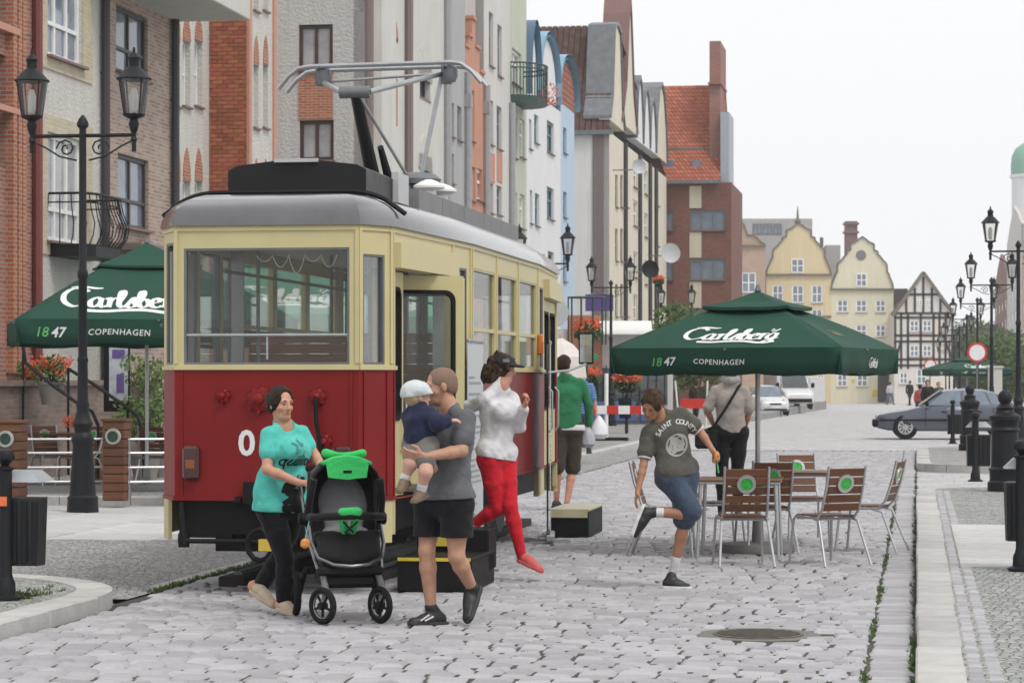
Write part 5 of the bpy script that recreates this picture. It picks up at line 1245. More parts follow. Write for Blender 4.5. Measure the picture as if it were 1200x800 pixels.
# ================================================================ parasols
M_lit_canvas = mat('painted_lit_green_canvas', (.12, .30, .21), .8, 0, .12, 1.6, .25, 5, .3, bdist=.03)  # paler copy of the canvas: top light and window glare put into its colour
def parasol(name, label, loc, rz, side, z_eave, z_apex, val, group, detail=True, printed=(0, 1, 2, 3), base=True, la=0.0, lw=.42, cm=None):
    cm = cm or K['canvas']
    t = thing(name, label, 'parasol', loc, rz, group)
    h = side/2; rot = [0, math.pi/2, math.pi, -math.pi/2]
    vent_f = .38; zt = z_apex-.05
    def fp(b, a):
        """point of the face towards -y: a in -1..1 along the eave, b 0 at apex 1 at eave"""
        x, y = a*h*b, -h*b
        z = zt+(z_eave-zt)*b+.05*side/3*math.sin(math.pi*b)-.035*math.sin(math.pi*b)*(1-a*a)
        return Vector((x, y+.05*(1-a*a)*b*b, z))
    def valp(d, a):
        p = fp(1, a); return p+Vector((0, .04*d+.012*math.sin(a*9)*d, -val*d*(1+.05*math.cos(a*math.pi*3))))
    for q in range(4):
        Rm = Matrix.Rotation(rot[q], 3, 'Z'); mb = MB(); na, nb = 14, 8; g_ = []
        for j in range(nb+1):
            b = .16+.84*j/nb
            for i in range(na+1): g_.append(Rm @ fp(b, -1+2*i/na))
        for d in (.5, 1.0):
            for i in range(na+1): g_.append(Rm @ valp(d, -1+2*i/na))
        w = na+1; fs = [(j*w+i, j*w+i+1, (j+1)*w+i+1, (j+1)*w+i) for j in range(nb+2) for i in range(na)]
        mb.add(g_, fs); o = mb.build('canopy_panel', cm, t, True, weld=False)
        md = o.modifiers.new('thick', 'SOLIDIFY'); md.thickness = .004
        if q in printed and detail:
            x0, x1, y0, y1 = bbox2(LOGO[0]); sc = .92/(x1-x0)*1.0
            def put(pts2, faces, ac, bc, scale, m, nm, onval=False, sy=1.0):
                mb = MB(); vs = []
                for x, y in pts2:
                    aa = (x*scale)/h+ac
                    if onval: d = bc-y*scale*sy/val; p = valp(d, aa) ; off = Vector((0, -.008, 0))
                    else:
                        bb = bc-y*scale*sy/math.hypot(h, zt-z_eave); p = fp(bb, aa/bb); off = Vector((0, -.35, .93))*.010
                    vs.append(Rm @ (p+off))
                mb.add(vs, faces); mb.build(nm, m, o)
            lg = [((x-(x0+x1)/2), (y-(y0+y1)/2)) for x, y in LOGO[0]]
            wl_ = side*lw
            if q % 2:
                put(lg, LOGO[1], .30, .55, side*.12/(x1-x0), K['print'], 'brand_lettering', True)
                put(lg, LOGO[1], -.05, .72, side*.14/(x1-x0), K['print_gold'], 'faded_lettering'); continue
            put(lg, LOGO[1], la, .78, wl_/(x1-x0), K['print'], 'brand_lettering')
            v1_, f1_ = text_mesh('18', 1, .01, .2); v2_, f2_ = text_mesh('47', 1, .02, .2); v3_, f3_ = text_mesh('COPENHAGEN', 1, .01, .1, 1.15)
            ss = side*.048
            put([(x-6.8, y-.35) for x, y, _ in v1_], f1_, la, .5, ss, K['print_grn'], 'year_lettering', True)
            put([(x-5.6, y-.35) for x, y, _ in v2_], f2_, la, .5, ss, K['print'], 'year_lettering', True)
            put([(x*.62-2.9, y*.62-.25) for x, y, _ in v3_], f3_, la, .5, ss, K['print'], 'city_lettering', True)
    mb = MB(); vs = [(0, 0, z_apex+.02)]; vh = h*vent_f
    ring_ = []
    for q in range(4):
        Rm = Matrix.Rotation(rot[q], 3, 'Z')
        for i in range(8):
            a = -1+2*i/8; q_ = fp(vent_f, a); ring_.append(Rm @ Vector((a*vh, -vh, q_.z+.07+.02*(1-abs(a)))))
    mid = [Vector((p.x*.5, p.y*.5, (p.z+z_apex)/2-.015)) for p in ring_]; low = [p+Vector((0, 0, -.03)) for p in ring_]
    n = len(ring_); vs += mid+ring_+low
    fs = [(0, 1+i, 1+(i+1) % n) for i in range(n)]+[(1+i, 1+n+i, 1+n+(i+1) % n, 1+(i+1) % n) for i in range(n)]+[(1+n+i, 1+2*n+i, 1+2*n+(i+1) % n, 1+n+(i+1) % n) for i in range(n)]
    mb.add(vs, fs); mb.build('vent_cap', cm, t, False)
    mb = MB(); mb.rod((0, 0, .02), (0, 0, z_apex), .026, n=10); mb.build('pole', K['steel'], t, True)
    mb = MB(); mb.lathe([(.06, z_eave-.12), (.075, z_eave-.1), (.06, z_eave)], n=10); mb.lathe([(.02, z_apex), (.035, z_apex+.02), (.015, z_apex+.08)], n=8); split_build(mb, 'hub', K['zinc'], t, True)
    for q in range(8):
        a = q*math.pi/4; r = h*(1.414 if q % 2 else 1.0)-.03; e = Vector((r*math.cos(a+0), r*math.sin(a), z_eave+.0))
        mb = MB(); mb.rod((0, 0, zt-.02), (e.x, e.y, e.z-.02), .011, n=5); m_ = Vector((e.x*.55, e.y*.55, zt-.04+(e.z-zt)*.55-.05)); mb.rod((0, 0, z_eave-.06), m_, .010, n=5); mb.build('rib', K['zinc'], t)
    if base:
        mb = MB(); mb.lathe([(.36, 0), (.37, .03), (.36, .085), (.06, .10), (.05, .32), (.035, .33)], n=24); mb.build('foot', mat('concrete_foot', (.20, .20, .19), .85, 0, .15, 8, .3, 40), t, True)
    return t
p1 = Vector((2.40, 25.0, 0))
parasol('parasol', 'square green parasol with white brand script over the cafe tables on the road', p1, math.radians(-22), 2.26, 1.98, 2.53, .25, 'green parasols')
uL, vL = U(172, -10.85), -10.85
parasol('parasol', 'large green parasol with white brand script over the fenced terrace beside the lamp post', S(uL, vL, .1), math.radians(13), 3.8, 2.40, 3.52, .34, 'green parasols', base=True, la=-.22, lw=.46)
parasol('parasol', 'green parasol with light painted into its canvas, seen through the windscreen of the tram', S(U(318, -11.8), -11.8, .1), math.radians(13), 4.2, 2.75, 4.1, .4, 'green parasols', True, cm=M_lit_canvas)
parasol('parasol', 'green parasol with light painted into its canvas, seen through the side windows of the tram', S(U(425, -11.8), -11.8, .1), math.radians(13), 4.2, 2.9, 4.3, .4, 'green parasols', True, cm=M_lit_canvas)
yq = 118; pq = P(1133, 470, yq); parasol('parasol', 'green parasol behind the parked car, far down the right pavement', (pq.x, yq, gz(116)), math.radians(15), 3.1, 2.25, 2.8, .3, 'green parasols', True)

# ================================================================ cafe chairs and tables
M_gdisc = mat('bright_green_disc', (.03, .42, .05), .3, 0, .35, 40, coat=.3)
def make_chair(label, loc, rz, group='slatted cafe chairs round the tables'):
    """armless chair with tube frame, facing -y"""
    t = thing('cafe_chair', label, 'chair', loc, rz, group); w = .20
    for sx in (-w, w):
        m = MB(); m.tube([(sx*1.15, -.26, 0), (sx*1.04, -.22, .40), (sx, -.19, .435), (sx, .0, .425), (sx, .16, .43), (sx, .23, .50), (sx, .30, .70), (sx, .345, .90)], .0125, 8); m.build('side_frame', K['alu'], t, True)
        m = MB(); m.tube([(sx*1.25, .36, 0), (sx*1.05, .20, .40), (sx, .10, .42)], .0125, 8); m.build('leg', K['alu'], t, True)
    m = MB(); m.rod((-w, .12, .415), (w, .12, .415), .011); m.rod((-w, -.17, .415), (w, -.17, .415), .011); split_build(m, 'cross_rail', K['alu'], t, True)
    pts = [(.225, .49), (.25, .565), (.275, .645), (.30, .725), (.322, .805), (.342, .885)]
    for i in range(5):
        (y0, z0), (y1, z1) = pts[i], pts[i+1]; m = MB(); ang = math.atan2(z1-z0, y1-y0)
        m.bevbox((0, (y0+y1)/2-.004, (z0+z1)/2), (2*w-.02, .072, .014), .004, M=Matrix.Rotation(ang, 3, 'X')); m.build('back_slat', K['wood'], t)
    for i in range(5):
        m = MB(); m.bevbox((0, -.17+.078*i, .447), (2*w-.02, .07, .014), .004); m.build('seat_slat', K['wood'], t)
    n = Vector((0, 1, -.28)).normalized(); Mr = n.to_track_quat('Z', 'Y').to_matrix(); c = Vector((0, .303, .745))
    m = MB(); m.lathe([(.058, -.020), (.085, -.020), (.088, 0), (.085, .020), (.058, .020), (.058, -.02)], c, 24, 0, Mr, False); m.build('badge_ring', K['alu'], t, True)
    m = MB(); m.lathe([(.057, -.015), (.057, .015)], c, 24, 0, Mr); m.build('badge', M_gdisc, t)
    return t
C0 = make_chair('slatted chair with its badge back square to the table, in front of the parasol pole', (0, 0, 0), 0)
def put_chair(px, py, rz, label, first=False):
    Y = 5040/(py-HOR); o = C0 if first else copy_tree(C0)
    o.location = ((px-600)/FPX*Y, Y, 0); o.rotation_euler.z = math.radians(rz); o["label"] = label; return o
put_chair(869, 661, 183, 'slatted chair standing square to the front table, its green badge towards the stroller side', True)
put_chair(968, 660, -153, 'slatted chair turned a little towards the table, between the front table and the gutter')
put_chair(1016, 645, -112, 'slatted chair at the kerb side of the tables, seen almost edge on')
put_chair(942, 632, 8, 'slatted chair on the far side of the tables, its seat towards the other chairs')
put_chair(895, 646, 190, 'slatted chair between the two tables, half hidden by the chair before it')
put_chair(838, 640, 72, 'slatted chair at the end of the front table by the woman with the shoulder bag')
put_chair(782, 650, 82, 'slatted chair standing apart behind the hopping boy')
def make_table(label, px, py, rz, L=.8, W=.8):
    Y = 5040/(py-HOR); t = thing('cafe_table', label, 'table', ((px-600)/FPX*Y, Y, 0), math.radians(rz), 'slatted cafe tables')
    n = 8
    for i in range(n): m = MB(); m.bevbox((0, -W/2+W/n*(i+.5), .735), (L, W/n-.008, .022), .004); m.build('top_slat', K['wood_pale'], t)
    m = MB(); m.tube([(-L/2+.02, -W/2+.02, .715), (L/2-.02, -W/2+.02, .715), (L/2-.02, W/2-.02, .715), (-L/2+.02, W/2-.02, .715)], .014, 6, closed=True); m.build('top_frame', K['alu'], t)
    for sx in (-1, 1):
        for sy in (-1, 1): m = MB(); m.rod((sx*(L/2-.05), sy*(W/2-.05), .71), (sx*(L/2-.02), sy*(W/2-.02), 0), .019, .017, 10); m.build('leg', K['alu'], t, True)
make_table('square slatted cafe table beside the hopping boy', 867, 652, -8)
make_table('square slatted cafe table in front of the chair facing up the street', 930, 637, -8)

# ================================================================ roll-up banners by the tram
def banner(px, py, rz, h, w, label):
    Y = 5040/(py-HOR); t = thing('roll_up_banner', label, 'banner', ((px-600)/FPX*Y, Y, 0), math.radians(rz), 'roll-up banners beside the tram')
    m = MB(); m.bevbox((0, 0, .055), (w+.04, .09, .07), .012); m.build('cassette', K['steel'], t)
    m = MB(); m.box((0, 0, .012), (.04, .42, .018)); m.box((-w*.4, .0, .012), (.03, .42, .016)); split_build(m, 'foot_bar', K['steel'], t)
    m = MB(); m.box((0, -.0, h/2+.08), (w, .004, h-.04)); s = m.build('sheet', mat('pale_banner_sheet', (.52, .54, .56), .45, 0, .04, 3), t)
    m = MB(); rr_ = random.Random(4)
    for k in range(26):
        z = .5+k*(h-.7)/26; ww = rr_.uniform(.3, .8)*w
        if k % 6 != 5: m.box((-w*.42+ww/2, -.004, z), (ww, .003, .018))
    m.build('print_lines', mat('grey_print', (.30, .31, .33), .6), s)
    m = MB(); m.rod((0, .03, .08), (0, .03, h+.05), .010); m.bevbox((0, 0, h+.07), (w, .025, .03), .006); m.build('pole', K['steel'], t)
banner(557, 669, 81, 1.95, .80, 'pale roll-up banner with small print standing beside the front half of the tram')
banner(645, 634, 88.6, 2.0, .80, 'pale roll-up banner seen edge on near the rear of the tram')
# ================================================================ terrace at the left: timber planters, rail fence, wall, steps, plants
def zpx(px, py, z=.0): Y = (CH-z)*FPX/(py-HOR); return (px-600)/FPX*Y, Y
M_port = mat('porthole_ring', (.40, .40, .37), .35, .5)
def planter(px, py, w, h, label):
    x, Y = zpx(px, py, .1); t = thing('timber_planter', label, 'planter', (x, Y, .1), RZ, 'timber planter pillars of the terrace fence')
    n = int(h/.115)
    for i in range(n): m = MB(); m.bevbox((0, 0, .06+.115*i), (w, .3, .105), .008); m.build('plank', K['wood'], t)
    m = MB(); m.box((0, 0, n*.115/2), (w-.03, .27, n*.115)); m.build('core', K['black'], t)
    Mx = Matrix.Rotation(math.radians(90), 3, 'X')
    m = MB(); m.lathe([(.075, 0), (.105, 0), (.11, .02), (.10, .035), (.075, .035), (.075, 0)], (0, -.15, h*.80), 20, 0, Mx, False); ring_ = m.build('porthole_ring', M_port, t, True)
    m = MB(); m.lathe([(.076, .005), (.076, .015)], (0, -.15, h*.80), 20, 0, Mx); m.build('porthole_glass', mat('dark_green_porthole', (.01, .05, .025), .15), ring_)
    m = MB(); m.bevbox((0, 0, n*.115+.02), (w+.04, .34, .04), .008); m.build('cap', K['wood'], t)
    return t
planter(137, 586, .30, 1.05, 'timber planter pillar with porthole in the middle of the terrace fence')
planter(12, 592, .36, 1.05, 'timber planter pillar with porthole at the steps end of the terrace fence')
planter(228, 584, .30, 1.05, 'timber planter pillar with porthole hidden behind the tram front')
def rails(xa, xb, label):
    A = Vector((*zpx(xa, 586, .1), .1)); B = Vector((*zpx(xb, 585, .1), .1)); t = thing('rail_fence', label, 'fence', A, 0, 'galvanised rail fences of the terrace'); d = B-A
    for z in (.24, .43, .62, .80): m = MB(); m.rod((0, 0, z), (d.x, d.y, z), .016, n=6); m.build('rail', K['steel'], t)
    for q in (0.02, .98): m = MB(); m.rod((d.x*q, d.y*q, 0), (d.x*q, d.y*q, .82), .018, n=6); m.build('post', K['steel'], t)
rails(20, 125, 'galvanised four bar rail between the steps and the middle planter'); rails(150, 222, 'galvanised four bar rail between the middle planter and the tram')
tw = thing('terrace_wall', 'low grey brown brick terrace wall with steps behind the fence', 'wall', S(35, -13.4, .1), RZ)
BTW = brick_mat('grey_brown_terrace_brick', (.17, .12, .095), (.26, .19, .155), (.20, .17, .15), .24, .08)
m = MB(); m.box((-.7, 6.0, .75), (.5, 9.0, 1.5)); m.box((-.7, 6, 1.53), (.65, 9.1, .09)); m.build('wall', BTW, tw)
for k in range(6): m = MB(); m.box((-.15-.28*k, .8, .09+.17*k), (.3, 2.4, .18+.34*k*0)); m.build('step', mat('brick_step', (.22, .12, .09), .85), tw)
m = MB(); m.box((-1.4, 1.0, .7), (.3, 4, 1.4)); m.build('cheek_wall', BTW, tw)
def hand_rail(pts, label):
    t = thing('handrail', label, 'handrail', (0, 0, 0), 0, 'black handrails of the terrace steps'); m = MB(); P_ = [P(*p) for p in pts]; t.location = (P_[0].x, P_[0].y, .1); o = Vector(t.location)
    m.tube([p-o for p in P_], .028, 8); m.build('rail', K['iron'], t, True)
    for q in (0, len(P_)//2, -1):
        p = P_[q]-o; m = MB(); m.rod(p, (p.x, p.y, .1), .02, n=6); m.build('post', K['iron'], t, True)
hand_rail([(27, 405, 40), (30, 425, 40), (60, 450, 39.5), (92, 473, 39), (108, 482, 38.6), (115, 498, 38.5)], 'curved black handrail beside the flower tub on the terrace steps')
hand_rail([(80, 432, 40), (110, 450, 39.6), (150, 478, 39), (162, 488, 38.8), (168, 508, 38.6)], 'curved black handrail running down behind the lamp post')
def plant(name, label, cat, loc, pot, r, hgt, leaf, fl=0, seed=1, n=500, s=.07):
    t = thing(name, label, cat, loc); rr_ = random.Random(seed)
    if pot: m = MB(); m.lathe([(pot*.7, 0), (pot, pot*1.5), (pot*1.06, pot*1.52), (pot*1.06, pot*1.7), (pot*.9, pot*1.7), (pot*.85, pot*1.5)], n=16); m.build('pot', mat('grey_tub', (.26, .24, .22), .7), t, True)
    z0 = pot*1.6
    m = MB(); [m.tube([(0, 0, z0*.8), (rr_.uniform(-.3, .3)*r, rr_.uniform(-.3, .3)*r, z0+hgt*.5), (rr_.uniform(-.6, .6)*r, rr_.uniform(-.6, .6)*r, z0+hgt*.9)], [.012, .009, .004], 5) for _ in range(6)]; m.build('stem', K['bark'], t)
    m = MB()
    for _ in range(9): c = (rr_.uniform(-.6, .6)*r, rr_.uniform(-.6, .6)*r, z0+hgt*rr_.uniform(.25, .9)); blob_leaves(m, c, r*.55, n//9, s, rr_)
    m.build('foliage', leaf, t)
    if fl: m = MB(); [blob_leaves(m, (rr_.uniform(-.8, .8)*r, rr_.uniform(-.8, .8)*r, z0+hgt*rr_.uniform(.3, 1)), .07, 14, .05, rr_) for _ in range(fl)]; m.build('blossoms', K['flower'], t)
    return t
plant('flower_tub', 'round tub of red geraniums on the terrace wall', 'flowers', P(60, 474, 40.2), .21, .34, .42, K['leaf'], 30, 5, 420)
plant('flower_pot', 'small pot of red flowers by the house wall at the steps', 'flowers', P(33, 462, 42), .12, .2, .3, K['leaf'], 16, 6, 200)
plant('leafy_shrub', 'leafy green shrub in a tub behind the parasol pole', 'shrub', (P(170, 484, 40.5).x, 40.5, .1), .25, .5, 1.55, K['leaf_pale'], 0, 7, 900, .09)
plant('leafy_shrub', 'second green shrub at the terrace edge, next to the tram front', 'shrub', (P(190, 480, 41.5).x, 41.5, .1), .25, .5, 1.5, K['leaf'], 0, 8, 600, .08)
ab = thing('menu_board', 'tall dark menu board with pale poster behind the lamp post', 'board', P(137, 482, 41)); m = MB(); m.bevbox((0, 0, .55), (.42, .05, 1.1), .01); m.build('frame', K['black'], ab)
m = MB(); m.box((.03, -.03, .6), (.30, .008, .85)); po = m.build('poster', mat('pale_poster', (.42, .45, .50), .5, 0, .3, 5), ab); m = MB(); m.box((.03, -.037, .92), (.2, .006, .14)); m.box((.06, -.037, .45), (.12, .006, .3)); split_build(m, 'poster_block', mat('violet_print', (.12, .07, .25), .5), po)
# dim entrance wall panels between plants, table sets inside the fence
for i, (px, Yq, rz) in enumerate(((60, 38.6, 30), (92, 38.4, -40), (185, 38.2, 170), (30, 39.0, 100))):
    o = copy_tree(C0); x = (px-600)/FPX*Yq; o.location = (x, Yq, .1); o.rotation_euler.z = math.radians(rz); o["label"] = 'slatted chair behind the galvanised rail of the terrace'; o["group"] = 'slatted chairs inside the terrace fence'
tt = thing('terrace_table', 'long timber terrace table with orange flowers behind the rails', 'table', P(68, 566, 39.2)); m = MB(); m.bevbox((0, 0, .75), (1.5, .8, .05), .01); m.build('top', K['wood'], tt)
for sx in (-.65, .65): m = MB(); m.box((sx, 0, .37), (.08, .6, .72)); m.build('leg', K['wood'], tt)
vs_ = thing('table_flowers', 'bunch of orange flowers on the terrace table', 'flowers', P(82, 500, 39.2)); m = MB(); blob_leaves(m, (0, 0, .08), .12, 90, .05, random.Random(3)); m.build('blossoms', K['flower'], vs_)
wb = thing('house_notice', 'white rectangular notice fixed low on the stucco house', 'sign', P(70, 335, 47.8)); m = MB(); m.box((0, 0, .2), (.95, .04, .55)); m.build('panel', K['white'], wb)
# ================================================================ vehicles
M_tyre = K['rubber']; M_alloy = mat('silver_alloy', (.5, .5, .5), .35, .7)
def car(name, label, cat, loc, rz, st, paint, wheels, wr, side_glass, scale_w=.86, extras=None, group=None):
    """st: stations (x, z_low, z_belt, z_top, w_belt, w_top) from nose to tail; body lofted, cabin glazed"""
    t = thing(name, label, cat, loc, rz, group)
    body = MB(); rows = []
    for (x, zl, zb, zt, wb, wt) in st:
        zm = (zl+zb)/2; half_ = [(wb*.90, zl), (wb*.98, zl+.06), (wb, zm), (wb*.985, zb-.05), (wb*.95, zb), (wt, zt-.04 if zt > zb+.05 else zt), (wt*.8, zt), (0, zt+.015)]
        rows.append([(x, y, z) for y, z in half_]+[(x, -y, z) for y, z in reversed(half_[:-1])])
    n = len(rows[0]); vs = [p for r in rows for p in r]; fs = [(i*n+k, i*n+k+1, (i+1)*n+k+1, (i+1)*n+k) for i in range(len(rows)-1) for k in range(n-1)]
    fs += [(i*n+n-1, i*n, (i+1)*n, (i+1)*n+n-1) for i in range(len(rows)-1)]; fs += [tuple(range(n)), tuple(range(len(rows)*n-1, (len(rows)-1)*n-1, -1))]
    body.add(vs, fs); bo = body.build('body', paint, t, True, weld=True)
    for (poly, wb_, wt_, zb_, zt_) in side_glass:
        for s in (-1, 1):
            m = MB()
            def f(x, z, s=s): q = (z-zb_)/(zt_-zb_); return (x, s*((wb_*.95)+(wt_-wb_*.95)*q+.006), z)
            def f2(x, z, s=s): p = f(x, z); return (p[0], p[1]-s*.02, p[2])
            m.prism(poly, f, f2); m.build('side_window', K['pane_blue'], t)
    for wx in wheels:
        for s in (-1, 1):
            w_ = st[2][4]*.90; Mx = Matrix.Rotation(math.radians(90), 3, 'X')
            m = MB(); m.lathe([(wr*.68, -.09), (wr*.96, -.10), (wr, -.06), (wr, .06), (wr*.96, .10), (wr*.68, .09)], (wx, s*w_, wr), 24, 0, Mx); wo = m.build('wheel', M_tyre, t, True)
            m = MB(); m.lathe([(wr*.69, .10), (wr*.62, .105), (wr*.2, .085), (.03, .10)] if s < 0 else [(.03, -.10), (wr*.2, -.085), (wr*.62, -.105), (wr*.69, -.10)], (wx, s*w_, wr), 20, 0, Mx)
            m.build('rim', M_alloy, wo, True)
            m = MB(); m.lathe([(wr*1.13, -.02), (wr*1.13, .02)], (wx, s*(w_+.075), wr), 24, 0, Mx); m.build('wheel_arch', K['black'], t)
            m = MB()
            for k in range(10): a = k*math.pi/5; m.box((wx+wr*.42*math.cos(a), s*(w_+.103), wr+wr*.42*math.sin(a)), (.035, .012, .09), 0, 0, Matrix.Rotation(-a+math.pi/2, 3, 'Y'))
            m.build('rim_slots', K['black'], wo)
    if extras: extras(t)
    return t
def bmw_x(t):
    for s in (-1, 1):
        m = MB(); m.bevbox((.06, s*.5, .60), (.10, .50, .16), .02); m.build('headlight', mat('headlight_glass', (.6, .62, .64), .1), t)
        m = MB(); m.box((2.2, s*.888, .52), (4.2, .02, .05)); m.build('rub_strip', K['black'], t)
        for x in (1.95, 2.95): m = MB(); m.box((x, s*.882, .76), (.16, .02, .03)); m.build('door_handle', K['black'], t)
        m = MB(); m.bevbox((1.45, s*.98, .98), (.1, .16, .12), .02); m.build('mirror', K['black'], t)
        for x in (1.42, 2.45, 3.35): m = MB(); m.box((x, s*.876, .62), (.012, .02, .55)); m.build('door_gap', K['black'], t)
    m = MB(); m.bevbox((-.02, 0, .42), (.14, 1.66, .22), .03); m.build('bumper', K['black'], t)
    m = MB(); m.add([(1.25, .64, .955), (1.25, -.64, .955), (1.90, -.55, 1.405), (1.90, .55, 1.405)], [(0, 1, 2, 3)]); m.build('windscreen', K['pane_blue'], t)
    m = MB(); m.bevbox((4.74, 0, .45), (.14, 1.66, .24), .03); m.build('bumper', K['black'], t)
    m = MB(); m.box((2.4, 0, 1.0), (1.9, 1.2, .12)); m.build('seats', K['black'], t)
st = [(0, .36, .62, .63, .74, .6), (.06, .28, .66, .67, .80, .66), (.35, .22, .72, .735, .84, .72), (.9, .2, .80, .82, .865, .74), (1.28, .2, .88, .90, .87, .74), (1.6, .2, .90, 1.16, .87, .66), (1.98, .2, .91, 1.385, .87, .60), (2.5, .2, .92, 1.41, .87, .60), (3.1, .2, .92, 1.39, .87, .59), (3.55, .2, .92, 1.27, .87, .60), (4.0, .2, .92, 1.0, .87, .66), (4.15, .22, .92, .94, .87, .74), (4.55, .26, .90, .91, .84, .74), (4.72, .34, .84, .85, .80, .66)]
g1 = [(1.50, .95), (1.98, 1.34), (2.42, 1.37), (2.42, .95)]; g2 = [(2.50, .95), (2.50, 1.37), (3.08, 1.355), (3.25, .96)]; g3 = [(3.30, .97), (3.14, 1.33), (3.40, 1.26), (3.70, .99)]
Yc = 75.0; xc = (1026-600)/FPX*Yc
car('saloon_car', 'dark blue grey saloon car crossing behind the black bollards', 'car', (xc, Yc, 0), math.radians(-7), st, mat('blue_grey_metallic', (.085, .095, .125), .28, .45, .06, 2, coat=.8), (.84, 3.60), .315,
    [(g1, .87, .60, .92, 1.39), (g2, .87, .60, .92, 1.39), (g3, .87, .60, .92, 1.39)], extras=bmw_x)
def small_x(t):
    m = MB(); m.add([(.78, .62, .985), (.78, -.62, .985), (1.38, -.52, 1.50), (1.38, .52, 1.50)], [(0, 3, 2, 1)]); m.build('windscreen', K['pane_blue'], t)
    for s in (-1, 1): m = MB(); m.lathe([(.02, -.03), (.14, -.02), (.15, 0), (.10, .06)], (.16, s*.56, .78), 14, 0, Matrix.Rotation(math.radians(-70), 3, 'Y')); m.build('headlight', mat('clear_lamp', (.65, .66, .68), .1), t, True)
    for s in (-1, 1): m = MB(); m.bevbox((.95, s*.9, .98), (.12, .18, .13), .03); m.build('mirror', K['white'], t)
    m = MB(); m.box((-.01, 0, .42), (.08, .52, .11)); m.build('number_plate', K['print'], t); m = MB(); m.box((-.0, 0, .28), (.10, 1.2, .10)); m.box((.01, 0, .60), (.10, .6, .07)); m.build('grille', K['black'], t)
st2 = [(0, .32, .60, .61, .58, .45), (.08, .24, .70, .72, .74, .58), (.4, .2, .82, .86, .81, .66), (.78, .2, .90, .94, .83, .68), (1.1, .2, .93, 1.2, .83, .60), (1.42, .2, .94, 1.48, .83, .56), (2.2, .2, .95, 1.54, .83, .56), (3.0, .2, .95, 1.47, .83, .55), (3.45, .24, .95, 1.2, .82, .55), (3.68, .32, .9, .93, .78, .55)]
sg = [([(1.0, .98), (1.45, 1.42), (2.05, 1.46), (2.05, .98)], .83, .56, .95, 1.5), ([(2.15, .98), (2.15, 1.46), (2.85, 1.42), (3.1, 1.0)], .83, .56, .95, 1.5)]
Yc = 132.0; xc = (909-600)/FPX*Yc; mw = mat('white_car_paint', (.62, .63, .64), .3, 0, .04, 2, coat=.6)
car('hatchback', 'small white hatchback seen from the front, down the street', 'car', (xc, Yc, Zp(486.5, Yc)), math.radians(90+10), st2, mw, (.66, 3.05), .30, sg, extras=small_x)
def van_x(t):
    m = MB(); m.add([(.92, .78, 1.28), (.92, -.78, 1.28), (1.48, -.72, 2.0), (1.48, .72, 2.0)], [(0, 3, 2, 1)]); m.build('windscreen', K['pane'], t)
    m = MB(); m.bevbox((3.2, 0, 1.55), (3.4, 2.05, 1.75), .05); m.build('cargo_box', mw, t)
    for s in (-1, 1): m = MB(); m.bevbox((.12, s*.68, .82), (.12, .3, .2), .03); m.build('headlight', mat('van_lamp', (.5, .5, .52), .15), t)
    m = MB(); m.box((.02, 0, .5), (.12, 1.5, .22)); m.build('bumper', K['black'], t)
    for s in (-1, 1): m = MB(); m.bevbox((1.05, s*1.08, 1.4), (.1, .2, .3), .03); m.build('mirror', K['black'], t)
    m = MB(); m.bevbox((1.5, -1.45, 1.15), (.06, .95, 1.5), .03); m.build('open_door', mw, t)
st3 = [(0, .4, .8, .82, .80, .66), (.1, .32, .95, .98, .90, .74), (.5, .3, 1.10, 1.14, .95, .8), (.95, .3, 1.2, 1.24, .97, .8), (1.55, .3, 1.25, 2.0, .97, .76), (2.2, .3, 1.25, 2.1, .97, .76), (5.0, .3, 1.25, 2.1, .97, .76), (5.1, .4, 1.2, 2.0, .95, .74)]
Yc = 152.0; xc = (937-600)/FPX*Yc
car('delivery_van', 'white delivery van with one door open behind the small hatchback', 'van', (xc, Yc, Zp(479, Yc)), math.radians(90+8), st3, mw, (.9, 4.0), .34, [([(1.25, 1.3), (1.6, 1.9), (2.1, 1.9), (2.1, 1.3)], .97, .76, 1.25, 2.1)], extras=van_x)
# ================================================================ signs
def sign(px, py_c, Y, r, label, front):
    t = thing('road_sign', label, 'road sign', ((px-600)/FPX*Y, Y, gz(Y))); zc = Zp(py_c, Y)-gz(Y)
    m = MB(); m.rod((0, .03, 0), (0, .03, zc+r), .035, n=8); m.build('pole', K['zinc'], t)
    Mx = Matrix.Rotation(math.radians(90), 3, 'X'); m = MB(); m.lathe([(r*.99, 0), (r, .01), (r*.98, .02)], (0, 0, zc), 28, 0, Mx); d = m.build('disc', K['redpaint'] if front else K['lgrey'], t, True)
    if front: m = MB(); m.lathe([(r*.78, .02), (r*.78, .026)], (0, 0, zc), 28, 0, Mx); m.build('white_face', mat('sign_white', (.75, .75, .77), .4), d)
sign(1145, 413, 92, .36, 'round white road sign with red rim in front of the far green parasol', True)
sign(1090, 428, 132, .33, 'smaller round white road sign with red rim beside the half timbered house', True)
sign(649, 366, 62, .36, 'grey back of a round road sign just past the rear of the tram', False)
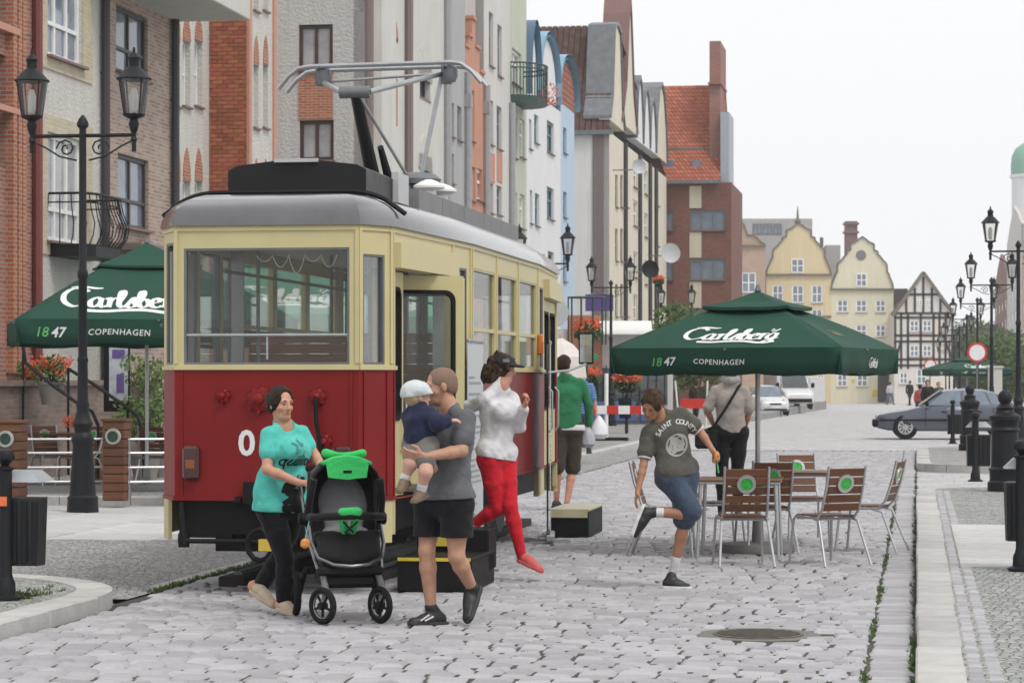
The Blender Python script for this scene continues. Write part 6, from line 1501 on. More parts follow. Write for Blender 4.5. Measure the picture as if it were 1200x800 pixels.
# ================================================================ barrier with red and white board
bt = thing('barrier', 'road barrier with a red and white striped board on a black foot', 'barrier', (*zpx(716, 516, .1), .1), RZ)
for k in range(7): m = MB(); m.bevbox((-.55+.30*k, -.05, .80), (.30, .03, .22), .003); m.build('stripe_panel', K['redpaint'] if k % 2 == 0 else K['white'], bt)
m = MB(); m.rod((-.12, 0, .05), (-.12, 0, 1.75), .05, n=8); m.build('post', K['white'], bt); m = MB(); m.bevbox((-.05, 0, .04), (1.0, .4, .09), .02); m.build('foot', K['black'], bt)
hb = thing('street_bin', 'black slatted street bin hung beside the striped barrier', 'litter bin', (*zpx(733, 508, .1), .1), RZ); m = MB(); m.prism([(-.2, -.15), (.2, -.15), (.2, .15), (-.2, .15)], lambda a, b: (a*.8, b*.8, .45), lambda a, b: (a, b, 1.05)); m.build('bin', K['iron'], hb)
for k in range(4): m = MB(); m.box((-.14+.093*k, -.16, .75), (.05, .02, .55), 0, 0, Matrix.Rotation(-.04, 3, 'X')); m.build('slat', K['iron'], hb)
m = MB(); m.rod((0, .12, 0), (0, .12, 1.15), .03); m.build('post', K['iron'], hb)
b2_ = thing('barrier', 'red board of a second road barrier behind the woman with the shoulder bag', 'barrier', (*zpx(812, 505, .1), .1), RZ)
m = MB(); m.bevbox((0, 0, .85), (.75, .03, .3), .004); m.build('stripe_panel', K['redpaint'], b2_); m = MB(); m.rod((-.4, 0, 0), (-.55, 0, 1.55), .03); m.rod((.4, 0, 0), (.45, 0, 1.55), .03); m.build('post', K['offwhite'], b2_)
# ================================================================ pharmacy front, awning, baskets
YS = 92.0
def S_at(px, py, Y): return P(px, py, Y)
sh_ = thing('shop_front', 'pale shop front with blue crates and iron grille under a white awning', 'shop', (S_at(668, 500, YS).x, YS, .1)); sc = YS/FPX
m = MB(); m.box((1.6, .2, 1.7), (4.2, .4, 3.4)); m.build('wall', ST9, sh_); m = MB(); m.box((.55, -.08, 2.9), (1.2, .2, 2.0)); m.build('pier', BRO, sh_)
m = MB(); m.box((2.2, -.05, 1.35), (2.6, .08, 1.3)); m.build('shop_window', K['pane'], sh_)
for k in range(9): m = MB(); m.rod((1.0+.3*k, -.12, .7), (1.0+.3*k, -.12, 2.1), .02, n=5); m.build('grille_bar', K['iron'], sh_)
for k in range(3): m = MB(); m.bevbox((.9+1.0*k, -.5, .45), (.85, .5, .7), .03); m.build('blue_crate', mat('blue_plastic', (.06, .12, .32), .5), sh_)
m = MB(); pts = [(-.9*math.cos(math.pi/2*k/8), .5*math.sin(math.pi/2*k/8)) for k in range(9)]+[(0, 0)]; m.prism(pts, lambda y, z: (.6, y, Zp(392, YS)-.1+z), lambda y, z: (2.9, y, Zp(392, YS)-.1+z)); m.build('awning', K['white'], sh_, True)
m = MB(); m.box((1.05, -.06, Zp(358, YS)), (1.0, .1, .6)); sb = m.build('sign_board', mat('violet_sign', (.08, .05, .20), .5), sh_)
gc = thing('pharmacy_cross', 'green pharmacy cross sign hanging above the shop front', 'sign', P(690, 418, YS-3)); M_gc = mat('pharmacy_green', (.02, .30, .13), .5)
for k in (-1, 1): m = MB(); m.bevbox((0, 0, .18*k*1.2), (.22, .12, .24), .01); m.build('cross_arm', M_gc, gc); m = MB(); m.bevbox((.21*k, 0, 0), (.21, .12, .21), .01); m.build('cross_arm', M_gc, gc)
m = MB(); m.box((0, 0, 0), (.20, .10, .20)); m.build('cross_centre', M_gc, gc); m = MB(); m.rod((0, .06, 0), (0, 3.1, 0), .02); m.build('bracket', K['iron'], gc)
bp = thing('pavement_poster', 'blue poster panel beside the hanging flowers', 'board', P(776, 449, YS+2)); m = MB(); m.box((0, 0, .35), (.85, .06, 1.3)); m.build('panel', mat('blue_poster', (.03, .10, .35), .5), bp)
for i, (px, py, Y, w) in enumerate(((688, 386, 68, .7), (692, 440, 74, .55), (735, 446, 76, .75), (633, 122, 108, .3), (772, 328, 130, .5))):
    if i == 3: continue
    t = thing('flower_basket', ['hanging basket of red flowers in a green rail cage by the violet sign', 'orange flower basket beside the pharmacy cross', 'broad orange flower basket over the striped barrier', '', 'red flower basket high on the yellow fronted house'][i], 'flowers', P(px, py, Y)); rr_ = random.Random(30+i)
    m = MB(); blob_leaves(m, (0, 0, -.1), w*.6, 200, .14, rr_, .6); m.build('foliage', K['leaf'], t); m = MB(); blob_leaves(m, (0, 0, .08), w*.65, 220, .12, rr_, .5); m.build('blossoms', K['flower'], t)
    m = MB(); m.lathe([(w*.3, -.35), (w*.45, -.1), (w*.45, -.05)], n=12)
    if i == 0:
        for k in range(10): a = k*math.pi/5; m.rod((.5*math.cos(a), .3*math.sin(a), -.4), (.5*math.cos(a), .3*math.sin(a), .85), .02, n=5)
        m.tube([(.5*math.cos(k*math.pi/5), .3*math.sin(k*math.pi/5), .85) for k in range(10)], .025, 5, closed=True)
    m.rod((0, 0, -.1), (0, 0, -(P(px, py, Y).z-.1)), .03, n=6); m.build('stand', M_gi if i == 0 else K['iron'], t)
wc_ = thing('folded_parasol', 'pale cloth of a folded parasol just behind the tram rear', 'parasol', (*zpx(657, 560, .1), .1)); m = MB(); m.lathe([(.02, .1), (.03, 1.2), (.25, 1.3), (.42, 1.62), (.38, 1.95), (.2, 2.15), (.03, 2.25)], n=9); m.build('cloth', mat('pale_pink_cloth', (.62, .57, .53), .8, 0, .06, 5, .4, 12), wc_); m = MB(); m.rod((0, 0, 0), (0, 0, 2.3), .02); m.build('pole', K['steel'], wc_)
# satellite dishes
for i, (px, py, Y, r, dk) in enumerate(((748, 196, 122, .35, 0), (785, 297, 140, .55, 0), (761, 316, 120, .42, 1))):
    t = thing('satellite_dish', ['pale satellite dish high on the yellow fronted house', 'pale satellite dish beside the dark brick house', 'black satellite dish below the two pale ones'][i], 'satellite dish', P(px, py, Y)); Mx = Matrix.Rotation(math.radians(82), 3, 'X') @ Matrix.Rotation(math.radians(12), 3, 'Y')
    m = MB(); m.lathe([(.02, 0), (r*.6, .05), (r, .16), (r, .175), (r*.6, .07)], n=20, M=Mx); m.build('dish', K['black'] if dk else K['lgrey'], t, True); m = MB(); m.tube([(0, .0, 0), (-.3, .3, -.1), (-1.2, .5, -.1)], .03, 5); m.build('bracket', K['zinc'], t)
# ================================================================ trees
def tree(label, px, py_base, Y, hgt, r, seed, leaf, n=4200, group='trees beyond the street', ls=.28):
    t = thing('tree', label, 'tree', ((px-600)/FPX*Y, Y, gz(Y)), 0, group); rr_ = random.Random(seed)
    m = MB(); m.tube([(0, 0, 0), (.05*r, .02, hgt*.3), (-.03*r, 0, hgt*.6), (0, 0, hgt*.85)], [hgt*.03, hgt*.024, hgt*.015, hgt*.005], 8); cl = []
    for k in range(16):
        a = rr_.uniform(0, 6.28); q = rr_.uniform(.3, .95); d = r*rr_.uniform(.35, .95)*math.sin(math.pi*min(.95, q*.9+.05))**.6; e = Vector((d*math.cos(a), d*math.sin(a), hgt*q)); cl.append(e)
        m.tube([(0, 0, hgt*q*.6), (e.x*.5, e.y*.5, hgt*q*.85), e], [hgt*.010, hgt*.007, hgt*.003], 5)
    m.build('trunk', K['bark'], t, True); m = MB()
    for e in cl+[Vector((0, 0, hgt*.9))]: blob_leaves(m, e, r*rr_.uniform(.32, .55), n//17, ls, rr_, .8)
    m.build('crown', leaf, t); return t
TL = leaf_mat('hazy_leaves', (.06, .10, .03), (.15, .21, .08))
for i, (px, hh, r, Y) in enumerate(((1104, 6.5, 4.0, 325), (1122, 8.5, 5.0, 335), (1140, 9.5, 5.5, 330), (1158, 8.0, 5.0, 322), (1172, 7.0, 4, 310), (1090, 5.5, 3.5, 340))): tree('leafy green tree behind the half timbered house', px, 470, Y, hh+1.2, r, 40+i, TL, 3000, 'trees behind the far square', .55)
tree('small street tree behind the cafe parasol', 788, 500, 100, 4.6, 1.7, 50, K['leaf'], 3800, 'street trees', .22)
tree('low street tree beside the van', 775, 500, 108, 3.9, 1.5, 51, K['leaf'], 2600, 'street trees', .22)
tree('dark green shrub tree at the right behind the parked car', 1176, 470, 190, 5.0, 3.2, 52, K['leaf'], 2600, 'street trees', .4)
# pale garden wall pieces behind the car
gw = thing('pale_pillar', 'pale square pillar beside the car roof on the right', 'pillar', P(1166, 470, 100)); m = MB(); m.bevbox((0, 0, .55), (.5, .4, 1.5), .02); m.bevbox((0, 0, 1.33), (.6, .5, .08), .02); m.build('shaft', STC, gw)
# ================================================================ people: bodies and clothes grown as smooth fields, meshed by surface nets
def surface_nets(F, lo, h):
    ins = F < 0; nx, ny, nz = F.shape
    cnt = np.zeros((nx-1, ny-1, nz-1), np.int8); acc = np.zeros((nx-1, ny-1, nz-1, 3), np.float32)
    cs = [(0, 0, 0), (1, 0, 0), (0, 1, 0), (1, 1, 0), (0, 0, 1), (1, 0, 1), (0, 1, 1), (1, 1, 1)]
    sl = lambda A, c: A[c[0]:nx-1+c[0], c[1]:ny-1+c[1], c[2]:nz-1+c[2]]
    for a in range(8):
        for b in range(a+1, 8):
            d = [cs[b][i]-cs[a][i] for i in range(3)]
            if sum(abs(x) for x in d) != 1: continue
            m = sl(ins, cs[a]) != sl(ins, cs[b])
            idx = np.nonzero(m)
            if len(idx[0]) == 0: continue
            fa = sl(F, cs[a])[idx]; fb = sl(F, cs[b])[idx]; t = fa/(fa-fb)
            p = np.array(cs[a], np.float32)[None]+t[:, None]*np.array(d, np.float32)[None]
            acc[idx] += p; cnt[idx] += 1
    cells = np.nonzero(cnt > 0); n = len(cells[0])
    vid = -np.ones(cnt.shape, np.int64); vid[cells] = np.arange(n)
    v = acc[cells]/cnt[cells][:, None]+np.stack(cells, 1); v = v*h+np.array(lo)[None]
    quads = []
    for ax in range(3):
        o = [slice(1, -1)]*3; s0 = list(o); s1 = list(o); s0[ax] = slice(0, -1); s1[ax] = slice(1, None)
        A, B = ins[tuple(s0)], ins[tuple(s1)]; e = np.nonzero(A != B)
        if len(e[0]) == 0: continue
        i = [e[0]+(0 if ax == 0 else 1), e[1]+(0 if ax == 1 else 1), e[2]+(0 if ax == 2 else 1)]
        b_, c_ = (ax+1) % 3, (ax+2) % 3
        def cell(db, dc):
            q = list(i); q[b_] = q[b_]+db; q[c_] = q[c_]+dc; return vid[q[0], q[1], q[2]]
        Q = np.stack([cell(-1, -1), cell(0, -1), cell(0, 0), cell(-1, 0)], 1); flip = B[e]
        Q[flip] = Q[flip][:, ::-1]; quads.append(Q)
    return v, np.concatenate(quads)
def rc(a, b, ra, rb=None): return ('rc', np.array(a, np.float32), np.array(b, np.float32), ra, ra if rb is None else rb)
def el(c, r, M=None): return ('el', np.array(c, np.float32), np.array(r, np.float32), np.eye(3, dtype=np.float32) if M is None else np.array(M, np.float32))
def pbb(p, inf):
    if p[0] == 'rc': r = max(p[3], p[4])+inf; return np.minimum(p[1], p[2])-r, np.maximum(p[1], p[2])+r
    e = np.sqrt(((p[3]*p[2][None])**2).sum(1))+inf; return p[1]-e, p[1]+e
def pdist(p, X, Y, Z, inf):
    if p[0] == 'rc':
        a, d = p[1], p[2]-p[1]; L2 = float(d @ d)+1e-12
        t = np.clip(((X-a[0])*d[0]+(Y-a[1])*d[1]+(Z-a[2])*d[2])/L2, 0, 1)
        return np.sqrt((X-a[0]-t*d[0])**2+(Y-a[1]-t*d[1])**2+(Z-a[2]-t*d[2])**2)-(p[3]+(p[4]-p[3])*t+inf)
    c, r, M = p[1], p[2]+inf, p[3]; x, y, z = X-c[0], Y-c[1], Z-c[2]
    q = [(x*M[0, i]+y*M[1, i]+z*M[2, i])/r[i] for i in range(3)]
    k0 = np.sqrt(q[0]**2+q[1]**2+q[2]**2); k1 = np.sqrt((q[0]/r[0])**2+(q[1]/r[1])**2+(q[2]/r[2])**2)+1e-6
    return k0*(k0-1)/k1
def sdf_mesh(name, prims, m, parent, h=.007, inf=0.0, cuts=(), clips=(), noise=0.0, nf=30.0, seed=0, nd=None):
    """prims: list of (prim, blend)"""
    bb = [pbb(p, inf) for p, k in prims]; lo = np.min([b[0] for b in bb], 0)-4*h; hi = np.max([b[1] for b in bb], 0)+4*h
    n = np.ceil((hi-lo)/h).astype(int)+1; F = np.full(tuple(n), .2, np.float32)
    ax = [lo[i]+h*np.arange(n[i], dtype=np.float32) for i in range(3)]
    def block(b, mar):
        s = [slice(max(0, int((b[0][i]-mar-lo[i])/h)), min(n[i], int((b[1][i]+mar-lo[i])/h)+2)) for i in range(3)]
        return tuple(s), ax[0][s[0]][:, None, None], ax[1][s[1]][None, :, None], ax[2][s[2]][None, None, :]
    for (p, k), b in zip(prims, bb):
        s, X, Y, Z = block(b, k+2*h); d = pdist(p, X, Y, Z, inf); f = F[s]
        if k > 0: g_ = np.maximum(k-np.abs(f-d), 0)/k; F[s] = np.minimum(f, d)-g_*g_*k*.25
        else: F[s] = np.minimum(f, d)
    X, Y, Z = ax[0][:, None, None], ax[1][None, :, None], ax[2][None, None, :]
    if noise:
        rg = np.random.RandomState(seed); N = 0
        for i in range(5):
            kv = rg.normal(0, 1, 3); kv = kv/np.linalg.norm(kv)*nf*(.6+.35*i)
            if nd is not None: kv = kv*np.array(nd)
            N = N+np.sin(kv[0]*X+kv[1]*Y+kv[2]*Z+rg.uniform(0, 6)+1.5*np.sin(kv[1]*.5*X+kv[2]*.5*Y+kv[0]*.5*Z))/(1+.5*i)
        F += (noise*.5*N).astype(np.float32)
    for (p, k) in cuts:
        s, x_, y_, z_ = block(pbb(p, 0), k+2*h); d = -pdist(p, x_, y_, z_, 0); f = F[s]
        if k > 0: g_ = np.maximum(k-np.abs(f-d), 0)/k; F[s] = np.maximum(f, d)+g_*g_*k*.25
        else: F[s] = np.maximum(f, d)
    for (c, nn) in clips:
        nn = np.array(nn, np.float32); nn = nn/np.linalg.norm(nn)
        F = np.maximum(F, ((X-c[0])*nn[0]+(Y-c[1])*nn[1]+(Z-c[2])*nn[2]).astype(np.float32))
    F[0], F[-1], F[:, 0], F[:, -1], F[:, :, 0], F[:, :, -1] = .2, .2, .2, .2, .2, .2
    v, q = surface_nets(F, lo, h)
    me = bpy.data.meshes.new(name); me.vertices.add(len(v)); me.vertices.foreach_set('co', v.astype(np.float32).ravel())
    me.loops.add(len(q)*4); me.loops.foreach_set('vertex_index', q.ravel().astype(np.int32)); me.polygons.add(len(q))
    me.polygons.foreach_set('loop_start', np.arange(0, len(q)*4, 4, dtype=np.int32)); me.polygons.foreach_set('loop_total', np.full(len(q), 4, np.int32))
    me.update(calc_edges=True); me.validate(); me.polygons.foreach_set('use_smooth', [True]*len(me.polygons))
    for x in (m if isinstance(m, (list, tuple)) else [m]): me.materials.append(x)
    return inst(name, me, parent)
def V(*a): return Vector(a)
def frame(fwd, up=(0, 0, 1)):
    f = Vector(fwd).normalized(); r = f.cross(Vector(up)).normalized(); u = r.cross(f); return r, f, u
class Fig:
    def __init__(s, label, px, Y, h=.007, group=None, z=0.0, name='person'):
        s.Y = Y; s.h = h; s.o = Vector(((px-600)/FPX*Y, Y, z)); s.t = thing(name, label, 'person', s.o, 0, group); s.body = []; s.cuts = []
    def J(s, px, py, dy=0.0):
        Y = s.Y+dy; return P(px, py, Y)-s.o
    def limb(s, pts, rs, k=.03):
        return [(rc(pts[i], pts[i+1], rs[i], rs[i+1]), k) for i in range(len(pts)-1)]
    def leg(s, hip, knee, ank, sc=1.0):
        d = (ank-knee); calf = knee+d*.3; r, f, u = frame(knee-(hip+ank)/2+Vector((0, 0, .0001)))
        return s.limb([hip, hip.lerp(knee, .5), knee, calf, ank], [.088*sc, .073*sc, .052*sc, .054*sc, .035*sc], .02)
    def arm(s, sh_, elb, wr, sc=1.0):
        return s.limb([sh_, sh_.lerp(elb, .4), elb, elb.lerp(wr, .3), wr], [.048*sc, .044*sc, .036*sc, .037*sc, .025*sc], .015)
    def torso(s, neck, shL, shR, hL, hR, ch=.10, wa=.095, hp=.105, bust=None):
        c = (shL+shR)/2; hc = (hL+hR)/2; out = []
        for a, b in ((shL, hL), (shR, hR)):
            chs = c.lerp(a, .36).lerp(hc, .24); ws = c.lerp(a, .24).lerp(hc.lerp(b, .3), .60); hs = hc.lerp(b, .7)
            out += [(rc(c.lerp(a, .93), chs, .046, ch), .03), (rc(chs, ws, ch, wa), .03), (rc(ws, hs, wa, hp), .03), (rc(neck, c.lerp(a, .85), .042, .040), .035)]
        out += [(rc(c.lerp(hc, .18), hc.lerp(c, .1), ch*.9, hp*.9), .03), (rc(c.lerp(hc, .05), neck+(neck-c)*.3, .06, .05), .03)]
        if bust: out += bust
        return out
    def hand(s, wr, d, pn, curl=.6, sc=1.0, thumb=1):
        """d: finger direction, pn: direction the palm faces, curl in radians per joint"""
        d = Vector(d).normalized(); pn = Vector(pn); pn = (pn-d*pn.dot(d)).normalized(); sd = d.cross(pn)
        kn = wr+d*.085*sc; out = [(rc(wr, wr+d*.03*sc, .024*sc, .022*sc), .012)]
        for q in (-1, -.33, .33, 1): out.append((rc(wr+d*.02*sc+sd*q*.015*sc, kn+sd*q*.028*sc, .014*sc, .0125*sc), .01))
        for q, L in ((-1, .07), (-.33, .082), (.33, .078), (1, .062)):
            p = kn+sd*q*.029*sc; a = curl*.5
            for k_ in range(3):
                dd = d*math.cos(a)+pn*math.sin(a)+sd*q*.06; L_ = L*sc*(.45, .32, .25)[k_]; e = p+dd*L_
                out.append((rc(p, e, (.0095, .009, .008)[k_]*sc, (.009, .008, .007)[k_]*sc), .004)); p = e; a += curl
        b = wr+d*.03*sc+sd*thumb*.02*sc; m_ = b+(d*.6+sd*thumb*.75+pn*.35)*.045*sc; e = m_+(d*.9+sd*thumb*.1+pn*(.2+.4*curl))*.035*sc
        out += [(rc(b, m_, .0135*sc, .011*sc), .01), (rc(m_, e, .0105*sc, .0085*sc), .004)]
        return out
    def head(s, c, fwd, sc=1.0, up=(0, 0, 1), fem=False):
        r, f, u = frame(fwd, up); M = np.array([list(r), list(f), list(u)]).T; s.hf = (c, r, f, u, sc)
        q = lambda x, y, z: c+(r*x+f*y+u*z)*sc; e = lambda x, y, z: tuple(w*sc for w in (x, y, z))
        j = .90 if fem else 1.0
        out = [(el(q(0, -.012, .035), e(.076, .098, .088), M), .03), (el(q(0, .030, -.03), e(.058*j, .068, .078), M), .03), (rc(q(-.028*j, .055, -.085), q(.028*j, .055, -.085), .020*sc, .020*sc), .03),
               (rc(q(0, .073, -.092), q(0, .076, -.088), .017*sc), .02), (rc(q(-.038, .083, .03), q(.038, .083, .03), .013*sc), .018),
               (rc(q(0, .094, .022), q(0, .113, -.022), .0075*sc, .0115*sc), .010), (rc(q(-.013, .098, -.026), q(.013, .098, -.026), .0075*sc), .008),
               (rc(q(-.021, .086, -.055), q(.021, .086, -.055), .0065*sc), .008), (rc(q(-.018, .085, -.066), q(.018, .085, -.066), .0075*sc), .007),
               (rc(q(-.042, .066, -.02), q(-.045, .05, -.03), .018*sc), .02), (rc(q(.042, .066, -.02), q(.045, .05, -.03), .018*sc), .02)]
        for sx in (-1, 1): out += [(el(q(sx*.078, -.008, -.005), e(.011, .020, .031), M), .006)]
        s.cuts += [(el(q(sx*.031, .103, .010), e(.017, .013, .010), M), .008) for sx in (-1, 1)]
        s.cuts += [(rc(q(-.018, .098, -.0605), q(.018, .098, -.0605), .0022*sc), .003)]
        return out
    def face(s, hairm):
        c, r, f, u, sc = s.hf; q = lambda x, y, z: c+(r*x+f*y+u*z)*sc
        for sx in (-1, 1):
            m = MB(); M3 = Matrix((r, f, u)).transposed(); m.lathe([(.002, -.009), (.0065, -.0065), (.009, 0), (.0065, .0065), (.002, .009)], q(sx*.031, .083, .010), 10); m.build('eye', K_eye, s.t, True)
            m = MB(); m.lathe([(.001, -.005), (.005, -.003), (.0055, .0), (.005, .003), (.001, .005)], q(sx*.031, .0905, .010), 8); m.build('iris', K_iris, s.t, True)
            m = MB(); m.tube([q(sx*.016, .099, .030), q(sx*.032, .097, .037), q(sx*.048, .084, .031)], [.003, .0036, .002], 5); m.build('eyebrow', hairm, s.t, True)
        m = MB(); m.tube([q(-.022, .0895, -.0605), q(-.008, .0965, -.058), q(.008, .0965, -.058), q(.022, .0895, -.0605)], [.002, .0046, .0046, .002], 5); m.build('lips', K_lip, s.t, True)
    def hair(s, m, vol=.012, line=.045, low=-.06, extra=(), noise=.006, name='hair', face_cut=True):
        c, r, f, u, sc = s.hf; q = lambda x, y, z: c+(r*x+f*y+u*z)*sc; e = lambda x, y, z: tuple(w*sc for w in (x, y, z)); M = np.array([list(r), list(f), list(u)]).T
        pr = [(el(q(0, -.014, .037), e(.078+vol, .100+vol, .090+vol), M), .02), (el(q(0, -.045, -.01), e(.070+vol, .062+vol, .075), M), .03)]+list(extra)
        cu = [(el(q(0, .120, -.035), e(.076, .100, .118), M), .012)] if face_cut else []
        cu += [(el(q(0, .15, line), e(.075, .105, .055), M), .015)]
        cl = [(q(0, 0, low), tuple(-(u-f*.35)))]
        return sdf_mesh(name, pr, m, s.t, s.h*.85, 0, cu, cl, noise, 70, 3)
    def shoe(s, ank, heel, toe, m, sole_m, sc=1.0, up=None, name='shoe', high=True):
        """heel and toe are the points where the sole meets the ground"""
        ax_ = (toe-heel).normalized(); up_ = Vector(up) if up else Vector((0, 0, 1)); up_ = (up_-ax_*up_.dot(ax_)).normalized(); sd = ax_.cross(up_)
        L = (toe-heel).length; p = lambda a, b, w=0: heel+ax_*(L*a)+up_*b*sc+sd*w*sc
        pr = [(rc(p(.10, .045), p(.45, .042), .040*sc, .042*sc), .02)]
        for w in (-.014, .014): pr.append((rc(p(.45, .036, w), p(.90, .026, w*.8), .036*sc, .026*sc), .02))
        pr.append((rc(p(.18, .055), ank+(ank-p(.2, .055))*(.0 if high else -.62), .042*sc, .042*sc), .025)); pr.append((rc(p(.3, .07), p(.62, .052), .030*sc, .026*sc), .02))
        o = sdf_mesh(name, pr, m, s.t, s.h*.85, 0, (), [(p(0, .012), tuple(-up_))])
        so = [(rc(p(.08, .016), p(.45, .016), .052*sc, .046*sc), .01), (rc(p(.45, .016), p(.88, .016), .052*sc, .044*sc), .02)]
        q = sdf_mesh('sole', so, sole_m, s.t, s.h*.7, 0, (), [(p(0, 0), tuple(-up_)), (p(0, .030), tuple(up_))]); q.parent = o
        return o
def project_print(fig, shirt, verts2, faces, origin, xdir, ydir, scale, m, name, back=.5, bvh=None):
    """lay flat lettering onto a garment by casting it along the view of its wearer's front"""
    bvh = bvh or BVHTree.FromPolygons([v.co.copy() for v in shirt.data.vertices], [tuple(p.vertices) for p in shirt.data.polygons])
    xd, yd = Vector(xdir).normalized(), Vector(ydir).normalized(); n = xd.cross(yd); vs = []; ok = []
    for x, y in verts2:
        p = origin+xd*x*scale+yd*y*scale+n*back; hit = bvh.ray_cast(p, -n, back*2)
        ok.append(hit[0] is not None); vs.append((hit[0]+hit[1]*.003+n*.002) if hit[0] else p-n*back)
    mb = MB(); mb.add(vs, [f for f in faces if all(ok[i] for i in f)]); mb.build(name, m, shirt); return bvh
def tess(v, f, dmax=.12):
    b = bmesh.new(); vv = [b.verts.new((x[0], x[1], 0)) for x in v]
    for q in f:
        try: b.faces.new([vv[i] for i in q])
        except ValueError: pass
    bmesh.ops.triangulate(b, faces=b.faces); bmesh.ops.subdivide_edges(b, edges=[e for e in b.edges if e.calc_length() > dmax], cuts=2); bmesh.ops.triangulate(b, faces=b.faces)
    b.verts.index_update(); out = [(x.co.x, x.co.y) for x in b.verts], [tuple(x.index for x in q.verts) for q in b.faces]; b.free(); return out
K_skin = skin_mat('skin_fair', (.54, .28, .19)); K_skin_t = skin_mat('skin_tanned', (.40, .20, .12)); K_skin_b = skin_mat('skin_toddler', (.56, .33, .25)); K_skin_m = skin_mat('skin_ruddy', (.46, .25, .17))
K_eye = mat('eye_white', (.30, .26, .24), .3); K_iris = mat('eye_iris', (.03, .025, .02), .2); K_lip = mat('lips', (.34, .12, .10), .5)
def hair_mat(name, col):
    m, n, l, b = _new(name); tc = n.new("ShaderNodeTexCoord"); mp = n.new("ShaderNodeMapping"); mp.inputs["Scale"].default_value = (150, 150, 22); l.new(tc.outputs["Object"], mp.inputs[0])
    o, nz = _var(n, l, mp.outputs[0], col, .4, 1.0); l.new(o, b.inputs["Base Color"]); b.inputs["Roughness"].default_value = .6; b.inputs["Specular IOR Level"].default_value = .2; _bump(n, l, b, nz.outputs["Fac"], .8, .01); return m
K_hair_d = hair_mat('dark_brown_hair', (.028, .016, .010)); K_hair_b = hair_mat('brown_hair', (.055, .031, .018)); K_stub = mat('shaved_hair', (.20, .12, .085), .7, 0, .2, 80, .3, 300)
def cloth(name, col, rough=.85, var=.10): return mat(name, col, rough, 0, var, 9, .5, 17, .2, sheen=.1, bdist=.03)
C_teal = cloth('teal_jersey', (.09, .50, .43)); C_blk = cloth('black_trousers', (.007, .007, .009)); C_grey = cloth('grey_jersey', (.115, .118, .13)); C_wht = cloth('white_cotton', (.62, .61, .63)); C_red = cloth('red_denim', (.52, .012, .025))
C_oliv = cloth('olive_grey_jersey', (.085, .083, .070)); C_den = cloth('blue_denim', (.045, .065, .10), var=.3); C_grn = cloth('green_knit', (.028, .17, .075)); C_brn = cloth('brown_twill', (.050, .038, .030)); C_navy = cloth('navy_knit', (.018, .022, .055)); C_beig = cloth('beige_jersey', (.30, .265, .24))
C_sock = cloth('white_sock', (.62, .62, .62)); S_blk = mat('black_shoe_leather', (.014, .014, .015), .5, 0, .2, 20); S_sole = mat('white_rubber_sole', (.6, .6, .58), .6); S_dk = mat('dark_rubber_sole', (.03, .03, .03), .7); S_pink = mat('coral_canvas_shoe', (.55, .10, .09), .7); S_sand = mat('cream_sandal_leather', (.50, .40, .29), .6); S_tan = mat('brown_toddler_sandal', (.16, .11, .07), .6)
up3 = Vector((0, 0, 1))

# ---------------------------------------------------------------- woman with the pushchair
F = Fig('woman in teal printed T-shirt and black trousers pushing the green and black pushchair', 326, 18.5); J = F.J
nk, hd = J(332, 497), J(329, 474, -.02); RS, LS = J(315, 511, -.12), J(353, 510, .12); RH, LH = J(317, 594, -.07), J(343, 594, .07)
RE, RW, LE, LW = J(313, 550, -.22), J(352, 566, -.24), J(370, 535, .10), J(378, 553, -.06)
kF, aF, kB, aB = J(334, 655, -.10), J(333, 703, -.12), J(327, 654, .08), J(304, 688, .14)
tor = F.torso(nk, LS, RS, LH, RH, .106, .100, .100, [(rc(J(343, 528, -.14), J(350, 530, .02), .075), .05)])
F.body = tor+F.arm(RS, RE, RW, 1.0)+F.arm(LS, LE, LW, 1.0)+F.leg(RH, kF, aF)+F.leg(LH, kB, aB)+[(rc(nk, hd+V(-.01, .02, -.06), .052, .05), .03)]
F.body += F.hand(RW, (.75, -.05, .12), (.1, .3, -1), .9, .95, -1)+F.hand(LW, (.3, -.6, -.2), (.1, -.2, -1), .9, .9, 1)+F.head(hd, (.62, -.76, -.06), .98, fem=True)
fl1, fl2 = J(329, 716, -.12), J(346, 722, -.2); fb1, fb2 = J(297, 694, .13), J(322, 712, .0)
F.body += [(rc(aF, fl1+V(0, 0, .05), .035, .035), .03), (rc(fl1+V(0, 0, .04), fl2+V(0, 0, .03), .036, .028), .03), (rc(aB, fb1+V(0, 0, .05), .035, .035), .03), (rc(fb1+V(0, 0, .045), fb2+V(0, 0, .03), .036, .028), .03)]
sdf_mesh('body', F.body, K_skin, F.t, .0065, 0, F.cuts); F.face(K_hair_d)
F.hair(K_hair_d, .014, .072, -.045, [(rc(hd+V(-.07, .06, .03), hd+V(-.085, .075, .05), .04), .03)], .005)
sh_prims = F.torso(nk, LS, RS, LH, RH, .115, .122, .122, [(rc(J(343, 529, -.14), J(350, 530, .02), .078), .05)])+[(rc(RS, RS.lerp(RE, .48), .050, .058), .025), (rc(LS, LS.lerp(LE, .5), .048, .054), .025), (rc(J(321, 562), J(339, 562), .118), .04), (rc(LH.lerp(RH, .5)+V(-.05, 0, .0), LH.lerp(RH, .5)+V(.05, 0, 0), .142, .138), .03), (rc(RH, LH, .112), .03), (rc(RH+V(0, 0, .1), LH+V(0, 0, .1), .112), .03)]
shirt = sdf_mesh('t_shirt', sh_prims, C_teal, F.t, .0065, .012, [(rc(nk+V(.02, -.03, .015), nk+V(.03, -.05, .1), .075, .10), .01)], [(J(330, 599), (-.05, 0, -1)), (RS.lerp(RE, .47), tuple(RE-RS)), (LS.lerp(LE, .48), tuple(LE-LS))][:1], .010, 34, 1, (1, 1, .6))
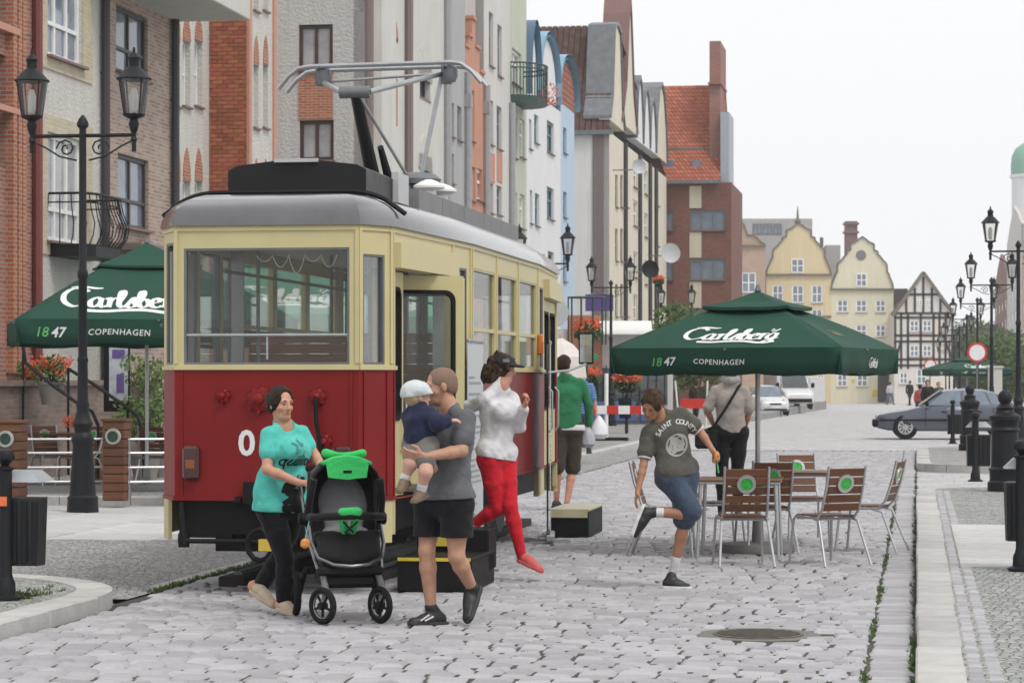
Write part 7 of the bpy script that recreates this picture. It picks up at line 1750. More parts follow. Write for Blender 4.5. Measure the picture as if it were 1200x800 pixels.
tp = F.leg(RH, kF, aF, 1.12)+F.leg(LH, kB, aB, 1.12)+[(rc(LH, RH, .106), .03), (rc((LH+RH)/2+V(0, 0, .06), (LH+RH)/2, .10), .03), (rc(aF, aF+V(0, 0, .12), .052, .058), .02), (rc(aB, aB.lerp(kB, .3), .052, .056), .02)]
sdf_mesh('trousers', tp, C_blk, F.t, .0065, .006, (), [], .003, 45, 2)
F.shoe(aF, fl1, fl2, S_sand, S_sand, .95, name='sandal', high=False); F.shoe(aB, fb1, fb2, S_sand, S_sand, .95, up=(.2, -.3, 1), name='sandal', high=False)
xd = Vector((.62, .5, 0)).normalized(); xd = Vector((.80, .60, 0)).normalized(); bv = None
for (txt, ox, oy, sz, b_) in (('quality', 323, 545, .105, .010),):
    v, f = text_mesh(txt, 1, b_); v2, f2 = tess(v, f, .2); bv = project_print(F, shirt, v2, f2, J(ox, oy, -.15), xd, V(0, 0, 1), sz, K['black'], 'print', .4, bv)
v, f = pen([[(0, .3), (.3, .1), (.2, -.4), (.5, -.1)], [(.4, .5), (.7, .1), (.9, .4)], [(.3, -.6), (.8, -.5), (1.2, -.2)]], .08, 30, .03); v2, f2 = tess(v, f, .25); project_print(F, shirt, v2, f2, J(335, 524, -.15), xd, V(0, 0, 1), .11, mat('faint_grey_print', (.06, .22, .20), .8), 'print', .4, bv)
blk = pen([[(0, 0), (.2, .5), (.5, .45), (.8, .6), (1.0, .1), (.7, -.2), (.2, -.1)], [(-.1, -.5), (.3, -.35), (.9, -.5)], [(-.15, -.75), (.5, -.7), (1.0, -.75)], [(.1, .1), (.6, .0), (1, -.2)], [(-.1, -.95), (.4, -1.0), (1.0, -.95)]], .3, 40, .09)
v2, f2 = tess([(a, b) for a, b in blk[0]], blk[1], .2); project_print(F, shirt, v2, f2, J(333, 578, -.15), xd, V(0, 0, 1), .15, K['black'], 'print', .4, bv)

# ---------------------------------------------------------------- man carrying the toddler
F = Fig('man with shaved head in grey T-shirt and black shorts carrying a toddler', 520, 17.6); J = F.J
nk, hd = J(526, 477), J(517, 453, 0); LS, RS = J(545, 491, -.15), J(514, 490, .16); LH, RH = J(535, 592, -.08), J(506, 592, .09)
LE, LW = J(541, 528, -.26), J(499, 535, -.36); RE, RW = J(500, 526, .12), J(508, 549, -.20)
kL, aL, kR, aR = J(535, 652, -.12), J(553, 688, .02), J(500, 645, -.02), J(505, 711, .02)
F.body = F.torso(nk, LS, RS, LH, RH, .118, .110, .112)+F.arm(LS, LE, LW, 1.15)+F.arm(RS, RE, RW, 1.1)+F.leg(LH, kL, aL, 1.05)+F.leg(RH, kR, aR, 1.05)+[(rc(nk+V(0, 0, -.02), hd+V(.02, .0, -.05), .062, .058), .03)]
F.body += F.hand(LW, (-1, .05, .08), (.1, .8, .5), .45, 1.1, -1)+F.hand(RW, (-.8, -.3, .35), (.1, .7, .6), .5, 1.1, 1)+F.head(hd, (-.97, -.16, -.16), 1.04)
sdf_mesh('body', F.body, K_skin_m, F.t, .0065, 0, F.cuts); F.face(K_stub)
F.hair(K_stub, .001, .06, -.03, (), .0)
sp_ = F.torso(nk, LS, RS, LH, RH, .124, .122, .124)+[(rc(RH+V(0, 0, .05), LH+V(0, 0, .05), .124), .03), (rc(LS, LS.lerp(LE, .62), .056, .066), .025), (rc(RS, RS.lerp(RE, .6), .054, .06), .025)]
sdf_mesh('t_shirt', sp_, C_grey, F.t, .0065, .012, [(rc(nk+V(-.02, -.0, .02), nk+V(-.04, -.02, .1), .074, .085), .008)], [(J(525, 584), (.05, 0, -1))], .010, 34, 3, (1, 1, .6))
st_ = [(rc(LH, kL.lerp(LH, .12), .105, .098), .04), (rc(RH, kR.lerp(RH, .15), .105, .095), .04), (rc(LH, RH, .108), .03), (rc((LH+RH)/2+V(0, 0, .09), (LH+RH)/2, .10), .03)]
sdf_mesh('shorts', st_, C_blk, F.t, .0065, .012, (), [(J(522, 628), (.0, 0, -1))], .006, 28, 4)
F.shoe(aR, J(520, 733, .06), J(480, 733, -.06), S_blk, S_dk, 1.05); F.shoe(aL, J(561, 692, .10), J(550, 729, -.06), S_blk, S_dk, 1.05, up=(-.7, -.55, .25))
for (A, B) in ((J(508, 722, -.06), J(498, 727, -.09)), (J(503, 720, -.06), J(493, 727, -.09))): mb = MB(); mb.rod(A, B, .006, n=5); mb.build('shoe_stripe', S_sole, F.t)

# ---------------------------------------------------------------- toddler
F = Fig('toddler in white cap and navy jacket held by the man in grey', 490, 17.42, .006, z=.95); J = F.J
hd, nk = J(489, 465, .0), J(491, 479, 0); LS, RS = J(503, 487, -.06), J(482, 487, .03); LH, RH = J(499, 522, -.05), J(487, 521, .02)
LE, LW = J(513, 496, -.13), J(524, 493, -.10); RE, RW = J(484, 500, .1), J(495, 505, .15)
kL, aL, kR, aR = J(499, 553, -.20), J(494, 573, -.16), J(481, 543, -.14), J(474, 561, -.12)
F.body = F.torso(nk, LS, RS, LH, RH, .075, .075, .08)+F.arm(LS, LE, LW, .8)+F.arm(RS, RE, RW, .8)+F.limb([LH, kL, aL], [.06, .043, .03])+F.limb([RH, kR, aR], [.06, .043, .03])+F.hand(LW, (1, -.1, .1), (0, .3, -1), .4, .6)+F.head(hd, (.85, .45, -.05), .82)
sdf_mesh('body', F.body, K_skin_b, F.t, .006, 0, F.cuts); F.hair(mat('fair_hair', (.36, .25, .14), .6), .004, .05, -.06, (), .003)
c, r, f, u, sc = F.hf; M = np.array([list(r), list(f), list(u)]).T
sdf_mesh('cap', [(el(c+u*.04-f*.01, (.084, .098, .072), M), .02), (el(c+u*.02+f*.05, (.072, .06, .018), M), .03), (rc(c+u*.012-f*.07-r*.02, c+u*.012-f*.07+r*.02, .04), .03)], cloth('pale_blue_white_cap', (.55, .59, .60)), F.t, .006, .004, (), [(c+u*.010, tuple(-u+f*.2))], .005, 55, 2)
sdf_mesh('jacket', F.torso(nk, LS, RS, LH, RH, .083, .085, .085)+F.limb([LS, LE, LE.lerp(LW, .75)], [.05, .045, .04])+F.limb([RS, RE, RE.lerp(RW, .8)], [.05, .045, .04]), C_navy, F.t, .006, .010, (), [(J(493, 519), (.05, 0, -1))], .006, 45, 5)
sdf_mesh('shorts', [(rc(LH, LH.lerp(kL, .55), .075, .066), .03), (rc(RH, RH.lerp(kR, .5), .07, .062), .03), (rc(LH, RH, .082), .03)], cloth('grey_brown_shorts', (.16, .15, .14)), F.t, .006, .01, (), [], .004, 40, 6)
F.shoe(aL, J(498, 583, -.10), J(484, 590, -.26), S_tan, S_tan, .68, name='sandal'); F.shoe(aR, J(477, 568, -.08), J(468, 578, -.2), S_tan, S_tan, .68, name='sandal')
for A, B in ((aL, kL), (aR, kR)): sdf_mesh('sock', [(rc(A, A.lerp(B, .25), .034, .036), .01)], C_sock, F.t, .006)

# ---------------------------------------------------------------- woman stepping down from the tram
F = Fig('woman in black cap, white shirt and red trousers springing off the tram step', 605, 21.6); J = F.J
nk, hd = J(588, 451), J(589, 433, .02); RS, LS = J(567, 467, -.10), J(599, 466, .12); RH, LH = J(573, 538, -.06), J(592, 538, .07)
RE, RW, LE, LW = J(549, 478, .06), J(541, 502, .0), J(608, 499, .02), J(614, 477, -.12)
kL, aL, kR, aR = J(598, 594, -.08), J(611, 650, -.10), J(583, 596, -.04), J(552, 615, .05)
F.body = F.torso(nk, LS, RS, LH, RH, .094, .082, .095, [(rc(J(588, 482, -.13), J(597, 482, -.02), .07), .05)])+F.arm(RS, RE, RW, .92)+F.arm(LS, LE, LW, .92)+F.leg(LH, kL, aL, 1.0)+F.leg(RH, kR, aR, 1.0)+[(rc(nk, hd+V(0, .01, -.06), .05, .048), .03)]
F.body += F.hand(LW, (.35, -.2, .8), (-.3, -.2, .3), 1.2, .95, 1)+F.hand(RW, (-.2, 0, -1), (1, 0, 0), .4, .9)+F.head(hd, (.85, -.22, -.12), .96, fem=True)
sdf_mesh('body', F.body, K_skin, F.t, .0075, 0, F.cuts); F.face(K_hair_b)
c, r, f, u, sc = F.hf; M = np.array([list(r), list(f), list(u)]).T
F.hair(K_hair_b, .022, .03, -.10, [(el(c-f*.06-u*.05+V(-.02, 0, 0), (.10, .085, .10), M), .03), (rc(c-f*.06-u*.08-r*.06, c-f*.06-u*.08+r*.06, .05), .03)], .022)
cap = sdf_mesh('cap', [(el(c+u*.048-f*.008, (.094, .112, .088), M), .02), (el(c+u*.048+f*.10, (.080, .088, .012), M), .02)], mat('black_cap_twill', (.012, .012, .013), .8), F.t, .0075, .004, (), [(c+u*.036, tuple(-u))])
mb = MB(); q_ = c+u*.075+V(.02, -.118, 0); mb.bevbox(q_, (.055, .012, .028), .003); mb.build('badge', mat('grey_cap_badge', (.20, .20, .17), .6), cap)
sp_ = F.torso(nk, LS, RS, LH, RH, .098, .094, .105, [(rc(J(588, 483, -.13), J(597, 483, -.02), .072), .05)])+F.limb([RS, RE, RE.lerp(RW, .9)], [.048, .043, .036], .02)+F.limb([LS, LE, LE.lerp(LW, .88)], [.048, .045, .036], .02)+[(rc(RH+V(0, 0, .06), LH+V(0, 0, .06), .104), .03)]
shirt = sdf_mesh('shirt', sp_, C_wht, F.t, .0075, .012, [(rc(nk+V(.03, -.05, .0), nk+V(.05, -.09, .1), .045, .07), .01)], [(J(582, 537), (-.18, 0, -1))], .011, 36, 7, (1, 1, .6))
mb = MB()
for k in range(6): p = J(594-.6*k, 470+11*k, -.19+.008*k); mb.lathe([(.004, -.004), (.007, 0), (.004, .004)], p, 8)
tp = F.leg(LH, kL, aL, 1.02)+F.leg(RH, kR, aR, 1.02)+[(rc(LH, RH, .094), .03), (rc((LH+RH)/2+V(0, 0, .07), (LH+RH)/2, .085), .03)]
sdf_mesh('trousers', tp, C_red, F.t, .0075, .007, (), [], .0028, 50, 8)
F.shoe(aL, J(609, 659, -.08), J(634, 671, -.20), S_pink, S_pink, .95, up=(.25, 0, 1)); F.shoe(aR, J(547, 609, .08), J(551, 638, -.03), S_pink, S_pink, .95, up=(.9, -.1, .4))

# ---------------------------------------------------------------- hopping boy
F = Fig('boy in grey printed T-shirt and denim shorts hopping on one foot beside the chairs', 793, 20.7); J = F.J
nk, hd = J(776, 488), J(764, 474, -.10); RS, LS = J(760, 508, -.03), J(799, 486, .0); RH, LH = J(785, 560, -.06), J(802, 557, .06)
RE, RW, LE, LW = J(754, 545, -.10), J(748, 573, -.14), J(821, 506, .0), J(835, 527, -.06)
kL, aL, kR, aR = J(802, 612, -.05), J(790, 664, .03), J(812, 602, -.13), J(767, 600, -.10)
F.body = F.torso(nk, LS, RS, LH, RH, .095, .088, .095)+F.arm(RS, RE, RW, .86)+F.arm(LS, LE, LW, .86)+F.leg(LH, kL, aL, .9)+F.leg(RH, kR, aR, .9)+[(rc(nk, hd+V(.03, .06, -.03), .048, .045), .03)]
F.body += F.hand(RW, (-.25, -.1, -1), (1, 0, -.2), .35, .95, 1)+F.hand(LW, (.4, -.3, -.6), (-.5, -.4, -.4), .9, .9, 1)+F.head(hd, (-.42, -.68, -.62), .97, up=(.12, -.3, 1))
sdf_mesh('body', F.body, K_skin_t, F.t, .007, 0, F.cuts); F.face(K_hair_b); F.hair(K_hair_b, .017, .035, -.05, (), .012)
sp_ = F.torso(nk, LS, RS, LH, RH, .104, .108, .108)+[(rc(RS, RS.lerp(RE, .56), .048, .060), .025), (rc(LS, LS.lerp(LE, .62), .048, .058), .025), (rc(RH+V(.0, 0, .05), LH+V(0, 0, .05), .108), .03)]
shirt = sdf_mesh('t_shirt', sp_, C_oliv, F.t, .007, .012, [(rc(nk+V(-.03, -.05, .01), nk+V(-.06, -.09, .08), .055, .075), .01)], [(J(793, 558), (.14, 0, -1))], .010, 34, 9, (1, 1, .6))
for A, B, q_, r_ in ((RS, RE, .56, .073), (LS, LE, .62, .071)):
    mb = MB(); d_ = (B-A).normalized(); c_ = A.lerp(B, q_)+d_*.052; mb.rod(c_, c_+d_*.012, r_*.80, r_*.74, 16); mb.build('sleeve_trim', C_wht, F.t, True)
bv = None; xd = V(1, .08, .10).normalized(); yd = V(-.02, -.1, 1).normalized(); cc = J(794, 520, -.14)
for i, ch in enumerate('SAINT COUNTY'):
    if ch == ' ': continue
    a = math.radians(150-118*i/11); v, f = text_mesh(ch, 1, .015, 0, 1, 'CENTER'); sz = .052; R0 = .155; ca, sa = math.cos(a-math.pi/2), math.sin(a-math.pi/2)
    v = [(x*ca-y*sa, x*sa+y*ca) for x, y, _ in v]; v2, f2 = tess(v, f, .3); bv = project_print(F, shirt, v2, f2, cc+xd*R0*math.cos(a)+yd*R0*math.sin(a)*1.0, xd, yd, sz, K['offwhite'], 'print', .4, bv)
rg = random.Random(8); st_ = [[(rg.uniform(-1, 1)*.8, rg.uniform(-1, 1)*.9) for _ in range(4)] for _ in range(9)]+[[(math.cos(k*.7), math.sin(k*.7)) for k in range(10)]]
v, f = pen(st_, .13, 30, .05); v2, f2 = tess(v, f, .25); project_print(F, shirt, v2, f2, cc+yd*-.01, xd, yd, .085, mat('faded_print', (.33, .32, .29), .8), 'print', .4, bv)
st_ = [(rc(LH, kL.lerp(LH, .05), .098, .080), .03), (rc(RH, kR.lerp(RH, .06), .098, .078), .03), (rc(LH, RH, .105), .04), (rc((LH+RH)/2+V(0, 0, .07), (LH+RH)/2, .10), .05)]
sdf_mesh('shorts', st_, C_den, F.t, .007, .010, (), [(kL+V(0, 0, -.0), (0, 0, -1))] if False else [], .006, 28, 10)
for A, B in ((aL, kL), (aR, kR)): sdf_mesh('sock', [(rc(A.lerp(B, -.1), A.lerp(B, .20), .037, .040), .01)], C_sock, F.t, .006)
F.shoe(aL, J(779, 690, .02), J(808, 691, -.04), S_blk, S_sole, 1.0, high=False); F.shoe(aR, J(752, 594, -.08), J(739, 628, -.12), S_blk, S_sole, 1.0, up=(1, -.15, .25))
ty = thing('toy', 'small orange and green toy in the hopping boy\'s hand', 'toy', F.o+J(840, 535, -.09)); mb = MB(); mb.lathe([(.005, -.05), (.022, -.035), (.026, 0), (.02, .03), (.005, .045)], n=12); mb.build('bulb', mat('orange_plastic', (.65, .22, .03), .4), ty, True); mb = MB(); mb.rod((0, 0, -.04), (.015, 0, -.13), .006); mb.lathe([(.02, -.02), (.028, -.012), (.02, 0)], (0, 0, -.01), 10); mb.build('stem', K['print_grn'], ty)

# ---------------------------------------------------------------- people further off
def walker(label, px, Y, pts, cols, h=.012, group=None, z=0.0, hairm=None, fwd=(.1, 1, 0), skin=None, sleeve=.95, short=False, bag=None, hl=-.05, shoes=S_dk, sc=1.0):
    F = Fig(label, px, Y, h, group, z); J = F.J; g_ = {k: J(*v) for k, v in pts.items()}
    F.body = F.torso(g_['nk'], g_['LS'], g_['RS'], g_['LH'], g_['RH'], .11*sc, .105*sc, .112*sc)+F.arm(g_['LS'], g_['LE'], g_['LW'])+F.arm(g_['RS'], g_['RE'], g_['RW'])+F.leg(g_['LH'], g_['LK'], g_['LA'])+F.leg(g_['RH'], g_['RK'], g_['RA'])+[(rc(g_['nk'], g_['hd']+V(0, 0, -.06), .055, .052), .03)]
    for s_, w in (('L', 1), ('R', -1)): F.body += F.hand(g_[s_+'W'], g_[s_+'W']-g_[s_+'E'], (w*-1, 0, 0), .5, 1.0, w)
    F.body += F.head(g_['hd'], fwd, 1.0)
    sdf_mesh('body', F.body, skin or K_skin, F.t, h, 0, F.cuts); F.hair(hairm or K_hair_d, .014, .045, hl, (), .006)
    ar = []
    for s_ in 'LR':
        if sleeve > .5: ar += F.limb([g_[s_+'S'], g_[s_+'E'], g_[s_+'E'].lerp(g_[s_+'W'], sleeve)], [.050, .044, .036], .02)
        else: ar += F.limb([g_[s_+'S'], g_[s_+'S'].lerp(g_[s_+'E'], sleeve*2)], [.052, .054], .02)
    top = sdf_mesh('top', F.torso(g_['nk'], g_['LS'], g_['RS'], g_['LH'], g_['RH'], .118*sc, .116*sc, .118*sc)+ar, cols[0], F.t, h, .013, [(rc(g_['nk']+V(0, 0, .03), g_['nk']+V(0, 0, .12), .06, .07), .01)], [((g_['LH']+g_['RH'])/2+V(0, 0, .0), (0, 0, -1))], .008, 22, 11)
    lg = [(rc(g_['LH'], g_['RH'], .12), .05)]
    for s_ in 'LR':
        if short: lg += F.limb([g_[s_+'H'], g_[s_+'K']+V(0, 0, .0)], [.10, .088])
        else: lg += F.leg(g_[s_+'H'], g_[s_+'K'], g_[s_+'A'], 1.15)
    sdf_mesh('trousers' if not short else 'shorts', lg, cols[1], F.t, h, .010, (), [], .006, 26, 12)
    for s_ in 'LR':
        a = g_[s_+'A']; d = Vector((fwd[0], fwd[1], 0)).normalized(); F.shoe(a, a-d*.07-V(0, 0, .075), a+d*.17-V(0, 0, .075), shoes, shoes, 1.0)
    return F, g_, top
F, g_, top = walker('man in green sweater and brown shorts walking away past the tram rear', 660, 33.0, dict(nk=(663, 441), hd=(661, 428), LS=(649, 449, .02), RS=(681, 449, 0), LE=(646, 474, .05), LW=(650, 498, .15), RE=(690, 474, .03), RW=(690, 497, .1), LH=(657, 502), RH=(674, 502), LK=(653, 547, -.05), LA=(652, 588, .1), RK=(671, 548, .05), RA=(664, 591, -.02)), (C_grn, C_brn), .010, fwd=(.35, .93, 0), short=True, hairm=K_hair_d, skin=K_skin)
sdf_mesh('undershirt', [(rc(g_['LH'], g_['RH'], .125), .05)], C_wht, F.t, .012, .006, (), [(g_['LH']+V(0, 0, -.03), (0, 0, -1)), (g_['LH']+V(0, 0, .05), (0, 0, 1))])
gb = thing('carrier_bag', 'thin grey plastic bag hanging from the hand of the man in the green sweater', 'bag', F.o+F.J(688, 500, .1)); mb = MB(); mb.lathe([(.01, .02), (.05, -.03), (.10, -.12), (.11, -.22), (.06, -.27)], n=9); mb.build('sack', mat('grey_film', (.35, .37, .40), .5, 0, .1, 9, .5, 12), gb, True)
M_str = mat('blue_striped_jersey', (.05, .14, .34), .85)
nn_ = M_str.node_tree.nodes; ll_ = M_str.node_tree.links; tcx = nn_.new("ShaderNodeTexCoord"); wv_ = nn_.new("ShaderNodeTexWave"); wv_.bands_direction = 'Z'; wv_.inputs["Scale"].default_value = 6; ll_.new(tcx.outputs["Object"], wv_.inputs[0]); mx_ = nn_.new("ShaderNodeMix"); mx_.data_type = 'RGBA'; ll_.new(wv_.outputs["Fac"], mx_.inputs[0]); mx_.inputs[6].default_value = (.03, .10, .28, 1); mx_.inputs[7].default_value = (.16, .30, .50, 1); ll_.new(mx_.outputs[2], nn_["Principled BSDF"].inputs["Base Color"])
F, g_, top = walker('man in blue striped T-shirt and jeans walking beyond the man in green', 684, 52.0, dict(nk=(681, 446), hd=(680, 437), LS=(671, 452), RS=(692, 452), LE=(669, 469), LW=(671, 484, .05), RE=(697, 470), RW=(699, 487), LH=(675, 486), RH=(688, 486), LK=(676, 509), LA=(675, 529), RK=(689, 508), RA=(690, 527, .05)), (M_str, C_den), .016, fwd=(.2, .95, 0), sleeve=.42, z=.1)
gb = thing('carrier_bag', 'white plastic carrier bag in the hand of the man in the striped shirt', 'bag', F.o+F.J(702, 488)); mb = MB(); mb.lathe([(.01, .03), (.08, -.05), (.17, -.2), (.19, -.36), (.12, -.45)], n=10); mb.build('sack', mat('white_film', (.68, .68, .70), .5, 0, .05, 9, .5, 10), gb, True)
F, g_, top = walker('woman in beige top and black trousers with a black shoulder bag, standing behind the tables', 857, 31.0, dict(nk=(856, 447), hd=(857, 435), LS=(838, 458), RS=(872, 458), LE=(829, 481, -.02), LW=(837, 500, .15), RE=(878, 483, 0), RW=(872, 503, .14), LH=(846, 507), RH=(866, 507), LK=(846, 555), LA=(846, 600), RK=(864, 555), RA=(865, 600)), (C_beig, C_blk), .010, fwd=(.1, 1, -.2), sleeve=.42, hairm=K_hair_d, skin=K_skin_t)
sdf_mesh('scarf', [(rc(g_['nk']+V(-.05, 0, .02), g_['nk']+V(.05, 0, .02), .065), .04), (rc(g_['nk']+V(0, .05, .02), g_['nk']+V(0, -.04, .02), .07), .04)], cloth('grey_scarf', (.32, .31, .30)), F.t, .01, 0, (), [(g_['nk']+V(0, 0, .075), (0, 0, 1))], .008, 50, 3)
gb = thing('shoulder_bag', 'black shoulder bag on a diagonal strap over the beige top', 'bag', F.o+F.J(828, 512, -.08)); o = F.o+F.J(828, 512, -.08)
mb = MB(); mb.bevbox((0, 0, -.02), (.28, .12, .24), .03); mb.build('pouch', K['black'], gb); a_, b_ = F.o+F.J(836, 500, -.16)-o, F.o+F.J(866, 453, -.10)-o
mb = MB(); mb.tube([(-.02, .02, .08), a_+V(0, -.01, 0), (a_+b_)/2+V(0, -.055, 0), b_+V(0, -.02, .01), b_+V(.03, .10, .03)], .016, 6); mb.build('strap', K['black'], gb, True)
def far_person(label, px, ybase, Y, hgt, cols, fwd, seed, group=None, hairm=None, short=False):
    s = FPX/Y; k = hgt/1.75*s; r_ = random.Random(seed); st = r_.uniform(-.12, .12); yb = ybase
    q = lambda x, z, d=0: (px+x*k, yb-z*k, d)
    return walker(label, px, Y, dict(nk=q(0, 1.47), hd=q(0, 1.62), LS=q(-.18, 1.40), RS=q(.18, 1.40), LE=q(-.24, 1.12), LW=q(-.22, .88), RE=q(.24, 1.12), RW=q(.22, .88), LH=q(-.09, .88), RH=q(.09, .88), LK=q(-.09-st, .47), LA=q(-.1-st*1.5, .08), RK=q(.09+st, .47), RA=q(.1+st*1.6, .08)), cols, .03, group, Zp(ybase, Y), hairm, fwd)
C_dsuit = cloth('dark_suit_cloth', (.018, .018, .022)); C_pale = cloth('pale_shirt_cloth', (.5, .5, .52)); C_pinkc = cloth('dusty_red_top', (.35, .08, .08))
far_person('man in dark suit crossing the far square', 1066, 475, 190, 1.85, (C_dsuit, C_dsuit), (-1, -.3, 0), 1, 'people crossing the far square')
far_person('person in pale clothes beside the man in dark suit', 1043, 474, 195, 1.72, (C_pale, cloth('grey_blue_trousers', (.12, .14, .2))), (.8, .6, 0), 2, 'people crossing the far square')
far_person('woman in black top behind the bonnet of the saloon car', 1087, 494, 105, 1.72, (C_dsuit, C_dsuit), (0, -1, 0), 3, 'people behind the saloon car', K_hair_b)
far_person('person in dark green top beside the far parasol, behind the car', 1100, 490, 112, 1.6, (cloth('dark_green_top', (.04, .07, .04)), C_den), (.3, -1, 0), 4, 'people behind the saloon car', mat('blond_hair', (.30, .2, .1), .6))
far_person('person in red top half hidden by the windscreen of the saloon car', 1078, 492, 108, 1.5, (C_pinkc, C_den), (0, 1, 0), 5, 'people behind the saloon car')
far_person('person in black standing beside the second barrier board', 822, 492, 112, 1.75, (C_dsuit, C_den), (.5, -1, 0), 6, 'people by the shop front')
far_person('person in dark brown beside the one in black at the barrier', 815, 493, 108, 1.7, (cloth('brown_coat', (.06, .04, .03)), C_dsuit), (-.5, 1, 0), 7, 'people by the shop front')
# ================================================================ pushchair
SY = 17.95; sp = thing('pushchair', 'black pushchair with bright green hood trim and grey seat', 'pushchair', ((405-600)/FPX*SY, SY, 0), math.radians(12))
C_gn = cloth('bright_green_fabric', (.045, .50, .13)); C_bk = cloth('black_fabric', (.012, .012, .013)); C_gy = cloth('grey_seat_fabric', (.22, .22, .235)); chrome = mat('polished_frame', (.20, .20, .21), .25, .85)
# local: facing -y (front), width x
for (wx, wy, r) in ((-.20, -.28, .125), (.20, -.28, .125), (-.30, .42, .155), (.30, .42, .155)):
    My = Matrix.Rotation(math.radians(90), 3, 'Y') if wy > 0 else (Matrix.Rotation(math.radians(14 if wx < 0 else -10), 3, 'Z') @ Matrix.Rotation(math.radians(90), 3, 'Y')) @ Matrix.Identity(3)
    My = (Matrix.Rotation(math.radians(35 if wx < 0 else 28), 3, 'Z') @ Matrix.Rotation(math.radians(90), 3, 'Y')) if wy < 0 else Matrix.Rotation(math.radians(90), 3, 'Y')
    n = 28; m = MB(); pts = [My @ Vector((r*.86*math.cos(k*2*math.pi/n), r*.86*math.sin(k*2*math.pi/n), 0))+Vector((wx, wy, r)) for k in range(n)]; m.tube(pts, r*.15+.004, 8, closed=True); w = m.build('wheel', K['rubber'], sp, True)
    m = MB(); pts = [My @ Vector((r*.70*math.cos(k*2*math.pi/n), r*.70*math.sin(k*2*math.pi/n), 0))+Vector((wx, wy, r)) for k in range(n)]; m.tube(pts, .010, 6, closed=True)
    m.build('rim', chrome, w, True); m = MB()
    for k in range(5): a = k*2*math.pi/5; m.tube([My @ Vector((.02*math.cos(a), .02*math.sin(a), 0))+Vector((wx, wy, r)), My @ Vector((r*.70*math.cos(a), r*.70*math.sin(a), 0))+Vector((wx, wy, r))], .010, 5)
    m.lathe([(.025, -.03), (.03, 0), (.025, .03)], (wx, wy, r), 10, 0, My); m.build('spokes', K['black'], w, True)
    m = MB()
    if wy < 0: m.tube([(wx, wy+.0, r+.0), (wx+.03, wy+.05, r+.09), (wx*.95, wy+.08, .36)], [.02, .026, .022], 8)
    else: m.tube([(wx*.9, wy, r), (wx*.8, wy-.12, .34)], .018, 8)
    m.build('fork', K['black'] if wy > 0 else mat('grey_fork', (.16, .16, .165), .45), sp, True)
m = MB(); m.bevbox((0, -.2, .36), (.46, .12, .06), .015); m.bevbox((0, .3, .33), (.5, .05, .05), .01); m.bevbox((0, .02, .29), (.38, .5, .10), .03); m.build('chassis', K['black'], sp)
for s in (-1, 1):
    m = MB(); m.tube([(s*.22, -.2, .37), (s*.25, .05, .55), (s*.26, .28, .78), (s*.27, .50, .98), (s*.24, .58, 1.03)], .015, 8); m.build('side_tube', chrome, sp, True)
    m = MB(); m.lathe([(.03, -.03), (.045, -.02), (.045, .02), (.03, .03)], (s*.285, .16, .70), 12, 0, Matrix.Rotation(math.radians(90), 3, 'Y')); m.build('joint', K['black'], sp, True)
m = MB(); m.tube([(-.24, .58, 1.03), (-.12, .62, 1.05), (.12, .62, 1.05), (.24, .58, 1.03)], .018, 8); m.build('handle', K['rubber'], sp, True)
# seat shell: deep bucket with footrest
F = Fig.__new__(Fig); F.t = sp
def sd(nm, pr, mt, inf=0, cuts=(), clips=(), noise=0.0, h=.0075): return sdf_mesh(nm, pr, mt, sp, h, inf, cuts, clips, noise, 30, 4)
pr = [(rc((x, y0, z0), (x, y1, z1), .03), .03) for x in (-.2, -.15, -.1, -.05, 0, .05, .1, .15, .2) for (y0, z0, y1, z1) in ((-.08, .60, .10, .57), (.10, .57, .26, 1.0))]
sd('seat', pr, C_bk, .004, (), (), .005)
sd('leg_rest', [(rc((x, -.20, .42+abs(x)*.25), (x, -.08, .60), .028), .03) for x in (-.19, -.145, -.1, -.05, 0, .05, .1, .145, .19)], C_bk, .004, (), (), .004)
m = MB(); m.tube([(-.25, .02, .66), (-.25, -.12, .54), (-.22, -.22, .45), (-.12, -.27, .405), (0, -.285, .395), (.12, -.27, .405), (.22, -.22, .45), (.25, -.12, .54), (.25, .02, .66)], .014, 8); m.build('front_hoop', chrome, sp, True)
sd('seat_liner', [(el((0, .16, .80), (.165, .045, .215), Matrix.Rotation(math.radians(-20), 3, 'X')), .02), (el((0, .02, .62), (.15, .12, .03)), .05)], C_gy, .012)
# hood: dark side shell, bright front band and bow
hp = []
for k in range(9):
    a = math.pi*k/8; hp.append((.235*math.cos(a), 1.0+.15*math.sin(a)))
def arch(y, s, z): return [(x*s, y, (zz-1.0)*s+z) for x, zz in hp]
m = MB(); rows = [arch(.30, 1.0, .86), arch(.24, 1.03, .93), arch(.12, 1.05, .98), arch(.0, 1.03, .985), arch(-.06, 1.0, .975)]
n = 9; m.add([p for r in rows for p in r], [(i*n+k, i*n+k+1, (i+1)*n+k+1, (i+1)*n+k) for i in range(4) for k in range(n-1)])
ho = m.build('hood', C_bk, sp, True); md = ho.modifiers.new('t', 'SOLIDIFY'); md.thickness = .012
m = MB(); rows = [[(x*1.06, .10, (z-1.0)*1.06+.985) for x, z in hp], [(x*1.07, .0, (z-1.0)*1.07+.995) for x, z in hp], [(x*1.06, -.085, (z-1.0)*1.06+.988) for x, z in hp]]
cut = slice(2, 7); rows = [r[cut] for r in rows]; n = 5; m.add([p for r in rows for p in r], [(i*n+k, i*n+k+1, (i+1)*n+k+1, (i+1)*n+k) for i in range(2) for k in range(n-1)]); hb_ = m.build('hood_trim', C_gn, ho, True); md = hb_.modifiers.new('t', 'SOLIDIFY'); md.thickness = .02
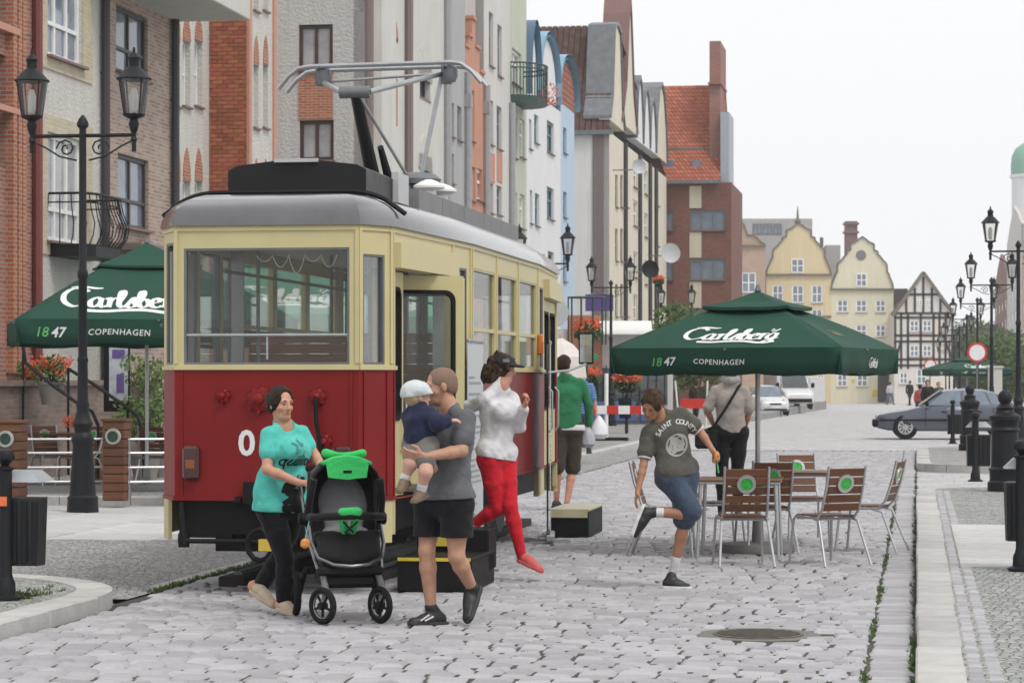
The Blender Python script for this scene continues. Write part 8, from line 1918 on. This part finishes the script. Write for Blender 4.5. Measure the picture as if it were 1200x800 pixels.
m = MB(); pts = [(-.15, 1.10), (-.10, 1.135), (0, 1.15), (.10, 1.135), (.15, 1.10), (.135, 1.0), (.0, .985), (-.135, 1.0)]; m.prism(pts, lambda x, z: (x, -.095, z), lambda x, z: (x, -.075, z)); m.build('hood_visor', C_gn, ho)
m = MB(); m.bevbox((0, -.0965, 1.04), (.06, .004, .02), .001); m.build('hood_label', K['black'], ho)
sd('hood_bow', [(rc((-.13, .05, 1.165), (-.02, .05, 1.155), .028, .014), .01), (rc((.02, .05, 1.155), (.13, .05, 1.165), .014, .028), .01), (rc((-.1, .06, 1.15), (.1, .06, 1.15), .02), .01)], C_gn, 0, (), (), .006)
for s in (-1, 1):
    m = MB(); m.prism([(.28, .98), (.30, .62), (.05, .56), (.02, .70), (.0, .98)], lambda y, z: (s*.235, y, z), lambda y, z: (s*.222, y, z)); m.build('side_fabric', C_bk, sp)
    m = MB(); m.tube([(s*.235, -.06, .99), (s*.255, -.02, .85), (s*.27, .1, .70)], [.028, .026, .02], 8); m.build('hood_side', C_bk, sp, True)
m = MB(); m.tube([(-.25, .08, .72), (-.24, -.12, .725), (-.15, -.2, .735), (0, -.22, .74), (.15, -.2, .735), (.24, -.12, .725), (.25, .08, .72)], .028, 10); br_ = m.build('bumper_bar', C_bk, sp, True)
sd('harness_pad', [(rc((-.05, -.21, .76), (.05, -.21, .76), .036), .01), (rc((-.045, -.2, .72), (-.03, -.13, .63), .03, .026), .02), (rc((.045, -.2, .72), (.03, -.13, .63), .03, .026), .02)], C_gn, 0, (), (), .004)
m = MB(); m.tube([(-.05, -.235, .70), (.03, -.17, .62)], .007, 5); m.tube([(.05, -.235, .70), (-.03, -.17, .62)], .007, 5); m.build('harness_strap', K['black'], sp, True)
m = MB(); m.lathe([(.01, -.035), (.032, -.02), (.036, 0), (.028, .025), (.008, .036)], (-.30, -.12, .545), 12); m.build('toy_ball', mat('orange_plush', (.65, .26, .06), .9, 0, .2, 30), sp, True)
m = MB(); m.tube([(-.30, -.12, .58), (-.27, -.1, .70)], .004, 4); m.build('toy_string', mat('teal_cord', (.1, .4, .4), .7), sp)
m = MB(); m.bevbox((0, .1, .43), (.36, .42, .14), .04); m.build('basket', C_bk, sp)
# ================================================================ thin summer haze
hz = MB(); hz.box((0, 240, 21.5), (700, 540, 52)); ho_ = hz.build('haze', None); ho_.data.materials.clear()
hm = bpy.data.materials.new('summer_haze'); hm.use_nodes = True; hn = hm.node_tree.nodes; hn.clear(); out_ = hn.new("ShaderNodeOutputMaterial"); pv = hn.new("ShaderNodeVolumePrincipled")
pv.inputs["Color"].default_value = (.95, .96, .98, 1); pv.inputs["Density"].default_value = .00042; hm.node_tree.links.new(pv.outputs[0], out_.inputs["Volume"]); ho_.data.materials.append(hm)
tag(ho_, 'thin pale summer haze between the camera and the far houses', 'haze', kind='stuff')
